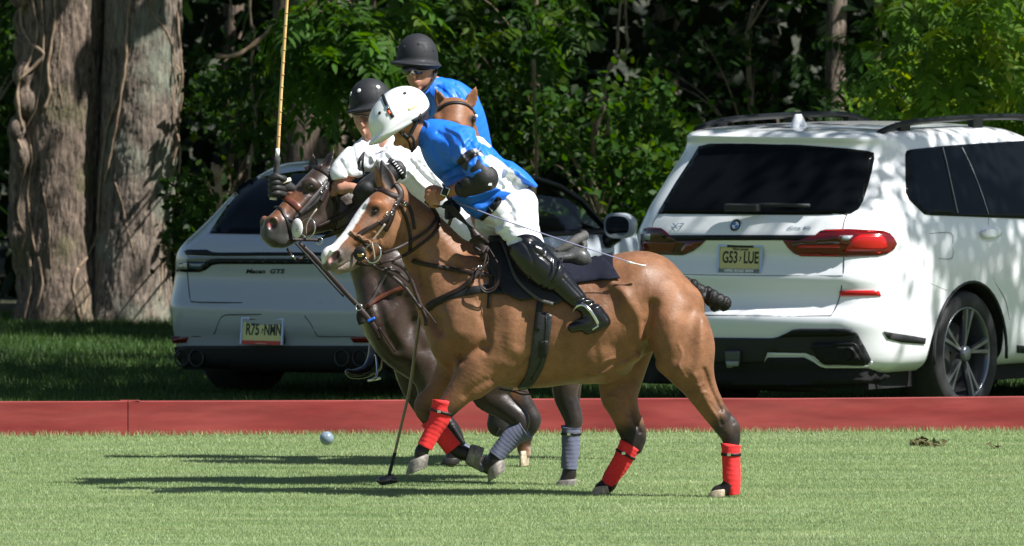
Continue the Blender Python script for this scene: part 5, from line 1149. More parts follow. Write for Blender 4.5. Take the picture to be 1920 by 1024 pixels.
# ears
def ear(B, base, tip, w, depthdir, k=5):
    base = np.array(base, float); tip = np.array(tip, float); f = np.array(depthdir, float)
    pr = [(0, .55), (.2, .95), (.42, 1), (.68, .72), (.88, .36), (1, .12)]
    B.chain([(*(base+(tip-base)*t), w*a, max(2.4, w*0.42*a)) for t, a in pr], k, side=f)
    B.chain([(*(base+(tip-base)*(t*0.82+0.14)+f*w*0.36), w*a*0.62, max(1.6, w*0.3*a)) for t, a in pr], 3, side=f, op='sub')
ear(B, (735, 360, -36), (715, 300, -30), 14, (0.25, 0, -0.97))
ear(B, (716, 356, 2), (704, 312, 6), 11, (-0.8, 0, -0.6))
SB = B.sculpt
SB([(868, 668), (885, 656), (905, 648)], 9, 7); SB([(832, 600), (848, 640), (862, 672)], 10, 4)
SB([(990, 590), (984, 612), (974, 640)], 12, 5); SB([(955, 560), (962, 600), (966, 640)], 22, -5)
SB([(905, 560), (912, 600), (905, 640)], 12, 5); 
SB([(930, 704), (900, 716), (872, 738)], 7, 2.2)
SB([(1140, 520), (1172, 552), (1194, 590), (1202, 630)], 11, -7); SB([(1222, 570), (1216, 605), (1213, 640), (1220, 668)], 12, 13)
SB([(1150, 560), (1160, 600), (1150, 640)], 20, 6); SB([(1195, 668), (1160, 690), (1110, 704)], 8, -5)
SB([(1294, 585), (1290, 615), (1282, 645), (1272, 668)], 15, 5.5); SB([(1316, 600), (1312, 650), (1306, 700)], 10, -4); SB([(1255, 600), (1258, 640), (1270, 680)], 20, -6)
SB([(1300, 700), (1322, 745), (1345, 780)], 6, -3); SB([(1318, 690), (1334, 735), (1350, 765)], 5, 5); 
SB([(1200, 505), (1180, 530), (1172, 560)], 18, -4)
SB([(1060, 560), (1050, 620), (1060, 680)], 9, 1.6); SB([(1090, 560), (1082, 620), (1090, 680)], 9, 1.6); SB([(1118, 560), (1112, 620), (1118, 670)], 9, 1.6)
SB([(778, 480), (790, 530), (806, 580), (826, 618)], 12, 9); SB([(800, 440), (840, 500), (870, 550)], 18, 4); SB([(785, 410), (830, 450), (880, 500)], 16, -3)
SB([(748, 392), (758, 420), (752, 448)], 6, 5); SB([(722, 412), (734, 436), (726, 458)], 14, -3); SB([(712, 440), (690, 450), (668, 462)], 6, 2.5)
SB([(1140, 770), (1150, 800)], 6, 3, -200, 200); SB([(1182, 760), (1194, 800)], 5, 4, -200, 200); SB([(1140, 720), (1150, 760), (1170, 790)], 14, -3, -200, 200)
for L_ in ([(1075, 700), (1100, 694), (1128, 697), (1150, 684), (1176, 676), (1192, 664)], [(1120, 690), (1132, 676), (1152, 668)], [(1255, 690), (1268, 700), (1290, 706), (1305, 720), (1318, 716)], [(1270, 640), (1278, 660), (1272, 680), (1282, 700)],
           [(1310, 735), (1322, 732), (1334, 742), (1330, 756)], [(700, 432), (712, 442), (716, 458)], [(672, 440), (684, 446), (692, 458)], [(1140, 748), (1150, 744), (1162, 752), (1170, 764)]):
    SB(L_, 2.6, -1.5, -200, 60)
for L_, w_, a_ in (([(1206, 600), (1204, 630), (1196, 655)], 4, 3), ([(952, 700), (972, 690), (990, 668)], 4, 3), ([(1330, 752), (1344, 772), (1352, 792)], 3.5, 2.5), ([(1352, 750), (1364, 772), (1374, 790)], 3, 2), 
                   ([(772, 470), (782, 500), (786, 530)], 5, 3), ([(860, 480), (880, 520), (900, 560)], 6, -2.5), ([(905, 590), (918, 630), (912, 660)], 5, 3), ([(1180, 770), (1190, 796), (1200, 812)], 3.5, 2.5)):
    SB(L_, w_, a_, -200, 100)
V, Q = B.mesh(1)
c = np.tile(np.array(COAT), (len(V), 1))
nz = vnoise(V, 0.03, 1)[:, None]; c = c*(1+0.10*nz)
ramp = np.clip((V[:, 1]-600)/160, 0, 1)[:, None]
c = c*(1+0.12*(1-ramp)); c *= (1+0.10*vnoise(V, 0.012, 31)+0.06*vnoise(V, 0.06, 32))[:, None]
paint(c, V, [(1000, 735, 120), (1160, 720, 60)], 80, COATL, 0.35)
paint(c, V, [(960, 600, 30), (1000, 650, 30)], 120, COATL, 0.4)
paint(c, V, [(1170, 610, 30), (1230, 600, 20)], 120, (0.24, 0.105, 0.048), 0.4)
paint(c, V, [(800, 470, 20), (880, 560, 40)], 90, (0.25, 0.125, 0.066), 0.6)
# dark points
paint(c, V, [(856, 748, -62, 4), (830, 776, -62, 24), (784, 860, -62, 34)], 30, BLK, 1, nz=4)
paint(c, V, [(868, 700, -62, 2), (850, 735, -62, 12), (840, 770, -62, 20)], 26, (0.05, 0.025, 0.015), 0.85)  # dark shading painted along the front of the forearm
paint(c, V, [(796, 768, 52, 18), (820, 805, 50, 24), (884, 858, 50, 34)], 24, BLK, 1, nz=4)
paint(c, V, [(1342, 760, -60, 10), (1362, 796, -57, 32), (1371, 870, -55, 34), (1346, 921, -55, 40)], 28, BLK, 1, nz=5)
paint(c, V, [(1350, 785, -60, 12), (1362, 800, -57, 20)], 18, (0.10, 0.06, 0.045), 0.5, nz=6)
paint(c, V, [(1182, 790, 56, 16), (1186, 826, 56, 36), (1160, 880, 56, 34), (1125, 919, 56, 40)], 28, BLK, 1, nz=5)
paint(c, V, [(1210, 650, 20), (1160, 690, 24)], 40, (0.16, 0.08, 0.045), 0.0)
# head: redder face, dark muzzle, white blaze, eye rim
paint(c, V, [(700, 380, 26), (670, 420, 22)], 50, (0.25, 0.085, 0.03), 0.8)
paint(c, V, [(748, 420, 24), (700, 452, 20)], 50, (0.28, 0.14, 0.07), 0.6)
paint(c, V, [(700, 402, 10), (688, 418, 10)], 22, (0.20, 0.14, 0.11), 0.6)
paint(c, V, [(648, 486, 26), (618, 488, 26)], 26, (0.11, 0.085, 0.075), 1)
paint(c, V, [(655, 498, 12), (636, 508, 14)], 22, (0.28, 0.22, 0.18), 0.7)
bl = [(690, 372, 3), (678, 386, 9), (658, 412, 12), (644, 436, 11), (628, 456, 9), (612, 474, 8), (606, 486, 6)]
paint(c, V, bl, 4, (0.80, 0.78, 0.76), 1, nz=1.2)
paint(c, V, [(605, 480, 2)], 6, (0.65, 0.42, 0.40), 0.6)
paint(c, V, [(617, 478, 4), (620, 487, 3)], 5, (0.70, 0.36, 0.34), 0.85)
paint(c, V, [(634, 473, 6), (629, 480, 6)], 5, (0.03, 0.012, 0.012), 0.95)  # dark inside of the nostril painted into the coat colour
paint(c, V, [(640, 472, 2), (643, 480, 2), (636, 489, 2)], 7, (0.05, 0.04, 0.035), 0.8)
paint(c, V, [(704, 393, 10)], 7, (0.035, 0.02, 0.015), 1)
paint(c, V, [(735, 352, -36, 10), (714, 302, -30, 14)], 10, (0.012, 0.01, 0.01), 1)
paint(c, V, [(716, 356, 2, 12), (704, 312, 6, 12)], 10, (0.30, 0.12, 0.05), 1)
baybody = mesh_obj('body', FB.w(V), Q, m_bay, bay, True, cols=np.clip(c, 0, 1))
bayT = bvh_of(baybody)
ball('eye', FB(704, 394, -71), (0.015, 0.0125, 0.0115), m_eye, bay)
# mane roached: short dark ridge; forelock
# legs: hooves and bandages
hoof('hoof', (787, 856, -62), (783, 880, -62), (-0.93, 0.37, 0), 21, 19, m_hoof, FB, bay)
hoof('hoof', (880, 853, 50), (903, 861, 50), (-0.3, 1, 0), 21, 18, m_hoof, FB, bay)
hoof('hoof', (1350, 916, -55), (1345, 929.4, -55), (-1, 0.12, 0), 18, 18, m_hoofp, FB, bay)
hoof('hoof', (1132, 915, 56), (1127, 929.4, 56), (-1, 0.12, 0), 18, 18, m_hoofp, FB, bay)
wrap('leg_bandage', [(832, 752, -62, 21, 20), (826, 778, -62, 20, 19), (812, 806, -62, 16, 16), (797, 835, -62, 15, 16)], FB, m_red, bay, strapt=0.2)
wrap('leg_bandage', [(808, 792, 50, 18, 17), (824, 812, 50, 17, 16), (850, 844, 50, 17, 16)], FB, m_red, bay)
wrap('leg_bandage', [(1370, 833, -55, 18, 18), (1370, 862, -55, 17, 16), (1371, 895, -55, 17, 16), (1374, 924, -53, 13, 15)], FB, m_red, bay, strapt=0.18)
wrap('leg_bandage', [(1181, 840, 56, 20, 18), (1166, 868, 56, 18, 16), (1148, 896, 56, 16, 16), (1140, 912, 56, 14, 15)], FB, m_red, bay, strapt=0.2)
# tail: plaited and taped up, a dark lumpy club
T = Body(1255, 1390, 500, 615, -40, 40, 1.3)
T.chain([(1275, 535, 0, 14, 12), (1298, 546, 0, 13, 13)], 3)
for i, (x, y, r) in enumerate([(1292, 540, 12), (1305, 551, 13), (1318, 556, 14), (1328, 563, 15), (1340, 569, 14), (1352, 574, 13), (1310, 562, 11), (1334, 577, 11)]):
    T.ell((x, y, (i % 3-1)*4), (r*0.9, r*1.12, r), 2.0, ax=[(0.9, 0.4, 0.1*(i % 3)), (-0.4, 0.9, 0), (0, 0, 1)])
V, Q = T.mesh(1); V = V+np.array((7, -4, 0))+(vnoise(V, 0.5, 5)*0.8)[:, None]
tailo = mesh_obj('tail', FB.w(V), Q, m_hair, bay)
hv = []; hf = []
for i in range(90):
    t = random.random(); x = 1285+t*72; y = 536+t*40+random.uniform(-12, 10); d = random.uniform(-12, 8)
    a = random.uniform(0, 6.28); l = random.uniform(5, 14)
    p = np.array([x, y, d]); q = p+np.array([math.cos(a)*l, math.sin(a)*l*0.7-2, -2]); k = len(hv)
    hv += [p, p+(0.5, 0.5, 0), q]; hf.append((k, k+1, k+2))
mesh_obj('loose_hair', FB.w(np.array(hv)), hf, m_hair, tailo, False)

# ================================================================ tack of the bay horse
br = empty('bridle', 'dark leather bridle with plaited cord noseband worn by the light bay horse', 'bridle', tuple(FB(715, 400, -90)))
def bs(name, pts, w, m=None, lift=0.005, **k): return strap(name, pts, w*1.3, bayT, m or m_leather, br, lift=lift, thick=k.pop('thick', 0.0018), **k)
bs('browband', P2(699, 356, 706, 355, 716, 356, 732, 364, 748, 370), 8)
bs('crownpiece', P2(742, 344, 750, 356, 752, 368, 748, 378), 9)
bs('cheek_strap', P2(748, 372, 742, 386, 734, 398, 722, 412, 712, 420), 8, lift=0.008)
bs('cheek_strap', P2(712, 416, 700, 424, 688, 430, 676, 438, 668, 446), 6.5, lift=0.007)
bs('strap_end', P2(737, 392, 733, 408, 727, 422, 721, 432), 8, lift=0.010)
bs('throat_lash', P2(752, 376, 764, 384, 771, 398, 775, 416, 777, 430), 5)
bs('throat_lash', P2(748, 382, 758, 400, 766, 424, 770, 450, 768, 470), 5, lift=0.004)
tube('gag_cord', [(*FB(723, 417, -95), .006), (*FB(711, 433, -96), .005), (*FB(698, 449, -98), .005)], .005, mat('gag_cord', (0.30, 0.25, 0.2), 0.5), br)
# plaited cord noseband
for ph in (0, math.pi):
    pts = [(656+i*2.0, 435.5+i*0.98+1.6*math.sin(i*0.9+ph)) for i in range(22)]
    strap('noseband_cord', pts, 4.5, bayT, mat('cord', (0.22, 0.11, 0.06), 0.7, bump=0.4, bscale=150), br, lift=0.004+0.002*(ph > 1), thick=0.004)
bs('noseband', P2(666, 446, 680, 455, 690, 462, 698, 470), 4)
bs('chin_strap', P2(668, 492, 684, 496, 700, 496, 716, 494), 6)
# bit: ring, rubber guard, gag cheek
rc = FB(700, 472, -82)
ring('bit_ring', rc, 0.052, 0.0048, m_steel, br, n=(-0.5, -0.86, 0.1), squash=1.0)
g_ = FB(676, 473, -86)
loft('bit_guard', [[Vector(g_)+Vector((math.cos(rad(-30))*math.cos(t)*r, -0.5*math.cos(t)*r+0*r, math.sin(t)*r))+Vector((-0.5, -0.86, 0))*o for t in [2*math.pi*i/24 for i in range(24)]] for r, o in ((0.012, -.006), (0.036, -.006), (0.041, 0), (0.039, .006), (0.014, .007))], m_rubber, br)
tube('bit_pin', [FB(671, 474, -91), FB(686, 475, -91)], 0.006, m_brass, br, sub=1)
tube('bit_pin', [FB(672, 477, -90), FB(686, 478, -90)], 0.004, m_brass, br, sub=1)
tube('gag_cheek', [FB(698, 452, -88), FB(702, 472, -87), (FB(704, 488, -84))], 0.005, mat('gag_cord', (0, 0, 0)), br, sub=2)
for (x, y) in ((725, 401), (733, 400), (741, 382), (757, 382)):
    h = cast(bayT, x, y)
    if h: ring('buckle', h[0]+h[1]*0.012, 0.011, 0.0022, m_steel, br, n=h[1], seg=4, rs=5)
# reins: free in the air between the bit and the hand, resting on the neck
def rein(name, pts, w, par, m=None, label=None):
    """pts (x, y, d): a flat strap hanging free"""
    P = cr(pts, 6); C = FB.w(P); T = np.gradient(C, axis=0)
    N = np.cross(T, np.cross(np.tile((0.1, -1, 0.25), (len(C), 1)), T)); N /= np.linalg.norm(N, axis=1)[:, None]
    return ribbon(name, C, N, w*0.98/FB.s, 0.0025, m or m_leather, par)
def onb(x, y, off=4):
    h = cast(bayT, x, y)
    return (x, y, (h[0][1]-FB.D0)*FB.s-off) if h else (x, y, -30)
rn = empty('reins', 'dark leather reins from the bit of the light bay horse to the stooping rider', 'reins', tuple(FB(800, 440, -60)))
rein('upper_rein', [(717, 472, -84), (745, 463, -78), onb(775, 448, 8), onb(800, 432, 7), onb(815, 416, 6), onb(818, 402, 5), (808, 386, -38), (797, 376, -46)], 6, rn)
rein('lower_rein', [(712, 490, -82), (738, 484, -76), onb(765, 474, 8), onb(790, 456, 7), onb(808, 442, 7), onb(822, 424, 6), onb(822, 406, 5), (812, 388, -40), (800, 370, -46)], 6, rn)
rein('rein_loop', [(800, 365, -60), (806, 378, -66), (822, 384, -72), (842, 384, -70), (850, 380, -60)], 4, rn, m_black)
for dx, (ex, ey) in enumerate(((893, 440), (900, 444), (908, 448), (915, 452), (884, 436))):
    rein('rein_tail', [(834+dx*3, 382, -62-dx*2), (852+dx*4, 402+dx, -64), ((852+ex)/2+10, (402+ey)/2+4, -62), (ex, ey, -60)], 3.2, rn, m_black)
rein('rein_tail', [(898, 444, -60), (918, 470, -74), (934, 500, -92), (932, 528, -98), (914, 540, -100), (900, 528, -99), (902, 508, -96), (915, 488, -90)], 3.2, rn)
rein('rein_tail', [(906, 448, -60), (926, 478, -82), (938, 505, -95), (930, 536, -99), (910, 544, -101), (898, 524, -99), (908, 492, -90), (916, 460, -76)], 3.0, rn)
# gathered knot of rein ends in front of the pommel
K = Body(870, 940, 420, 500, -90, -30, 1.6)
K.chain([(888, 432, -60, 7, 8), (898, 450, -62, 12, 11), (904, 466, -64, 10, 9), (912, 486, -68, 6, 6)], 3)
K.chain([(884, 450, -66, 4, 4), (900, 442, -74, 4, 4), (914, 452, -68, 4, 4)], 1.5); K.chain([(890, 462, -68, 4, 4), (902, 472, -74, 4, 4), (912, 462, -68, 4, 4)], 1.5)
V, Q = K.mesh(1); mesh_obj('rein_knot', FB.w(V), Q, m_leather, rn)
# draw reins and martingale below the jaw
bp_ = empty('breastplate', 'dark leather breast collar and running martingale across the chest of the light bay horse', 'breast collar', tuple(FB(840, 560, -90)))
def bq(name, pts, w, m=None, lift=0.006, **k): return strap(name, pts, w*1.2, bayT, m or m_leather, bp_, lift=lift, thick=k.pop('thick', 0.0022), **k)
bq('collar_band', P2(802, 578, 820, 566, 850, 553, 880, 546, 905, 543, 930, 545, 952, 546), 13, m_black, lift=0.007)
bq('collar_strap', P2(801, 578, 830, 560, 860, 545, 880, 530, 893, 514, 902, 502), 8, m_brownl if False else m_leather, lift=0.012)
bq('neck_strap', P2(772, 488, 800, 496, 840, 504, 880, 512, 915, 516, 945, 516), 7, lift=0.012)
bq('tab', P2(918, 544, 919, 560, 918, 578), 6, m_black, lift=0.013)
h = cast(bayT, 912, 540)
ring('collar_ring', h[0]+h[1]*.016, 0.020, 0.0035, m_rubber, bp_, n=h[1]); ring('collar_buckle', cast(bayT, 950, 546)[0]+h[1]*.014, .016, .003, m_steel, bp_, n=h[1], seg=4, rs=5)
ring('collar_buckle', cast(bayT, 900, 503)[0]+h[1]*.016, .014, .0026, m_steel, bp_, n=h[1], seg=4, rs=5)
bq('billet', P2(918, 500, 921, 520, 922, 540), 7, m_black, lift=0.010)
def air(name, pts, w, par, m=None):
    return rein(name, pts, w, par, m)
air('martingale_strap', [(700, 494, -80), (730, 512, -60), (757, 534, -58), (775, 556, -62), (790, 577, -66)], 7, bp_)
air('martingale_strap', [(735, 488, -76), (756, 500, -60), (770, 520, -60), (782, 552, -62), (797, 590, -66), (799, 608, -66)], 7, bp_)
air('martingale_strap', [(716, 500, -66), (745, 508, -58), (768, 528, -60)], 5, bp_)
air('loose_end', [(792, 572, -68), (806, 588, -70), (819, 606, -70)], 3, bp_)
# girth, saddle
sd = empty('saddle', 'black leather polo saddle with grey cantle strapped on the light bay horse', 'saddle', tuple(FB(1020, 480, 0)))
pad = empty('saddle_pad', 'dark navy saddle pad under the black saddle of the light bay horse', 'saddle pad', tuple(FB(1090, 520, 0)))
S = Body(890, 1180, 435, 600, -135, 135, 2.2)
def shell(poly_d, th=3.0): pass
# pad: sheet draped over the back as a thick blanket, cut from the traced outline
patch('sweat_flap', P2(902, 462, 930, 458, 960, 470, 1000, 486, 1030, 494, 1040, 530, 1030, 548, 1000, 562, 975, 566, 945, 552, 920, 512, 905, 484), bayT, m_black, sd, lift=0.020, thick=0.004, step=7)
padpoly = P2(1000, 486, 1040, 494, 1085, 498, 1118, 485, 1134, 489, 1150, 503, 1163, 525, 1130, 527, 1097, 531, 1060, 536, 1030, 545, 1000, 556)
patch('pad_panel', padpoly, bayT, m_velvet, pad, lift=0.012, thick=0.006, step=7)
# near half of the pad rises over the spine and lies on the far side too
rings = []
for i, x in enumerate(np.linspace(990, 1150, 18)):
    R = []
    for d in np.linspace(-62, 62, 13):
        h = bayT.ray_cast(Vector(FB(x, 380, d)), Vector((0, 0, -1)))
        p = h[0] if h[0] else FB(x, 500, d)
        n = h[1] if h[0] else Vector((0, 0, 1)); R.append(Vector(p)+n*0.016)
    rings.append(R)
loft('pad_top', rings, m_velvet, pad, close=False, caps=False)
patch('saddle_flap', P2(918, 452, 942, 456, 952, 480, 960, 505, 972, 530, 994, 550, 1016, 564, 1037, 573, 1052, 568, 1058, 545, 1050, 510, 1040, 480, 1010, 462, 970, 450), bayT, m_black, sd, lift=0.026, thick=0.007, step=6, sub=2)
strap('flap_edge', P2(941, 459, 952, 484, 960, 508, 972, 532, 994, 552, 1016, 566, 1037, 573), 7, bayT, mat('grey_leather', (0.055, 0.052, 0.05), 0.55, var=0.3, vscale=40, bump=0.3, bscale=200), sd, lift=0.037, thick=0.004)
strap('billet_strap', P2(1014, 560, 1010, 590, 1006, 620), 12, bayT, m_black, sd, lift=0.014)
gp = P2(1010, 586, 1034, 590, 1034, 612, 1030, 640, 1024, 672, 1012, 700, 996, 722, 978, 728, 971, 724, 984, 706, 992, 680, 997, 645, 1001, 615)
patch('girth', gp, bayT, mat('girth_leather', (0.020, 0.021, 0.024), 0.5, var=0.3, vscale=30, bump=0.4, bscale=120), sd, lift=0.006, thick=0.007, step=6, sub=2)
strap('girth_seam', P2(1024, 594, 1024, 620, 1019, 650, 1012, 680, 996, 708), 2.5, bayT, m_black, sd, lift=0.014)
patch('girth_panel', P2(1012, 638, 1028, 638, 1025, 668, 1009, 668), bayT, m_black, sd, lift=0.013, thick=0.003, step=8)
tube('girth_loop', [FB(936, 727, -60), FB(960, 731, -62), FB(980, 737, -60), FB(998, 736, -58)], .005, m_black, sd)
tube('girth_loop', [FB(950, 736, -56), FB(966, 730, -60), FB(990, 733, -60)], .003, mat('grey_leather', (0, 0, 0)), sd)
# seat and cantle
S.chain([(925, 462, 0, 20, 26), (950, 466, 0, 16, 40), (1000, 482, 0, 15, 56), (1050, 482, 0, 17, 58), (1080, 478, 0, 18, 50)], 10)
S.chain([(1075, 478, -34, 18, 14), (1090, 483, -38, 17, 14), (1099, 488, -30, 10, 12)], 6)
S.chain([(1075, 478, 34, 18, 14), (1090, 483, 38, 17, 14), (1099, 488, 30, 10, 12)], 6)
V, Q = S.mesh(2); c = np.tile((0.03, 0.03, 0.032), (len(V), 1))
mesh_obj('saddle_seat', FB.w(V), Q, mat('worn_saddle_leather', (0.055, 0.055, 0.055), 0.42, var=0.25, vscale=20, bump=0.3, bscale=120), sd)
Cn = Body(1030, 1115, 428, 500, -75, 75, 1.6)
for sg in (-1, 1):
    Cn.chain([(1048, 470, sg*40, 6, 6), (1066, 460, sg*38, 8, 7), (1082, 448, sg*28, 8, 8), (1094, 442, sg*12, 7, 8), (1096, 441, 0, 7, 6)], 8)
Cn.chain([(1045, 474, 0, 7, 34), (1070, 464, 0, 9, 34), (1086, 452, 0, 8, 26), (1095, 445, 0, 5, 16)], 6)
Cn.chain([(1060, 480, 0, 7, 42), (1090, 470, 0, 8, 40), (1096, 458, 0, 6, 30)], 6)
V, Q = Cn.mesh(2)
mesh_obj('cantle', FB.w(V), Q, mat('suede_cantle', (0.075, 0.072, 0.068), 0.75, var=0.3, vscale=30, bump=0.6, bscale=90, stretch=(0.6, 1, 3)), sd)
for k in range(4): tube('cantle_piping', [FB(1046, 474+k*3.5, -44+k), FB(1068, 470+k*3, -46), FB(1090, 463+k*3, -38)], .0022, m_black, sd)
# stirrup leather and iron
st = empty('stirrup', 'polished steel stirrup holding the black boot of the stooping rider', 'stirrup', tuple(FB(1100, 600, -95)))
rein('stirrup_leather', [(1058, 545, -100), (1068, 562, -100), (1076, 576, -98)], 9, st, m_black)
tube('stirrup_arch', [FB(1074, 600, -86), FB(1073, 584, -96), FB(1080, 571, -112), FB(1093, 567, -122), FB(1105, 577, -126), FB(1114, 590, -125), FB(1121, 603, -122)], .007, m_steel, st, flat=1.4)
tube('stirrup_tread', [FB(1076, 604, -80), FB(1098, 618, -100), FB(1121, 606, -120)], .008, m_steel, st, flat=0.6)

# ================================================================ stooping rider in blue and white
def skin_mat(name, col):
    m = mat(name, col, 0.5, var=0.12, vscale=25, bump=0.15, bscale=250, attr=True)
    b = m.node_tree.nodes['Principled BSDF']; b.inputs['Subsurface Weight'].default_value = 0.08; b.inputs['Subsurface Radius'].default_value = (0.01, 0.004, 0.002); return m
m_skin = skin_mat('skin', (0.4, 0.2, 0.12))
def cloth(name, col, folds=0.5, rough=0.75, attr=False, sc=9):
    m = mat(name, col, rough, var=0.05, vscale=14, attr=attr, sheen=0.0)
    N = m.node_tree.nodes; L = m.node_tree.links; b = N['Principled BSDF']
    tc = N.new('ShaderNodeTexCoord'); mp = N.new('ShaderNodeMapping'); mp.inputs['Rotation'].default_value = (0, 0.7, 0); mp.inputs['Scale'].default_value = (1.6, 1, 0.5)
    n = N.new('ShaderNodeTexNoise'); n.inputs['Scale'].default_value = sc; n.inputs['Detail'].default_value = 3; n.inputs['Distortion'].default_value = 1.2; n.inputs['Roughness'].default_value = 0.45
    L.new(tc.outputs['Object'], mp.inputs[0]); L.new(mp.outputs[0], n.inputs['Vector'])
    n2 = N.new('ShaderNodeTexNoise'); n2.inputs['Scale'].default_value = 380; L.new(tc.outputs['Object'], n2.inputs['Vector'])
    b1 = N.new('ShaderNodeBump'); b1.inputs['Strength'].default_value = folds; b1.inputs['Distance'].default_value = 0.022; L.new(n.outputs['Fac'], b1.inputs['Height'])
    b2 = N.new('ShaderNodeBump'); b2.inputs['Strength'].default_value = 0.15; b2.inputs['Distance'].default_value = 0.001; L.new(n2.outputs['Fac'], b2.inputs['Height']); L.new(b1.outputs[0], b2.inputs['Normal'])
    L.new(b2.outputs[0], b.inputs['Normal']); return m
m_blue = cloth('blue_jersey', (0.012, 0.11, 0.52), 0.35, 0.5, attr=True, sc=6)
m_white = cloth('white_jersey', (0.84, 0.85, 0.88), 0.28, 0.6, sc=5)
m_breech = cloth('white_breeches', (0.85, 0.86, 0.88), 0.3, 0.7, sc=5)
m_boot = mat('polished_black_boot', (0.006, 0.006, 0.007), 0.24, coat=0.25, bump=0.12, bscale=9, bdist=0.006)
m_guard = mat('black_neoprene', (0.012, 0.012, 0.013), 0.6, bump=0.5, bscale=22, bdist=0.008)
m_helm = mat('black_helmet_cloth', (0.010, 0.011, 0.015), 0.7, var=0.15, vscale=50, bump=0.2, bscale=500)
m_whelm = mat('white_helmet_shell', (0.80, 0.81, 0.82), 0.28, coat=0.5, var=0.03, vscale=10)
m_shade = mat('mirror_lens', (0.02, 0.01, 0.01), 0.08, coat=1)

def finger(B, pts, k=1.2): B.chain([(*p, ) for p in pts], k, sub=3)
rA = empty('person', 'stooping rider in white helmet, blue and white jersey, white breeches and tall black boots', 'person', tuple(FB(960, 400, 0)))
A = Body(690, 1160, 190, 645, -140, 140, 2.0)
# pelvis, spine, chest, neck (slim: it carries the clothes)
A.chain([(955, 380, 0, 28, 36), (915, 348, 0, 32, 34), (868, 302, 0, 38, 46), (840, 276, 0, 32, 50), (812, 258, 0, 20, 22), (792, 248, -2, 19, 19)], 10)
# head, face turned down and to the left
fy = yawside(8); 
A.ell((765, 222, -4), (42, 37, 29), 6, ax=[(-0.62, 0.78, 0), (0.78, 0.62, 0), (0, 0, 1)])
A.chain([(768, 238, -4, 26, 24), (766, 258, -6, 19, 19), (772, 268, -6, 11, 13)], 8)
A.chain([(790, 250, -4, 18, 18), (780, 262, -5, 10, 16)], 8)
A.chain([(748, 246, -8, 7, 9), (744, 262, -8, 4, 6), (742, 269, -8, 5, 6)], 4)        # brow to nose
A.chain([(756, 270, -8, 5, 8), (760, 274, -8, 4, 7)], 3); A.ell((773, 276, -7), (8, 7, 9), 4)   # lips, chin
A.chain([(747, 271, -9, 3, 5), (752, 266, -9, 4, 7)], 3)
A.ell((758, 237, -33), (6, 9, 4), 3, ax=[(0.9, 0.3, 0), (-0.3, 0.9, 0), (0, 0, 1)]); A.ell((757, 237, -37), (3, 5, 2), 2, op='sub')
A.ell((748, 252, -22), (5, 4, 5), 4, op='sub')
# near arm: upper arm, forearm, hand
A.chain([(868, 268, -58, 16, 16), (884, 294, -84, 15, 15), (900, 322, -98, 14, 14), (906, 334, -100, 13, 13), (880, 344, -86, 16, 15), (852, 354, -76, 11, 10), (842, 357, -72, 11, 9)], 8)
# far arm down behind the neck of the horse
A.chain([(862, 276, 56, 16, 16), (855, 325, 72, 15, 15), (852, 362, 62, 13, 13), (850, 388, 46, 11, 10), (850, 396, 42, 12, 9)], 8)
# legs
A.chain([(955, 388, -24, 26, 26), (968, 425, -54, 22, 21), (988, 465, -80, 20, 20), (1040, 515, -92, 19, 19), (1085, 560, -96, 13, 13), (1112, 584, -96, 12, 12), (1086, 606, -98, 9, 11)], 8)
A.chain([(948, 388, 26, 26, 26), (932, 425, 64, 22, 21), (935, 465, 98, 19, 19), (975, 520, 112, 18, 18), (1010, 575, 112, 12, 12), (985, 598, 112, 9, 11)], 8)
# near hand closed on the reins: palm, knuckles, four fingers, thumb
A.ell((822, 364, -66), (17, 13, 9), 4, ax=[(-0.92, 0.38, 0), (0.38, 0.92, 0), (0, 0, 1)])
for i, (x, y) in enumerate([(806, 357), (804, 364), (806, 371), (811, 378)]):
    finger(A, [(x+10, y+(i-1.5)*0.3, -74, 5.2), (x, y, -73, 5), (x-5+i, y+4, -66, 4.6), (x+1, y+8-i*0.5, -58, 4.2), (x+9, y+7, -56, 3.8)])
finger(A, [(826, 354, -62, 6), (812, 350, -58, 5.2), (803, 353, -55, 4.6), (800, 359, -55, 4)])
V, Q = A.mesh(1); c = np.tile((0.42, 0.20, 0.115), (len(V), 1)); c *= 1+0.06*vnoise(V, 0.08, 2)[:, None]
paint(c, V, [(800, 362, 14), (840, 356, 14), (870, 345, 20)], 10, (0.36, 0.15, 0.08), 1)
paint(c, V, [(760, 272, 4)], 4, (0.32, 0.12, 0.09), 1)
paint(c, V, [(745, 255, -30, 4), (756, 246, -30, 3)], 4, (0.03, 0.02, 0.02), 0.8)
paint(c, V, [(790, 215, 18), (775, 205, 22)], 6, (0.02, 0.015, 0.012), 1)
bodyA = mesh_obj('body', FB.w(V), Q, m_skin, rA, cols=np.clip(c, 0, 1)); TA = bvh_of(bodyA)
# jersey
J = Body(770, 1030, 205, 430, -130, 130, 1.35)
J.chain([(796, 252, 0, 25, 25), (815, 256, 0, 33, 40), (845, 282, 0, 52, 66), (880, 312, 0, 56, 64), (915, 345, 0, 52, 54), (944, 368, 0, 46, 52)], 12)
J.chain([(955, 318, -6, 16, 44), (982, 333, -6, 11, 40), (1004, 348, -6, 4, 30)], 12)
J.chain([(880, 362, -4, 30, 44), (898, 384, -4, 26, 44), (906, 396, -2, 16, 36)], 14)
J.chain([(864, 266, -52, 36, 30), (876, 284, -76, 32, 28)], 14)
J.chain([(874, 282, -78, 31, 27), (888, 298, -92, 29, 26), (900, 313, -100, 26, 24)], 4)
J.chain([(858, 270, 52, 34, 28), (855, 310, 70, 28, 26), (853, 335, 72, 24, 22)], 12)
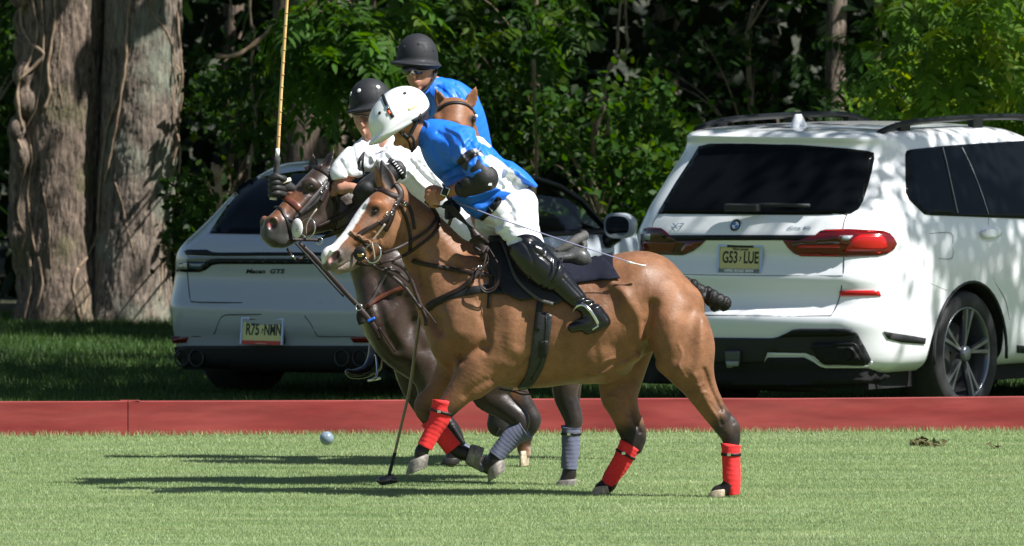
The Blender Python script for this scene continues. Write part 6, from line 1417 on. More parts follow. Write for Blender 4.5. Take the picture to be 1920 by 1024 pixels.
# real folds: from the armpit across chest and back, gathered waist
JS = J.sculpt
for L_, w_, a_ in (([(830, 330), (860, 312), (884, 290)], 5, 5), ([(838, 350), (868, 335), (900, 318)], 5, -4), ([(842, 362), (880, 352), (915, 330)], 4, 4), ([(850, 372), (890, 366), (935, 352)], 4, -4),
    ([(870, 385), (905, 372), (950, 350)], 4, 4), ([(880, 396), (915, 384), (955, 358)], 4, -3), ([(895, 250), (885, 262), (872, 276)], 5, 4), ([(905, 262), (900, 276), (888, 290)], 4, -3), ([(822, 248), (842, 262), (850, 285)], 5, 3.5),
    ([(838, 238), (862, 250), (872, 268)], 4, -3), ([(812, 270), (825, 295), (845, 318)], 5, 3.5), ([(930, 295), (925, 320), (935, 345)], 5, 4), ([(955, 315), (945, 335), (950, 352)], 5, -3.5), ([(970, 325), (962, 342), (968, 356)], 4, 3.5),
    ([(880, 265), (893, 285), (896, 300)], 4, 3), ([(860, 270), (868, 292), (880, 305)], 4, -3)):
    JS(L_, w_, a_, -200, 200)
creases(J, P2(858, 300, 872, 320, 900, 335), P2(800, 290, 822, 330, 880, 395), 16, seed=1)
creases(J, P2(870, 300, 890, 330), P2(805, 260, 815, 320), 9, seed=2); creases(J, P2(850, 372, 880, 400), P2(940, 335, 955, 352), 14, seed=3, w=(1.6, 2.6))
creases(J, P2(905, 262, 925, 300), P2(985, 335, 940, 352), 9, seed=4); creases(J, P2(822, 240, 850, 235, 880, 245), P2(850, 290, 870, 285, 890, 275), 10, seed=5, amt=(.6, 1.5)); creases(J, P2(862, 268, 870, 300), P2(900, 268, 912, 305), 8, seed=6, w=(1.5, 2.4), amt=(.6, 1.4))
J.ell((790, 246, 0), (22, 20, 20), 3, ax=[(-0.9, -0.35, 0), (0.35, -0.9, 0), (0, 0, 1)], op='sub')
V, Q = J.mesh(1)
blue = np.array((0.010, 0.155, 0.70)); c = np.tile(blue, (len(V), 1))
wt = (0.86, 0.87, 0.89)
near = (V[:, 2] < 20).astype(float)
def ppoly(c, V, poly, col, m=1.0):
    xs = V[:, 0]; ys = V[:, 1]; ins = np.zeros(len(V), bool); n = len(poly)
    for i in range(n):
        x1, y1 = poly[i]; x2, y2 = poly[i-1]; cond = (y1 > ys) != (y2 > ys)
        with np.errstate(divide='ignore', invalid='ignore'): xi = (x2-x1)*(ys-y1)/(y2-y1+1e-12)+x1
        ins ^= cond & (xs < xi)
    sd = np.full(len(V), 1e9)
    for i in range(n):
        A_ = np.array(poly[i-1]); B_ = np.array(poly[i]); ab = B_-A_; t = np.clip(((V[:, :2]-A_)@ab)/(ab@ab+1e-9), 0, 1)
        sd = np.minimum(sd, np.linalg.norm(V[:, :2]-A_-t[:, None]*ab, axis=1))
    a = np.clip(0.5+np.where(ins, sd, -sd)/2.4, 0, 1)*m; c[:] = c*(1-a[:, None])+np.array(col)*a[:, None]
ppoly(c, V, P2(911, 290, 921, 290, 932, 297, 948, 309, 962, 319, 967, 329, 975, 334, 980, 344, 992, 349, 985, 356, 962, 360, 940, 356, 928, 346, 930, 330, 926, 318, 918, 308, 910, 300), wt, near)
ppoly(c, V, P2(892, 240, 903, 248, 909, 262, 916, 259, 927, 270, 918, 276, 906, 268, 897, 262, 893, 252), wt)
nb = np.clip((-60-V[:, 2])/6, 0, 1)
ppoly(c, V, P2(866, 278, 872, 275, 875, 280, 869, 285, 865, 284), wt, nb)
ppoly(c, V, P2(856, 300, 866, 287, 880, 278, 892, 275, 902, 279, 908, 288, 897, 289, 886, 295, 879, 303, 876, 318, 862, 312), (0.012, 0.012, 0.014), nb)
ppoly(c, V, P2(888, 277, 893, 275, 898, 281, 892, 283), wt, nb); ppoly(c, V, P2(896, 283, 901, 283, 906, 289, 899, 288), wt, nb)
jer = mesh_obj('jersey', FB.w(V), Q, m_blue, rA, cols=c); TJ = bvh_of(jer)
tube('collar', [(796, 228, -14), (804, 236, -24), (800, 256, -28), (790, 270, -20)], 4, cloth('blue_collar', (0.008, 0.12, 0.55), 0.2), jer, fr=FB, flat=1.6)
ub = Body(875, 935, 380, 415, -80, 60, 1.5)
# breeches
R_ = Body(880, 1040, 335, 490, -130, 140, 1.5)
R_.chain([(925, 404, 0, 24, 40), (950, 386, 0, 38, 50), (972, 384, -4, 36, 48)], 14)
R_.chain([(960, 392, -30, 50, 34), (974, 425, -60, 38, 32), (986, 455, -80, 30, 28), (992, 470, -84, 27, 26)], 14)
R_.chain([(940, 395, 28, 44, 34), (926, 428, 66, 36, 30), (934, 465, 96, 26, 26)], 14)
RS = R_.sculpt
for L_, w_, a_ in (([(905, 415), (935, 420), (955, 400)], 5, 5), ([(900, 428), (930, 436), (950, 420)], 4, -4), ([(940, 370), (958, 388), (962, 410)], 6, 4), ([(990, 360), (998, 385), (985, 405)], 6, -3), ([(1005, 420), (985, 428), (965, 424)], 5, 3), ([(950, 450), (975, 446), (1005, 455)], 3, 3), ([(915, 395), (932, 408), (938, 425)], 4, 4), ([(960, 350), (978, 362), (982, 380)], 5, 3)):
    RS(L_, w_, a_, -200, 200)
creases(R_, P2(900, 415, 925, 440), P2(955, 395, 990, 405), 10, seed=7); creases(R_, P2(935, 425, 945, 450), P2(1005, 425, 1012, 452), 9, seed=8, amt=(.5, 1.4)); creases(R_, P2(935, 372, 960, 360), P2(965, 410, 1000, 400), 9, seed=9, amt=(.6, 1.5)); creases(R_, P2(985, 352, 1004, 375), P2(970, 390, 1000, 410), 6, seed=10)
V, Q = R_.mesh(1); bree = mesh_obj('breeches', FB.w(V), Q, m_breech, rA); TR = bvh_of(bree, jer)
patch('belt', P2(899, 407, 912, 396, 922, 387, 936, 373, 941, 380, 930, 394, 916, 406, 904, 414), TR, m_black, rA, lift=0.004, thick=0.005, step=5)
patch('phone_pouch', P2(921, 388, 932, 372, 938, 370, 941, 378, 934, 390, 926, 394), TR, m_black, rA, lift=0.008, thick=0.012, step=5, sub=2)
strap('belt_loop', P2(918, 384, 922, 390, 927, 397), 3.5, TR, m_breech, rA, lift=0.014)
# boots and knee guard
def boot(par, pts, foot, soledir=0):
    X = np.array([p[:3] for p in pts+foot]); lo = X.min(0)-45; hi = X.max(0)+45
    b = Body(lo[0], hi[0], lo[1], hi[1], lo[2], hi[2], 1.8)
    b.chain(pts, 8); b.chain(foot, 8); return b
b1 = boot(rA, [(1000, 478, -88, 26, 25), (1040, 515, -94, 26, 25), (1068, 545, -97, 21, 20), (1092, 566, -98, 17, 17), (1112, 582, -98, 18, 17)], [(1116, 586, -98, 22, 17), (1104, 600, -99, 17, 17), (1086, 606, -101, 12, 16), (1074, 610, -102, 10, 13)])
b1.ell((1130, 596, -97), (16, 13, 15), 5, ax=[(0.4, 0.9, 0), (0.9, -0.4, 0), (0, 0, 1)])
b1.chain([(1100, 616, -98, 8, 16), (1118, 608, -98, 10, 15), (1136, 600, -97, 8, 14)], 4)
for L_, w_, a_ in (([(1078, 560), (1092, 556), (1108, 552)], 2.6, 2.5), ([(1084, 566), (1098, 560), (1112, 560)], 2.4, -2.2), ([(1088, 572), (1104, 568), (1118, 564)], 2.4, 2.4), ([(1096, 578), (1110, 576), (1124, 570)], 2.2, -2), ([(1040, 500), (1062, 524), (1088, 552)], 2, 1.4)):
    b1.sculpt(L_, w_, a_, -200, 200)
V, Q = b1.mesh(4); bt = mesh_obj('boot', FB.w(V), Q, m_boot, rA)
b2 = boot(rA, [(938, 470, 102, 24, 23), (975, 520, 114, 24, 24), (1006, 568, 114, 16, 16)], [(1012, 580, 114, 18, 16), (990, 596, 114, 13, 16), (972, 600, 114, 9, 12)])
V, Q = b2.mesh(1); mesh_obj('boot', FB.w(V), Q, m_boot, rA)
kg = Body(935, 1070, 425, 560, -150, -20, 1.6)
kg.chain([(984, 464, -86, 34, 32), (1000, 484, -92, 36, 34), (1020, 503, -95, 34, 31), (1034, 515, -96, 31, 29)], 6)
kg.chain([(1012, 470, -112, 12, 10), (1002, 462, -116, 8, 8)], 8)
kg.sculpt([(1012, 476), (1024, 484), (1032, 500), (1010, 540)], 1.8, 2.4, -200, 200)
kg.sculpt([(1046, 488), (1040, 515), (1024, 540)], 2.0, 2.6, -200, 200); kg.sculpt([(1038, 480), (1034, 512), (1016, 536)], 2.0, -1.6, -200, 200)
kg.sculpt([(996, 452), (1004, 468), (1018, 474), (1022, 462)], 2, 1.8, -200, 200); kg.sculpt([(976, 446), (990, 462), (1000, 490), (992, 515)], 3, 1.8, -200, 200)
kg.ell((972, 448, -86), (25, 8, 24), 3, ax=[(0.9, -0.15, 0), (0.15, 0.9, 0), (0, 0, 1)], op='sub')
V, Q = kg.mesh(4); kgo = mesh_obj('knee_guard', FB.w(V), Q, m_boot, rA); TK = bvh_of(kgo)
strap('guard_strap', P2(1052, 486, 1046, 506, 1036, 530), 8, TK, m_boot, kgo, lift=0.004)
# elbow guard, watch
eg = Body(845, 950, 280, 380, -145, -50, 1.5)
eg.chain([(899, 316, -104, 22, 22), (907, 332, -106, 23, 22), (892, 343, -100, 20, 19), (876, 349, -92, 17, 16), (868, 352, -88, 17, 15)], 4)
eg.ell((919, 332, -104), (16, 22, 18), 4); eg.ell((900, 304, -108), (14, 12, 12), 3); eg.ell((880, 338, -112), (13, 11, 8), 2); eg.ell((902, 322, -118), (15, 9, 8), 2); eg.ell((914, 346, -114), (12, 9, 9), 2); eg.ell((894, 345, -114), (9, 10, 7), 2); eg.sculpt([(862, 338), (868, 352), (866, 368)], 2, 2.5, -300, 300)
V, Q = eg.mesh(1); ego = mesh_obj('elbow_guard', FB.w(V), Q, m_guard, rA); TE = bvh_of(ego)
h = cast(TE, 919, 346)
if h: boxes('strap_tip', [(h[0].x-.010, h[0].x+.010, h[0].y-.005, h[0].y, h[0].z-.006, h[0].z+.008)], mat('white_print', (0.8, 0.8, 0.8), 0.6), ego)
w0 = Vector(FB(835, 357, -84)); Mw = Matrix.Translation(w0) @ Matrix.Rotation(rad(20), 4, 'Y')
watch = boxes('wristwatch', [(-.021, .021, -.006, .006, -.025, .025)], m_steel, rA, M=Mw, bevel=.004, smooth=False)
boxes('watch_face', [(-.0165, .0165, -.0095, -.0055, -.0205, .0205)], m_black, watch, M=Mw)
tube('watch_band', [(831, 345, -74), (834, 350, -84), (837, 362, -84), (840, 369, -74), (838, 366, -62), (834, 352, -62), (831, 345, -72)], 2.0, m_black, watch, fr=FB, flat=2.4)
# far glove
gl = Body(825, 880, 370, 420, 10, 75, 1.4)
gl.chain([(851, 380, 52, 13, 12), (850, 394, 44, 14, 11)], 3)
for i in range(4): gl.chain([(858-i*1, 386+i*6, 34, 5), (846, 388+i*6, 28, 5), (838, 390+i*6, 36, 5), (842, 391+i*6, 46, 4.5)], 1)
gl.chain([(846, 384, 36, 5.5), (838, 382, 30, 5), (832, 388, 30, 4.5)], 1)
V, Q = gl.mesh(1); mesh_obj('glove', FB.w(V), Q, m_guard, rA)
# helmet
hl = Body(680, 820, 150, 290, -75, 70, 1.5)
axh = [(-0.80, 0.60, 0), (-0.60, -0.80, 0), (0, 0, 1)]
hl.ell((753, 212, -4), (56, 48, 44), 4, ax=axh)
hl.ell((726, 232, -4), (33, 30, 41), 26, ax=axh)
hl.ell((726, 249, -4), (42, 8, 46), 14, ax=[(-0.83, 0.55, 0), (-0.55, -0.83, 0), (0, 0, 1)])
hl.ell((752+.54*298, 241+.84*298, -4), (298, 298, 298), 3, op='sub')
hl.ell((772, 244, -4), (54, 40, 34), 3, ax=axh, op='sub')
V, Q = hl.mesh(3); hel = mesh_obj('helmet', FB.w(V), Q, m_whelm, rA, label='white polo helmet with a black band and vent holes'); TH = bvh_of(hel)
m_band = mat('helmet_band', (0.015, 0.015, 0.016), 0.5)
strap('helmet_band', P2(718, 178, 722, 190, 728, 203, 737, 220), 7, TH, m_band, hel, lift=0.003, thick=0.003)
strap('band_patch', P2(725, 199, 728, 204), 5, TH, m_steel, hel, lift=0.006, thick=0.002); strap('band_patch', P2(728, 208, 731, 214), 5, TH, mat('orange_tag', (0.7, 0.1, 0.02), 0.5), hel, lift=0.006, thick=0.002)
for x, y in ((759, 175), (712, 212)):
    h = cast(TH, x, y); ring('vent_hole', h[0]+h[1]*.001, 0.006, 0.004, m_band, hel, n=h[1], seg=14)
strap('maker_mark', P2(766, 206, 774, 202, 782, 198), 5, TH, mat('faded_gold_mark', (0.72, 0.55, 0.30), 0.5), hel, lift=0.001, thick=0.0006)
m_strap = mat('chin_strap_web', (0.014, 0.014, 0.015), 0.7)
hs_ = empty('harness'); place(hs_, rA); 
T2 = bvh_of(bodyA, hel)
tube('nape_pad', [(766, 226, -36), (780, 222, -34), (794, 212, -24), (801, 200, -6)], 6, m_strap, rA, fr=FB, flat=1.3)
tube('chin_strap', [(788, 212, -34), (784, 222, -36), (776, 240, -34), (766, 256, -32), (757, 250, -34)], 3.2, m_strap, rA, fr=FB)
tube('chin_strap', [(770, 250, -33), (776, 262, -30), (776, 276, -22), (772, 284, -8)], 2.8, m_strap, rA, fr=FB)
tube('chin_strap', [(744, 240, -34), (754, 252, -34), (766, 264, -28), (770, 280, -18)], 1.9, m_strap, rA, fr=FB)
bpy.data.objects.remove(hs_)
boxes('strap_buckle', [(-.012, .012, -.006, .004, -.012, .012)], m_strap, rA, M=Matrix.Translation(FB(789, 220, -38)), bevel=.003)
# whip and mallet
wh = tube('riding_whip', [(855, 377, -58, 1.5), (960, 415, -104, 1.2), (1080, 455, -122, 1.1), (1180, 488, -108, 0.9)], 2, mat('whip_cord', (0.22, 0.21, 0.34), 0.6), None, fr=FB, seg=6)
tag(wh, 'thin lilac riding whip held by the stooping rider, slanting back over the saddle', 'riding whip')
tube('whip_lash', [(1172, 487, -108, 2.2), (1182, 489, -106, 2.2), (1192, 491, -104, 0.8), (1206, 495, -102, 2.2), (1210, 494, -102, 1.5)], 2, mat('whip_tip', (0.7, 0.7, 0.7), 0.6), wh, fr=FB, seg=6, sub=3)
m_cane = mat('bamboo_cane', (0.50, 0.30, 0.10), 0.4, col2=(0.35, 0.2, 0.07), vscale=20, coat=0.3)
m_caneg = mat('green_cane', (0.16, 0.13, 0.05), 0.4, col2=(0.24, 0.17, 0.06), vscale=20, coat=0.3)
ml = empty('polo_mallet', 'polo mallet with greenish cane shaft hanging down to its dark head just above the grass', 'polo mallet', tuple(FB(725, 903, 50)))
tube('shaft', [(850, 400, 44, 3.4), (820, 480, 62, 3.4), (792, 560, 72, 3.4), (789, 580, 70, 3.4), (778, 660, 64, 3.2), (768, 730, 60, 3.0), (752, 800, 56, 2.8), (738, 860, 52, 2.6)], 3, m_caneg, ml, fr=FB, seg=8)
tube('shaft_binding', [(740, 852, 52, 3.3), (731, 886, 51, 3.4), (729, 896, 50, 3.4)], 3, m_black, ml, fr=FB)
tube('shaft_ferrule', [(791, 568, 71, 4.2), (788, 584, 70, 4.2)], 4, m_cane, ml, fr=FB)
mh = Body(690, 760, 880, 925, 10, 95, 1.2)
mh.chain([(717, 903, 30, 8.5, 9), (725, 902, 50, 9, 10), (733, 901, 70, 8.5, 9)], 2); mh.chain([(711, 903, 46, 6, 7), (740, 903, 54, 6, 7)], 5)
V, Q = mh.mesh(1); mesh_obj('mallet_head', FB.w(V), Q, mat('dark_mallet_wood', (0.03, 0.03, 0.033), 0.3, coat=0.4), ml)

# ================================================================ dark brown horse ridden off beside the bay
FD = Frame(74.15)
m_dark = coat_mat('dark_brown_coat', rough=0.36, spec=0.5, bs=0.8)
drk = empty('polo_pony', 'dark brown horse with brown noseband and grey leg bandages, half hidden behind the bay', 'horse', tuple(FD(850, 900, 20)))
drk.location.z = 0
DC = (0.036, 0.021, 0.0155)
G = Body(478, 1130, 260, 945, -150, 330, 2.8)
# trunk runs away from the camera, behind the bay
G.chain([(745, 560, -10, 92, 62), (800, 580, 40, 104, 84), (870, 590, 100, 104, 96), (960, 585, 160, 96, 92), (1030, 575, 190, 90, 84), (1075, 580, 200, 70, 70)], 24, side=(0.4, 0, 1))
nD = (-0.45, 0, 1)
G.chain([(640, 378, -30, 46, 30), (668, 410, -26, 50, 34), (700, 460, -18, 60, 42), (735, 520, -6, 74, 56), (770, 560, 10, 84, 64)], 20, side=nD)
G.chain([(690, 540, -40, 18, 20), (712, 590, -40, 34, 44), (740, 640, -24, 40, 50), (780, 680, 0, 34, 44)], 20)
G.ell((735, 590, -52), (38, 46, 24), 14); G.ell((770, 640, -40), (34, 40, 26), 14)
# forelegs
G.chain([(775, 640, -20, 40, 30), (800, 690, -26, 34, 28), (806, 730, -30, 24, 21), (800, 765, -32, 19, 17), (815, 785, -32, 17, 16), (838, 808, -30, 12, 12), (850, 838, -28, 12, 11), (850, 852, -28, 14, 13), (846, 862, -28, 13, 13)], 14)
G.chain([(770, 650, 50, 38, 30), (770, 700, 56, 30, 26), (784, 745, 56, 23, 20), (812, 790, 56, 18, 17), (860, 838, 56, 12, 11), (898, 868, 50, 13, 12), (916, 880, 48, 12, 12)], 14)
# hind legs
G.chain([(960, 640, 60, 56, 40), (930, 700, 50, 46, 34), (915, 738, 46, 34, 27), (945, 765, 44, 24, 20), (974, 790, 42, 20, 17), (966, 812, 40, 15, 13), (940, 842, 38, 12, 12), (928, 862, 38, 15, 14), (930, 876, 38, 15, 15)], 14)
G.chain([(1060, 620, 30, 60, 40), (1062, 690, 22, 34, 28), (1060, 740, 18, 23, 20), (1070, 770, 16, 20, 17), (1076, 792, 14, 17, 15), (1070, 820, 12, 13, 12), (1068, 870, 12, 12, 12), (1067, 890, 12, 14, 13), (1062, 902, 12, 13, 13)], 14)
# head turned three-quarters to the camera
dh = yawside(40)
G.chain([(612, 340, -42, 36, 30), (590, 360, -58, 35, 33), (566, 382, -78, 32, 28), (542, 403, -98, 27, 23), (523, 420, -114, 25, 23), (512, 432, -122, 22, 22)], 10, side=dh)
G.chain([(628, 380, -38, 40, 22), (606, 398, -50, 36, 20), (578, 414, -72, 26, 18), (550, 428, -94, 20, 16)], 10, side=dh)
G.chain([(556, 436, -92, 13, 14), (534, 446, -110, 15, 17), (518, 446, -120, 15, 18)], 8, side=dh)
G.ell((514, 417, -136), (16, 19, 14), 7); G.ell((498, 418, -106), (9, 17, 12), 6)
G.ell((510, 440, -132), (14, 12, 14), 6)
G.ell((512, 416, -150), (10, 13, 10), 4, op='sub'); G.ell((493, 420, -112), (4, 9, 6), 4, op='sub')
G.ell((584, 345, -94), (16, 11, 9), 8)
G.chain([(571, 340, -92, 5, 4), (583, 335, -96, 6, 5), (596, 342, -92, 5, 4)], 6)
G.chain([(578, 368, -96, 5, 4), (562, 384, -106, 5, 4), (548, 398, -114, 4, 3)], 9)
G.ell((583, 348, -106), (7.5, 5.5, 5), 3, op='sub')
ear(G, (606, 320, -50), (627, 278, -48), 12, (-0.75, 0.1, -0.65))
ear(G, (588, 318, -22), (587, 289, -18), 11, (-0.6, 0, -0.8))
GS = G.sculpt
GS([(705, 560), (722, 610), (745, 650)], 10, 7, -300, 10); GS([(690, 480), (712, 520), (728, 560)], 12, 5, -300, 10); GS([(650, 400), (672, 440), (700, 490)], 12, -4, -300, 10)
GS([(760, 560), (770, 610), (790, 650)], 14, 6, -300, 10); GS([(600, 380), (606, 404), (594, 420)], 9, -2.5, -300, 0); GS([(622, 345), (630, 375), (632, 405)], 6, 4, -300, 0)
GS([(560, 360), (548, 378), (536, 396)], 8, 2, -300, 0)
V, Q = G.mesh(1)
c = np.tile(np.array(DC), (len(V), 1)); c *= 1+0.2*vnoise(V, 0.04, 9)[:, None]
paint(c, V, [(556, 370, 14), (530, 392, 12), (516, 402, 8)], 24, (0.16, 0.062, 0.025), 0.85)
paint(c, V, [(505, 396, 6), (495, 408, 4)], 12, (0.22, 0.09, 0.035), 0.9)
paint(c, V, [(530, 440, 22), (505, 430, 22)], 22, (0.040, 0.038, 0.038), 1)
paint(c, V, [(700, 520, 40), (760, 620, 40)], 70, (0.042, 0.024, 0.018), 0.7)
paint(c, V, [(600, 400, 20), (640, 400, 20)], 40, (0.038, 0.024, 0.019), 0.7)
paint(c, V, [(583, 348, 8)], 6, (0.012, 0.008, 0.007), 1)
paint(c, V, [(512, 416, 11)], 5, (0.02, 0.008, 0.008), 1); paint(c, V, [(508, 417, -140, 4)], 5, (0.5, 0.14, 0.12), 0.9)
for L_ in ([(806, 740, 10), (800, 770, 24), (850, 862, 30)], [(930, 760, 12), (980, 790, 20), (930, 870, 30)], [(1062, 750, 20), (1070, 900, 26)]):
    paint(c, V, L_, 30, (0.016, 0.012, 0.011), 1)
drkbody = mesh_obj('body', FD.w(V), Q, m_dark, drk, cols=np.clip(c, 0, 1)); TD = bvh_of(drkbody)
ball('eye', FD(583, 348, -101), (0.018, 0.014, 0.014), m_eye, drk)
hoof('hoof', (930, 872, 38), (934, 893, 38), (-0.8, 0.6, 0), 20, 18, m_hoof, FD, drk)
hoof('hoof', (1065, 901, 12), (1062, 914, 12), (-1, 0.08, 0), 19, 18, m_hoof, FD, drk)
hoof('hoof', (848, 858, -28), (845, 869, -28), (-1, 0.05, 0), 17, 16, mat('dark_hoof', (0.02, 0.018, 0.016), 0.6), FD, drk)
hoof('hoof', (916, 880, 48), (930, 884, 48), (0, 1, 0), 14, 15, MATS['dark_hoof'], FD, drk)
wrap('leg_bandage', [(982, 806, 41, 22, 19), (962, 820, 41, 20, 18), (944, 840, 39, 17, 16), (930, 858, 38, 16, 16)], FD, m_grey, drk)
wrap('leg_bandage', [(1071, 803, 14, 18, 16), (1070, 840, 12, 17, 15), (1067, 880, 12, 15, 15)], FD, m_grey, drk, strapt=0.15)
wrap('leg_bandage', [(832, 800, -30, 16, 15), (846, 824, -29, 15, 14), (852, 842, -28, 14, 14)], FD, m_grey, drk)
wrap('leg_bandage', [(850, 832, 56, 15, 14), (880, 856, 53, 14, 14), (912, 878, 50, 14, 14)], FD, m_grey, drk)
bb = Body(830, 880, 775, 845, -55, 0, 1.4)
bb.chain([(842, 790, -30, 11, 17), (852, 806, -30, 12, 16), (862, 824, -30, 9, 12)], 5); bb.chain([(850, 800, -46, 5, 5), (868, 828, -44, 5, 5)], 3)
V, Q = bb.mesh(1); mesh_obj('tendon_boot', FD.w(V), Q, m_black, drk)
# bridle of the dark horse
bd = empty('bridle', 'black bridle with reddish brown noseband and white bit guard on the dark brown horse', 'bridle', tuple(FD(580, 390, -110)))
def bS(name, pts, w, m=None, lift=0.005, **k): return strap(name, pts, w*1.25, TD, m or m_leather, bd, lift=lift, thick=0.0026, s=337, **k)
bS('browband', P2(573, 318, 582, 315, 596, 315, 610, 323, 622, 333), 8, m_leather)
bS('crownpiece', P2(600, 316, 616, 322, 624, 330, 622, 345), 8)
bS('cheek_strap', P2(622, 334, 614, 350, 604, 364, 592, 380, 578, 392, 564, 400, 552, 410), 6.5, m_black)
bS('cheek_strap', P2(612, 340, 600, 356, 588, 370, 572, 388, 560, 400), 6.5, mat('dark_grey_leather', (0.05, 0.042, 0.04), 0.45), lift=0.009)
bS('strap_end', P2(612, 352, 606, 366, 600, 378), 8, lift=0.012)
bS('noseband', P2(518, 374, 528, 370, 540, 374, 552, 382, 562, 392), 10, m_brownl, lift=0.007)
bS('dropped_noseband', P2(514, 390, 520, 389, 528, 394, 535, 408, 548, 414), 4.5, m_black)
bS('dropped_noseband', P2(536, 408, 541, 424, 545, 440, 546, 452), 5, m_black)
bS('throat_lash', P2(622, 345, 632, 358, 636, 372, 634, 392), 4)
bS('throat_lash', P2(618, 350, 628, 380, 630, 410, 626, 430), 5)
bS('rein', P2(592, 426, 620, 414, 645, 402, 664, 384), 7, m_leather, lift=0.010)
bS('rein', P2(602, 447, 622, 438, 645, 428, 668, 412), 7, lift=0.012)
for (x, y) in ((602, 346), (610, 352), (601, 359), (635, 360)):
    h = cast(TD, x, y)
    if h: ring('buckle', h[0]+h[1]*0.014, 0.012, 0.0024, m_steel, bd, n=h[1], seg=4, rs=5)
ring('bit_ring', FD(579, 424, -112), 0.055, 0.0046, m_steel, bd, n=(-0.55, -0.83, 0.1), squash=0.9)
gc = Vector(FD(559, 424, -128)); nn = Vector((-0.6, -0.8, 0.05)).normalized(); ta = Vector((0, 0, 1)).cross(nn).normalized(); tb = nn.cross(ta)
loft('bit_guard', [[gc+ta*math.cos(t)*r*0.95+tb*math.sin(t)*r*1.3+nn*o for t in [2*math.pi*i/26 for i in range(26)]] for r, o in ((0.008, -.004), (0.036, -.006), (0.042, 0), (0.039, .005), (0.012, .007))], mat('white_rubber', (0.75, 0.74, 0.72), 0.45), bd)
tube('bit_pin', [FD(558, 428, -134), FD(572, 424, -126)], .008, m_steel, bd, sub=1)
tube('gag_cheek', [FD(596, 388, -118), FD(584, 404, -120), FD(576, 420, -118), FD(576, 440, -112)], .0045, MATS['gag_cord'], bd, sub=2)
def airD(name, pts, w, par, m=None):
    P = cr(pts, 6); C = FD.w(P); T = np.gradient(C, axis=0); N = np.cross(T, np.cross(np.tile((0.1, -1, 0.25), (len(C), 1)), T)); N /= np.linalg.norm(N, axis=1)[:, None]
    return ribbon(name, C, N, w/FD.s, 0.003, m or m_leather, par)
airD('curb_strap', [(540, 462, -118), (548, 474, -114), (556, 482, -112), (570, 480, -108), (582, 474, -100)], 5, bd)
tube('curb_chain', [FD(548, 474, -115), FD(556, 482, -113)], .006, m_steel, bd, sub=1)
ring('rein_ring', FD(600, 448, -106), 0.020, 0.004, m_steel, bd, n=(-0.5, -0.85, 0.1))
airD('rein', [(548, 446, -118), (574, 446, -110), (600, 447, -104)], 6, bd)
bm_ = empty('martingale', 'broad brown martingale strap with a blue band below the dark horse head', 'martingale', tuple(FD(660, 540, -90)))
airD('neck_strap', [(562, 452, -112), (590, 478, -110), (620, 512, -106), (650, 546, -100), (680, 578, -96)], 9, bm_)
airD('neck_strap', [(556, 452, -118), (584, 482, -116), (614, 517, -112), (646, 552, -104)], 4, bm_, m_black)
strap('breast_strap', P2(682, 580, 692, 572, 710, 560, 735, 548, 760, 538), 9, TD, m_brownl, bm_, lift=0.008, thick=0.003, s=337)
strap('breast_strap', P2(690, 574, 700, 558, 710, 540, 722, 520, 734, 500), 6, TD, MATS['dark_grey_leather'], bm_, lift=0.008, thick=0.003, s=337)
airD('strap_end', [(676, 576, -100), (690, 592, -100), (704, 612, -98), (714, 632, -94)], 11, bm_)
airD('loose_end', [(712, 610, -98), (726, 632, -94), (742, 656, -90)], 3, bm_)
airD('blue_band', [(690, 599, -101), (704, 592, -101)], 5, bm_, mat('blue_rubber', (0.01, 0.12, 0.6), 0.4))
ring('strap_ring', FD(674, 572, -101), 0.018, 0.0035, m_steel, bm_, n=(-0.3, -0.9, 0.1))
airD('breast_flap', [(680, 575, -96), (676, 590, -92), (680, 604, -88)], 14, bm_, m_black)
sd2 = empty('saddle', 'brown saddle of the dark brown horse, mostly hidden behind the stooping rider', 'saddle', tuple(FD(880, 480, 100)))
S = Body(800, 1010, 420, 520, 10, 240, 3)
S.chain([(830, 470, 80, 20, 40), (880, 484, 110, 16, 52), (940, 484, 150, 18, 56), (965, 466, 166, 10, 40)], 12, side=(0.4, 0, 1))
V, Q = S.mesh(2); mesh_obj('saddle_seat', FD.w(V), Q, m_brownl, sd2)
# ---------------------------------------------------------------- rider in white number 4
rB = empty('person', 'rider in black helmet with white vents and a white jersey numbered 4', 'person', tuple(FD(800, 400, 40)))
Bd = Body(500, 960, 140, 720, -150, 210, 2.4)
Bd.chain([(860, 400, 80, 32, 40), (820, 360, 50, 34, 40), (770, 310, 10, 38, 50), (730, 275, -10, 36, 54), (708, 254, -20, 22, 26)], 10, side=(0.5, 0, 1))
Bd.chain([(712, 262, -22, 18, 18), (702, 240, -28, 18, 18)], 6)
fB = (0.55, 0, 0.83)
Bd.ell((694, 206, -30), (32, 42, 36), 6); Bd.chain([(690, 225, -36, 24, 24), (692, 246, -46, 15, 15), (690, 256, -50, 9, 10)], 8)
Bd.chain([(680, 221, -62, 3.4, 5), (678, 230, -64, 3.4, 4.6), (680, 234, -63, 3.8, 5)], 4)
Bd.chain([(682, 244, -60, 3, 6), (683, 249, -58, 3, 6)], 3); Bd.ell((684, 222, -62), (6, 4, 4), 3, op='sub')
Bd.ell((672, 230, -46), (5, 4, 4), 3)
Bd.ell((712, 224, -20), (5, 9, 5), 3)
# arms: right arm out to the mallet, left arm forward over the neck
Bd.chain([(690, 286, -30, 17, 17), (648, 330, -60, 15, 15), (612, 362, -60, 12, 12), (560, 362, -76, 10, 10), (530, 350, -88, 11, 10)], 8)
Bd.chain([(745, 298, -50, 17, 17), (728, 325, -72, 16, 16), (690, 358, -84, 13, 13), (660, 350, -80, 10, 10), (640, 352, -78, 11, 9)], 8)
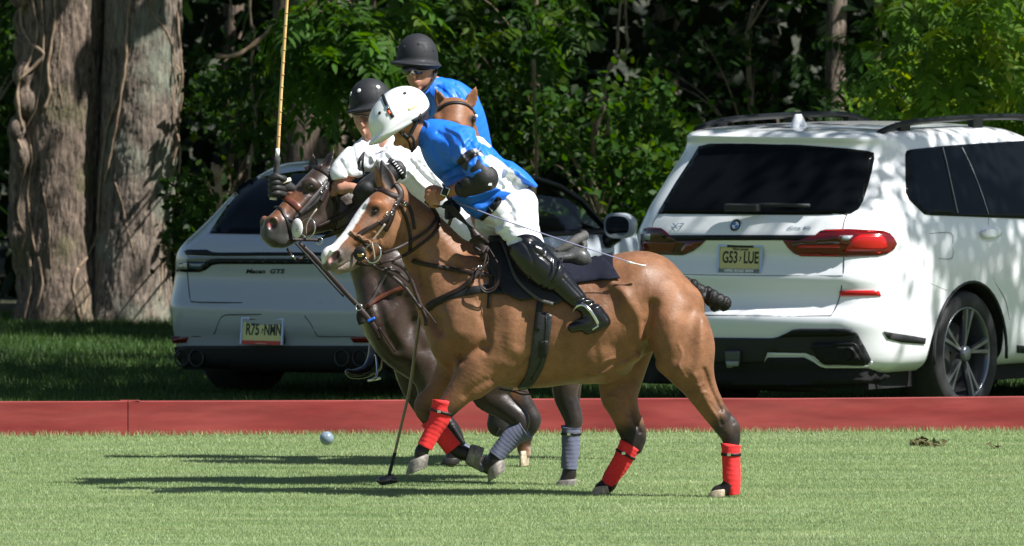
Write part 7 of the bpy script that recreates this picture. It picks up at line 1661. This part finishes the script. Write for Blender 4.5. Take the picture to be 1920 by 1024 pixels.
# legs
Bd.chain([(850, 400, 60, 26, 28), (880, 430, -10, 22, 22), (905, 425, -30, 18, 18), (900, 500, -20, 15, 15), (900, 600, -10, 12, 12), (880, 612, -12, 9, 11)], 8)
Bd.chain([(840, 400, 100, 26, 28), (760, 450, 120, 22, 22), (710, 520, 110, 18, 18), (705, 640, 90, 12, 12), (696, 690, 84, 11, 11), (676, 702, 70, 9, 11)], 8)
V, Q = Bd.mesh(1); c = np.tile((0.40, 0.20, 0.135), (len(V), 1)); c *= 1+0.06*vnoise(V, 0.08, 4)[:, None]
paint(c, V, [(682, 247, 3)], 4, (0.38, 0.17, 0.13), 0.5); paint(c, V, [(672, 214, 8), (690, 218, 8)], 5, (0.25, 0.13, 0.10), 0.5); paint(c, V, [(706, 190, 20), (714, 205, 14)], 6, (0.10, 0.06, 0.03), 1)  # middle call paints the shade under the helmet brim
mesh_obj('body', FD.w(V), Q, m_skin, rB, cols=np.clip(c, 0, 1))
J = Body(600, 920, 235, 450, -150, 190, 1.6)
J.chain([(704, 262, -22, 24, 25), (722, 275, -14, 36, 44), (752, 298, 0, 56, 70), (790, 335, 30, 58, 66), (830, 375, 60, 54, 58), (856, 400, 76, 46, 50)], 14, side=(0.5, 0, 1))
J.chain([(700, 286, -30, 32, 28), (672, 298, -50, 31, 27), (650, 316, -60, 27, 24), (642, 326, -64, 25, 22)], 12)
J.chain([(752, 296, -56, 36, 30), (742, 312, -70, 32, 26), (736, 322, -76, 27, 24)], 8)
J.ell((642, 340, -66), (34, 8, 30), 3, ax=[(0.95, -0.2, 0), (0.2, 0.95, 0), (0, 0, 1)], op='sub')
JS = J.sculpt
for L_, w_, a_ in (([(772, 300), (795, 330), (820, 350)], 4, 4), ([(768, 318), (790, 345), (815, 362)], 4, -4), ([(780, 290), (806, 315), (826, 345)], 4, -3), ([(660, 270), (668, 300), (690, 325)], 5, 4), ([(680, 262), (690, 285), (710, 300)], 5, -4), ([(700, 262), (704, 290), (712, 318)], 3, 4), ([(694, 262), (698, 284), (700, 300)], 3, -3), ([(640, 300), (650, 320), (660, 338)], 4, 3), ([(724, 290), (735, 300), (760, 300)], 4, 3), ([(755, 262), (770, 280), (775, 300)], 4, -3)):
    JS(L_, w_, a_, -200, 200)
creases(J, P2(760, 290, 772, 320, 790, 345), P2(800, 270, 830, 330, 850, 370), 14, seed=11, w=(2, 3.6), amt=(.8, 2.2)); creases(J, P2(650, 290, 690, 270), P2(645, 330, 690, 320), 9, seed=12); creases(J, P2(690, 275, 704, 300), P2(730, 270, 745, 300), 8, seed=13, amt=(.6, 1.5)); creases(J, P2(630, 300, 640, 335), P2(690, 290, 700, 325), 7, seed=14)
J.ell((698, 248, -24), (20, 18, 22), 3, op='sub')
V, Q = J.mesh(1); jB = mesh_obj('jersey', FD.w(V), Q, m_white, rB); TJB = bvh_of(jB)
tube('collar', [(684, 262, -44), (694, 274, -54), (702, 284, -56), (708, 270, -52), (718, 256, -36), (722, 244, -18)], 4.5, cloth('white_collar', (0.74, 0.76, 0.80), 0.2), jB, fr=FD, flat=0.7)
m_ink = mat('black_print', (0.015, 0.015, 0.02), 0.7)
patch('number_4', P2(684, 284.5, 680, 286, 674, 294, 670, 305, 670, 316, 674, 320, 679, 320.3, 680, 325, 682.5, 329, 685, 328.5, 682.5, 321, 683, 314, 681.3, 312.5, 682.5, 300), TJB, m_ink, jB, lift=0.001, thick=0.001, step=3, label='number 4')
patch('number_4_gap', P2(677.2, 301, 674.4, 308, 674.6, 313.6, 677.6, 313.4), TJB, m_white, jB, lift=0.0026, thick=0.0006, step=3)
for k in range(5): strap('chest_lettering', P2(704+k*3.0, 288-k*1.3, 705.6+k*3.0, 290-k*1.3), 1.6, TJB, m_ink, jB, lift=0.001, thick=0.0006, sub=1)
R_ = Body(740, 960, 370, 500, -80, 200, 2.6)
R_.chain([(850, 400, 66, 44, 50), (870, 415, 20, 38, 36), (888, 432, -14, 32, 30), (896, 440, -24, 28, 26)], 14)
R_.chain([(836, 405, 100, 40, 40), (790, 430, 120, 34, 32), (750, 455, 126, 30, 28)], 14)
V, Q = R_.mesh(1); mesh_obj('breeches', FD.w(V), Q, m_breech, rB)
kb = Body(870, 945, 380, 560, -75, 40, 2.2)
kb.chain([(896, 402, -44, 15, 16), (907, 424, -44, 17, 18), (912, 450, -36, 18, 18), (906, 500, -24, 16, 16), (903, 545, -16, 14, 14)], 8)
V, Q = kb.mesh(1); mesh_obj('knee_guard', FD.w(V), Q, mat('tan_leather', (0.30, 0.13, 0.05), 0.45, var=0.2, vscale=20), rB)
for pts in ([(903, 540, -14, 14, 14), (902, 600, -10, 13, 13), (880, 614, -12, 10, 12)], [(712, 540, 108, 17, 17), (706, 640, 92, 15, 15), (700, 688, 86, 14, 14), (684, 700, 76, 12, 13), (662, 704, 62, 9, 11), (652, 700, 56, 6, 8)]):
    b = boot(rB, pts[:3], pts[2:]); V, Q = b.mesh(2); mesh_obj('boot', FD.w(V), Q, m_boot, rB)
st2 = empty('stirrup', 'thin stirrup iron round the black boot below the chest of the dark brown horse', 'stirrup', tuple(FD(700, 700, 60)))
tube('stirrup_arch', [FD(692, 716, 56), FD(704, 708, 60), FD(706, 690, 66), FD(703, 668, 74), FD(696, 690, 84), FD(694, 708, 84)], .006, m_steel, st2); tube('stirrup_tread', [FD(690, 716, 54), FD(712, 712, 70)], .008, m_steel, st2, sub=1)
# left elbow guard with printed cuff
eg = Body(650, 775, 290, 390, -135, -40, 1.8)
eg.chain([(745, 317, -80, 21, 20), (728, 326, -86, 21, 20), (704, 342, -90, 22, 20), (690, 353, -90, 22, 20), (680, 360, -88, 18, 17)], 6)
eg.ell((688, 350, -106), (14, 12, 8), 2.5); eg.ell((715, 340, -106), (16, 12, 8), 2.5)
V, Q = eg.mesh(1); eo = mesh_obj('elbow_guard', FD.w(V), Q, m_guard, rB); TEB = bvh_of(eo)
strap('cuff', P2(730, 300, 742, 308, 752, 320, 756, 334), 10, TEB, m_black, eo, lift=0.006)
for k in range(6):
    x = 738+k*2.9; y = 305+k*3.8
    strap('cuff_lettering', P2(x-2.2, y+1.8, x+2.2, y-1.5), 1.9, TEB, mat('white_print', (0.8, 0.8, 0.8), 0.6), eo, lift=0.0085, thick=0.0006, sub=2)
# black gloved right hand round the mallet grip
gl = Body(495, 560, 312, 380, -135, -60, 1.2)
gl.chain([(548, 352, -82, 10, 10), (534, 346, -88, 14, 12), (526, 346, -90, 13, 12)], 4)
for i in range(4):
    y = 330+i*10
    gl.chain([(534, y+2, -94, 5.8), (522, y-1, -108, 5.6), (511, y+1, -105, 5.4), (509, y+3, -95, 5), (515, y+4, -89, 4.6)], 1)
gl.chain([(538, 336, -96, 6), (530, 332, -106, 5.5), (519, 326, -108, 5), (512, 327, -102, 4.5)], 1.2)
V, Q = gl.mesh(1); glo = mesh_obj('glove', FD.w(V), Q, m_guard, rB)
tube('glove_cuff', [(528, 340, -104), (538, 336, -102), (546, 334, -94)], 4, mat('cream_strap', (0.72, 0.70, 0.55), 0.6), glo, fr=FD, flat=0.6)
m2 = empty('polo_mallet', 'polo mallet held upright in the black glove, pale yellow cane above a black grip', 'polo mallet', tuple(FD(517, 370, -97)))
tube('shaft', [(522, 296, -97, 3.3), (526, 220, -97, 3.2), (532, 120, -97, 3.1), (538, 30, -97, 3.0), (544, -70, -97, 2.9)], 3, mat('yellow_cane', (0.62, 0.34, 0.10), 0.35, col2=(0.75, 0.50, 0.22), vscale=6, coat=0.3, stretch=(1, 1, 1)), m2, fr=FD, sub=5)
for k in range(12):
    y = 276-k*23; x = 522.0+(296-y)*0.0602
    tube('cane_node', [(x, y+1.2, -97), (x+.1, y-1.2, -97)], 3.45, mat('cane_node', (0.42, 0.24, 0.08), 0.5), m2, fr=FD, sub=1)
tube('white_tape', [(521.6, 292, -97), (522.6, 276, -97)], 4, mat('white_tape', (0.8, 0.8, 0.78), 0.6), m2, fr=FD, sub=1)
tube('grip', [(515, 368, -96, 6.4), (519, 330, -96, 6.2), (522, 292, -97, 5.8)], 6, mat('grip_tape', (0.03, 0.03, 0.032), 0.8, bump=0.8, bscale=120), m2, fr=FD, rmod=lambda t: 1+0.06*math.sin(t*90))
tube('grip_cap', [(514, 372, -96), (514.5, 367, -96)], 7, m_steel if False else MATS['cream_strap'], m2, fr=FD, sub=1)
# the head end of that mallet stands above the picture
mh = Body(500, 600, -110, -50, -140, -55, 3); mh.chain([(520, -78, -97, 9, 9), (568, -74, -97, 9, 9)], 2)
V, Q = mh.mesh(1); mesh_obj('mallet_head', FD.w(V), Q, m_cane, m2)
def helmet(name, fr, c, r, tilt, par, m, brim, lab, hd=0):
    """round polo helmet: dome of radius r about c, brim ring widened to the front"""
    k = r/52.; b = Body(c[0]-80*k, c[0]+80*k, c[1]-80*k, c[1]+70*k, c[2]-85*k, c[2]+75*k, 1.6)
    ca, sa = math.cos(rad(tilt)), math.sin(rad(tilt)); ax = [(ca, sa, 0), (-sa, ca, 0), (0, 0, 1)]
    b.ell(c, (r*0.92, r*0.98, r*0.92), 4, ax=ax)
    bc = (c[0]-sa*18*k, c[1]+ca*18*k, c[2])
    b.ell((bc[0]+brim[0]*k, bc[1]+brim[1]*k, bc[2]+brim[2]*k), (r*brim[3], r*0.12, r*brim[4]), 9, ax=ax)
    b.ell((c[0]-sa*26*k, c[1]+ca*26*k, c[2]), (r*0.80, r*0.62, r*0.80), 3, ax=ax, op='sub')
    b.ell((c[0]-sa*62*k, c[1]+ca*62*k, c[2]), (r*1.3, r*0.70, r*1.3), 3, ax=ax, op='sub')
    V, Q = b.mesh(3); o = mesh_obj(name, fr.w(V), Q, m, par, label=lab); return o, bvh_of(o)
hB, THB = helmet('helmet', FD, (695, 188, -28), 43, -10, rB, m_helm, (-8, 0, -8, 1.02, 1.02), 'black polo helmet with white vent holes')
m_wv = mat('white_vent', (0.8, 0.8, 0.8), 0.4)
for x, y in ((673, 170), (709, 163), (658, 176), (728, 162), (724, 156)):
    h = cast(THB, x, y)
    if h and h[0].y < 75.5:
        n = h[1]; a = n.orthogonal().normalized(); b_ = n.cross(a)
        loft('vent', [[h[0]+a*math.cos(t)*q+b_*math.sin(t)*q+n*o for t in [2*math.pi*i/16 for i in range(16)]] for q, o in ((0.0125, -.001), (0.0115, .002), (0.004, .003))], m_wv, hB)
strap('chin_strap', P2(713, 205, 710, 225, 704, 245, 694, 258), 4, bvh_of(bpy.data.objects['body.002']) if False else THB, m_strap, rB) if False else None
tube('chin_strap', [(716, 205, -22), (714, 225, -34), (704, 248, -44), (692, 260, -52)], 2, m_strap, rB, fr=FD)
tube('glasses', [(664, 214, -60), (678, 214, -68), (690, 216, -66), (708, 214, -42)], 1.6, m_shade, rB, fr=FD)

# ================================================================ third horse and rider, behind
FC = Frame(76.35)
thd = empty('polo_pony', 'chestnut-faced horse hidden behind the bay, showing its ears, forehead and white-socked foot', 'horse', tuple(FC(930, 873, 60))); thd.location.z = 0
K = Body(790, 1260, 150, 890, -110, 330, 3)
K.chain([(905, 540, -30, 84, 66), (950, 580, 60, 84, 80), (1020, 590, 160, 80, 80), (1090, 590, 240, 74, 76)], 20, side=(0.8, 0, -0.6))
K.chain([(862, 250, -40, 40, 34), (876, 330, -36, 56, 40), (890, 420, -34, 80, 58)], 20, side=(0.95, 0, -0.3))
f3 = (0.92, 0, 0.38)
K.chain([(852, 214, -62, 33, 36), (850, 244, -84, 30, 30), (842, 290, -106, 24, 24), (836, 340, -116, 22, 23), (834, 358, -118, 20, 22)], 10, side=f3)
K.ell((884, 222, -68), (10, 13, 12), 8); K.ell((820, 222, -86), (9, 12, 10), 8)
K.ell((889, 223, -76), (6, 5, 6), 3, op='sub')
ear(K, (833, 204, -58), (816, 164, -56), 12, (-0.35, 0, -0.94)); ear(K, (878, 202, -44), (893, 161, -42), 12, (0.35, 0, -0.94))
K.chain([(910, 560, -40, 44, 36), (905, 640, -50, 34, 28), (918, 720, -52, 24, 22), (930, 760, -52, 18, 18), (936, 785, -50, 14, 14)], 14)
K.chain([(960, 540, -10, 44, 36), (968, 640, -20, 34, 28), (960, 720, -24, 27, 22), (984, 765, -24, 21, 18), (997, 788, -24, 18, 17), (988, 812, -22, 13, 13), (982, 835, -20, 13, 12), (984, 848, -20, 12, 12)], 14)
K.ell((934, 792, -50), (21, 25, 18), 6)
for sx, dd in ((1068, 230), (1176, 250)): K.chain([(sx-40, 600, dd, 50, 40), (sx, 640, dd, 34, 28), (sx+4, 730, dd, 20, 18), (sx+4, 800, dd, 12, 12), (sx+3, 832, dd, 11, 11), (sx+2, 844, dd, 12, 12)], 14)
V, Q = K.mesh(1); c = np.tile((0.21, 0.088, 0.040), (len(V), 1)); c *= 1+0.1*vnoise(V, 0.05, 2)[:, None]
paint(c, V, [(980, 720, 10), (1000, 800, 40)], 40, (0.016, 0.012, 0.011), 1); paint(c, V, [(920, 740, 20), (936, 800, 40)], 40, (0.012, 0.010, 0.010), 1)
for sx in (1072, 1180): paint(c, V, [(sx, 730, 240, 40), (sx, 850, 240, 50)], 50, (0.02, 0.014, 0.012), 1)
paint(c, V, [(986, 842, -20, 9), (986, 852, -20, 12)], 8, (0.5, 0.40, 0.32), 0.9, nz=3)
paint(c, V, [(886, 222, 8)], 8, (0.05, 0.035, 0.03), 0.9); paint(c, V, [(822, 204, 8), (840, 196, 5)], 10, (0.16, 0.07, 0.035), 0.5)
kb_ = mesh_obj('body', FC.w(V), Q, m_bay, thd, cols=np.clip(c, 0, 1)); TC = bvh_of(kb_)
ball('eye', FC(888, 223, -78), (0.016, 0.014, 0.016), m_eye, thd)
hoof('hoof', (984, 847, -20), (984, 872.5, -20), (-0.5, 0.02, -0.85), 18, 18, m_hoofp, FC, thd); hoof('hoof', (936, 800, -50), (928, 812, -50), (0.1, 0.1, -1), 15, 15, MATS['dark_hoof'], FC, thd)
hoof('hoof', (1072, 844, 230), (1072, 852, 230), (0, 0, -1), 17, 17, m_hoof, FC, thd); hoof('hoof', (1176, 840, 250), (1176, 849, 250), (0, 0, -1), 17, 17, m_hoof, FC, thd)
b3 = empty('bridle', 'black browband bridle round the forehead of the chestnut-faced horse', 'bridle', tuple(FC(855, 200, -80)))
strap('browband', P2(821, 210, 828, 202, 840, 195, 856, 193, 872, 196, 884, 205, 890, 214), 6, TC, m_black, b3, lift=0.006, s=327)
strap('cheek_strap', P2(889, 206, 894, 222, 896, 240), 6, TC, m_black, b3, lift=0.006, s=327)
ball('white_stud', FC(893, 216, -74), .010, m_wv, b3, 10, 6)
s3 = empty('saddle', 'saddle of the horse at the back, hidden behind the riders', 'saddle', tuple(FC(960, 390, 120)))
S = Body(860, 1080, 430, 530, 0, 240, 4); S.chain([(920, 470, 60, 16, 50), (960, 490, 120, 14, 60), (1000, 490, 170, 14, 50)], 12, side=(0.95, 0, -0.3)); V, Q = S.mesh(2); mesh_obj('saddle_seat', FC.w(V), Q, m_leather, s3)
# rider
rC = empty('person', 'rider in plain black helmet, dark sports glasses and blue jersey, highest and furthest back', 'person', tuple(FC(860, 250, 100)))
Bd = Body(725, 1100, 60, 690, 0, 240, 2.0)
Bd.chain([(900, 370, 140, 34, 44), (880, 300, 130, 36, 44), (856, 220, 112, 38, 54), (836, 186, 102, 30, 46), (814, 164, 92, 20, 20)], 10)
Bd.chain([(806, 168, 88, 18, 18), (792, 148, 80, 18, 18)], 6)
Bd.ell((787, 118, 82), (29, 38, 36), 6); Bd.chain([(785, 132, 72, 26, 26), (784, 150, 64, 20, 18), (783, 160, 60, 12, 11)], 8)
Bd.chain([(775, 128, 46, 4, 5), (773, 140, 38, 5, 6), (774, 145, 40, 6, 6)], 4); Bd.ell((760, 130, 62), (6, 6, 5), 4); Bd.ell((792, 140, 52), (9, 7, 7), 5)
Bd.chain([(774, 154, 45, 4, 4), (780, 155, 44, 6, 4), (786, 153, 47, 4, 4)], 2.5); Bd.chain([(775, 159, 46, 3, 4), (781, 160, 46, 5, 4), (786, 158, 48, 3, 4)], 2); Bd.ell((781, 168, 52), (8, 5, 6), 4)
Bd.ell((766, 133, 52), (5, 4, 5), 3, op='sub'); Bd.ell((784, 133, 46), (5, 4, 5), 3, op='sub'); Bd.ell((812, 140, 86), (4, 9, 6), 3)
Bd.chain([(852, 196, 74, 16, 16), (850, 280, 60, 14, 14), (870, 330, 30, 12, 11), (880, 350, 20, 10, 9)], 8); Bd.chain([(872, 190, 130, 16, 16), (890, 270, 150, 14, 14), (900, 340, 90, 12, 11)], 8)
Bd.chain([(890, 380, 110, 26, 26), (880, 440, 60, 22, 22), (880, 520, 50, 16, 16), (876, 600, 50, 12, 12), (864, 616, 40, 9, 10)], 8); Bd.chain([(920, 380, 170, 26, 26), (980, 440, 200, 22, 22), (1010, 520, 200, 16, 16), (1010, 600, 200, 12, 12), (1000, 616, 190, 9, 10)], 8)
V, Q = Bd.mesh(1); c = np.tile((0.43, 0.21, 0.13), (len(V), 1)); c *= 1+0.06*vnoise(V, 0.08, 4)[:, None]
paint(c, V, [(776, 156, 1.6), (786, 155, 1.6)], 3, (0.38, 0.13, 0.10), 0.8); paint(c, V, [(781, 157, 1)], 2, (0.12, 0.04, 0.04), 0.8); paint(c, V, [(812, 118, 12), (815, 106, 14)], 6, (0.02, 0.015, 0.012), 1); paint(c, V, [(770, 166, 10), (795, 168, 10)], 10, (0.26, 0.13, 0.09), 0.35)
mesh_obj('body', FC.w(V), Q, m_skin, rC, cols=np.clip(c, 0, 1))
J = Body(760, 960, 130, 420, 10, 260, 1.7)
J.chain([(806, 168, 88, 24, 24), (826, 182, 98, 34, 44), (852, 214, 112, 52, 66), (876, 290, 130, 48, 58), (892, 360, 138, 46, 54)], 14)
J.chain([(838, 196, 66, 30, 28), (850, 240, 56, 26, 25), (852, 280, 56, 24, 22)], 10); J.chain([(868, 196, 140, 30, 28), (882, 240, 152, 26, 25), (890, 280, 152, 24, 22)], 10)
for L_, w_, a_ in (([(820, 165), (840, 180), (850, 205)], 4, 4), ([(835, 160), (858, 172), (872, 195)], 4, -3), ([(800, 180), (808, 200), (806, 225)], 4, 4), ([(850, 160), (868, 176), (878, 200)], 3, 3)): J.sculpt(L_, w_, a_, -200, 300)
creases(J, P2(800, 170, 830, 158, 860, 165), P2(800, 225, 850, 225, 890, 215), 14, seed=15); creases(J, P2(838, 180, 846, 220), P2(880, 175, 892, 215), 7, seed=16)
V, Q = J.mesh(1); mesh_obj('jersey', FC.w(V), Q, m_blue, rC, cols=np.tile((0.010, 0.155, 0.70), (len(V), 1)))
tube('collar', [(816, 152, 78), (806, 166, 70), (796, 176, 62), (788, 182, 62)], 4, MATS['blue_collar'], rC, fr=FC, flat=1.4)
R_ = Body(850, 1050, 340, 560, 20, 280, 3); R_.chain([(896, 380, 130, 40, 50), (886, 430, 66, 30, 30), (882, 480, 56, 24, 24)], 12); R_.chain([(920, 384, 170, 34, 34), (980, 440, 200, 28, 28), (1005, 490, 200, 24, 24)], 12)
V, Q = R_.mesh(1); mesh_obj('breeches', FC.w(V), Q, m_breech, rC)
for pts in ([(882, 480, 54, 22, 22), (880, 540, 50, 18, 18), (876, 600, 50, 15, 15), (860, 618, 40, 10, 12)], [(1005, 480, 200, 22, 22), (1010, 540, 200, 18, 18), (1010, 600, 200, 15, 15), (996, 618, 190, 10, 12)]):
    b = boot(rC, pts[:3], pts[2:]); V, Q = b.mesh(2); mesh_obj('boot', FC.w(V), Q, m_boot, rC)
b = Body(715, 840, 60, 160, 10, 160, 1.5)
b.ell((782, 107, 84), (38, 36, 42), 4, ax=[(1, 0.08, 0), (-0.08, 1, 0), (0, 0, 1)])
b.chain([(782, 100, 84, 36, 40), (782, 118, 84, 38, 42)], 6)
b.ell((779, 122, 78), (49, 8, 54), 8, ax=[(1, 0.06, 0.0), (-0.06, 1, 0.0), (0, 0, 1)])
b.ell((782, 128, 84), (36, 22, 40), 3, op='sub'); b.ell((779, 150, 78), (60, 22, 70), 3, op='sub')
V, Q = b.mesh(3); hC = mesh_obj('helmet', FC.w(V), Q, m_helm, rC); THC = bvh_of(hC)
for x, y in ((785, 82), (757, 88), (813, 94)):
    h = cast(THC, x, y)
    if h: ring('vent_hole', h[0]+h[1]*.001, 0.006, 0.003, m_band, hC, n=h[1], seg=12)
# wrap-around glasses
V = []; Fs = []; n = 14
for i in range(n+1):
    t = i/n; x = 754+46*t; d = 47-10*math.sin(math.pi*min(1, t*1.25))+26*max(0, t-0.55)**1.2
    up_ = 127+3*abs(t-0.42); lo = 142-7*math.exp(-((t-0.42)/0.10)**2)-3*t-4*max(0, 0.15-t)/0.15
    for yy, dz in ((up_, 0), (lo, 2)): V += [tuple(FC(x, yy, d-9+dz)), tuple(FC(x, yy, d-5+dz))]
for i in range(n):
    a = i*4; b_ = a+4; Fs += [(a, a+2, b_+2, b_), (a+1, b_+1, b_+3, a+3), (a, b_, b_+1, a+1), (a+2, a+3, b_+3, b_+2)]
gs = mesh_obj('glasses', V, Fs, m_shade, rC); tube('glasses_frame', [(753, 128, 42), (765, 126, 33), (780, 127, 29), (792, 128, 36), (802, 131, 50), (814, 134, 76)], 1.5, m_black, gs, fr=FC)
tube('glasses_bridge', [(768, 141, 34), (773, 136, 27), (778, 141, 32)], 1.2, m_steel, gs, fr=FC)
tube('chin_strap', [(814, 134, 66), (812, 150, 62), (804, 162, 56), (792, 174, 50), (782, 178, 52)], 2.4, m_strap, rC, fr=FC)
tube('chin_strap', [(818, 128, 88), (816, 144, 78), (806, 158, 60)], 2.4, m_strap, rC, fr=FC)
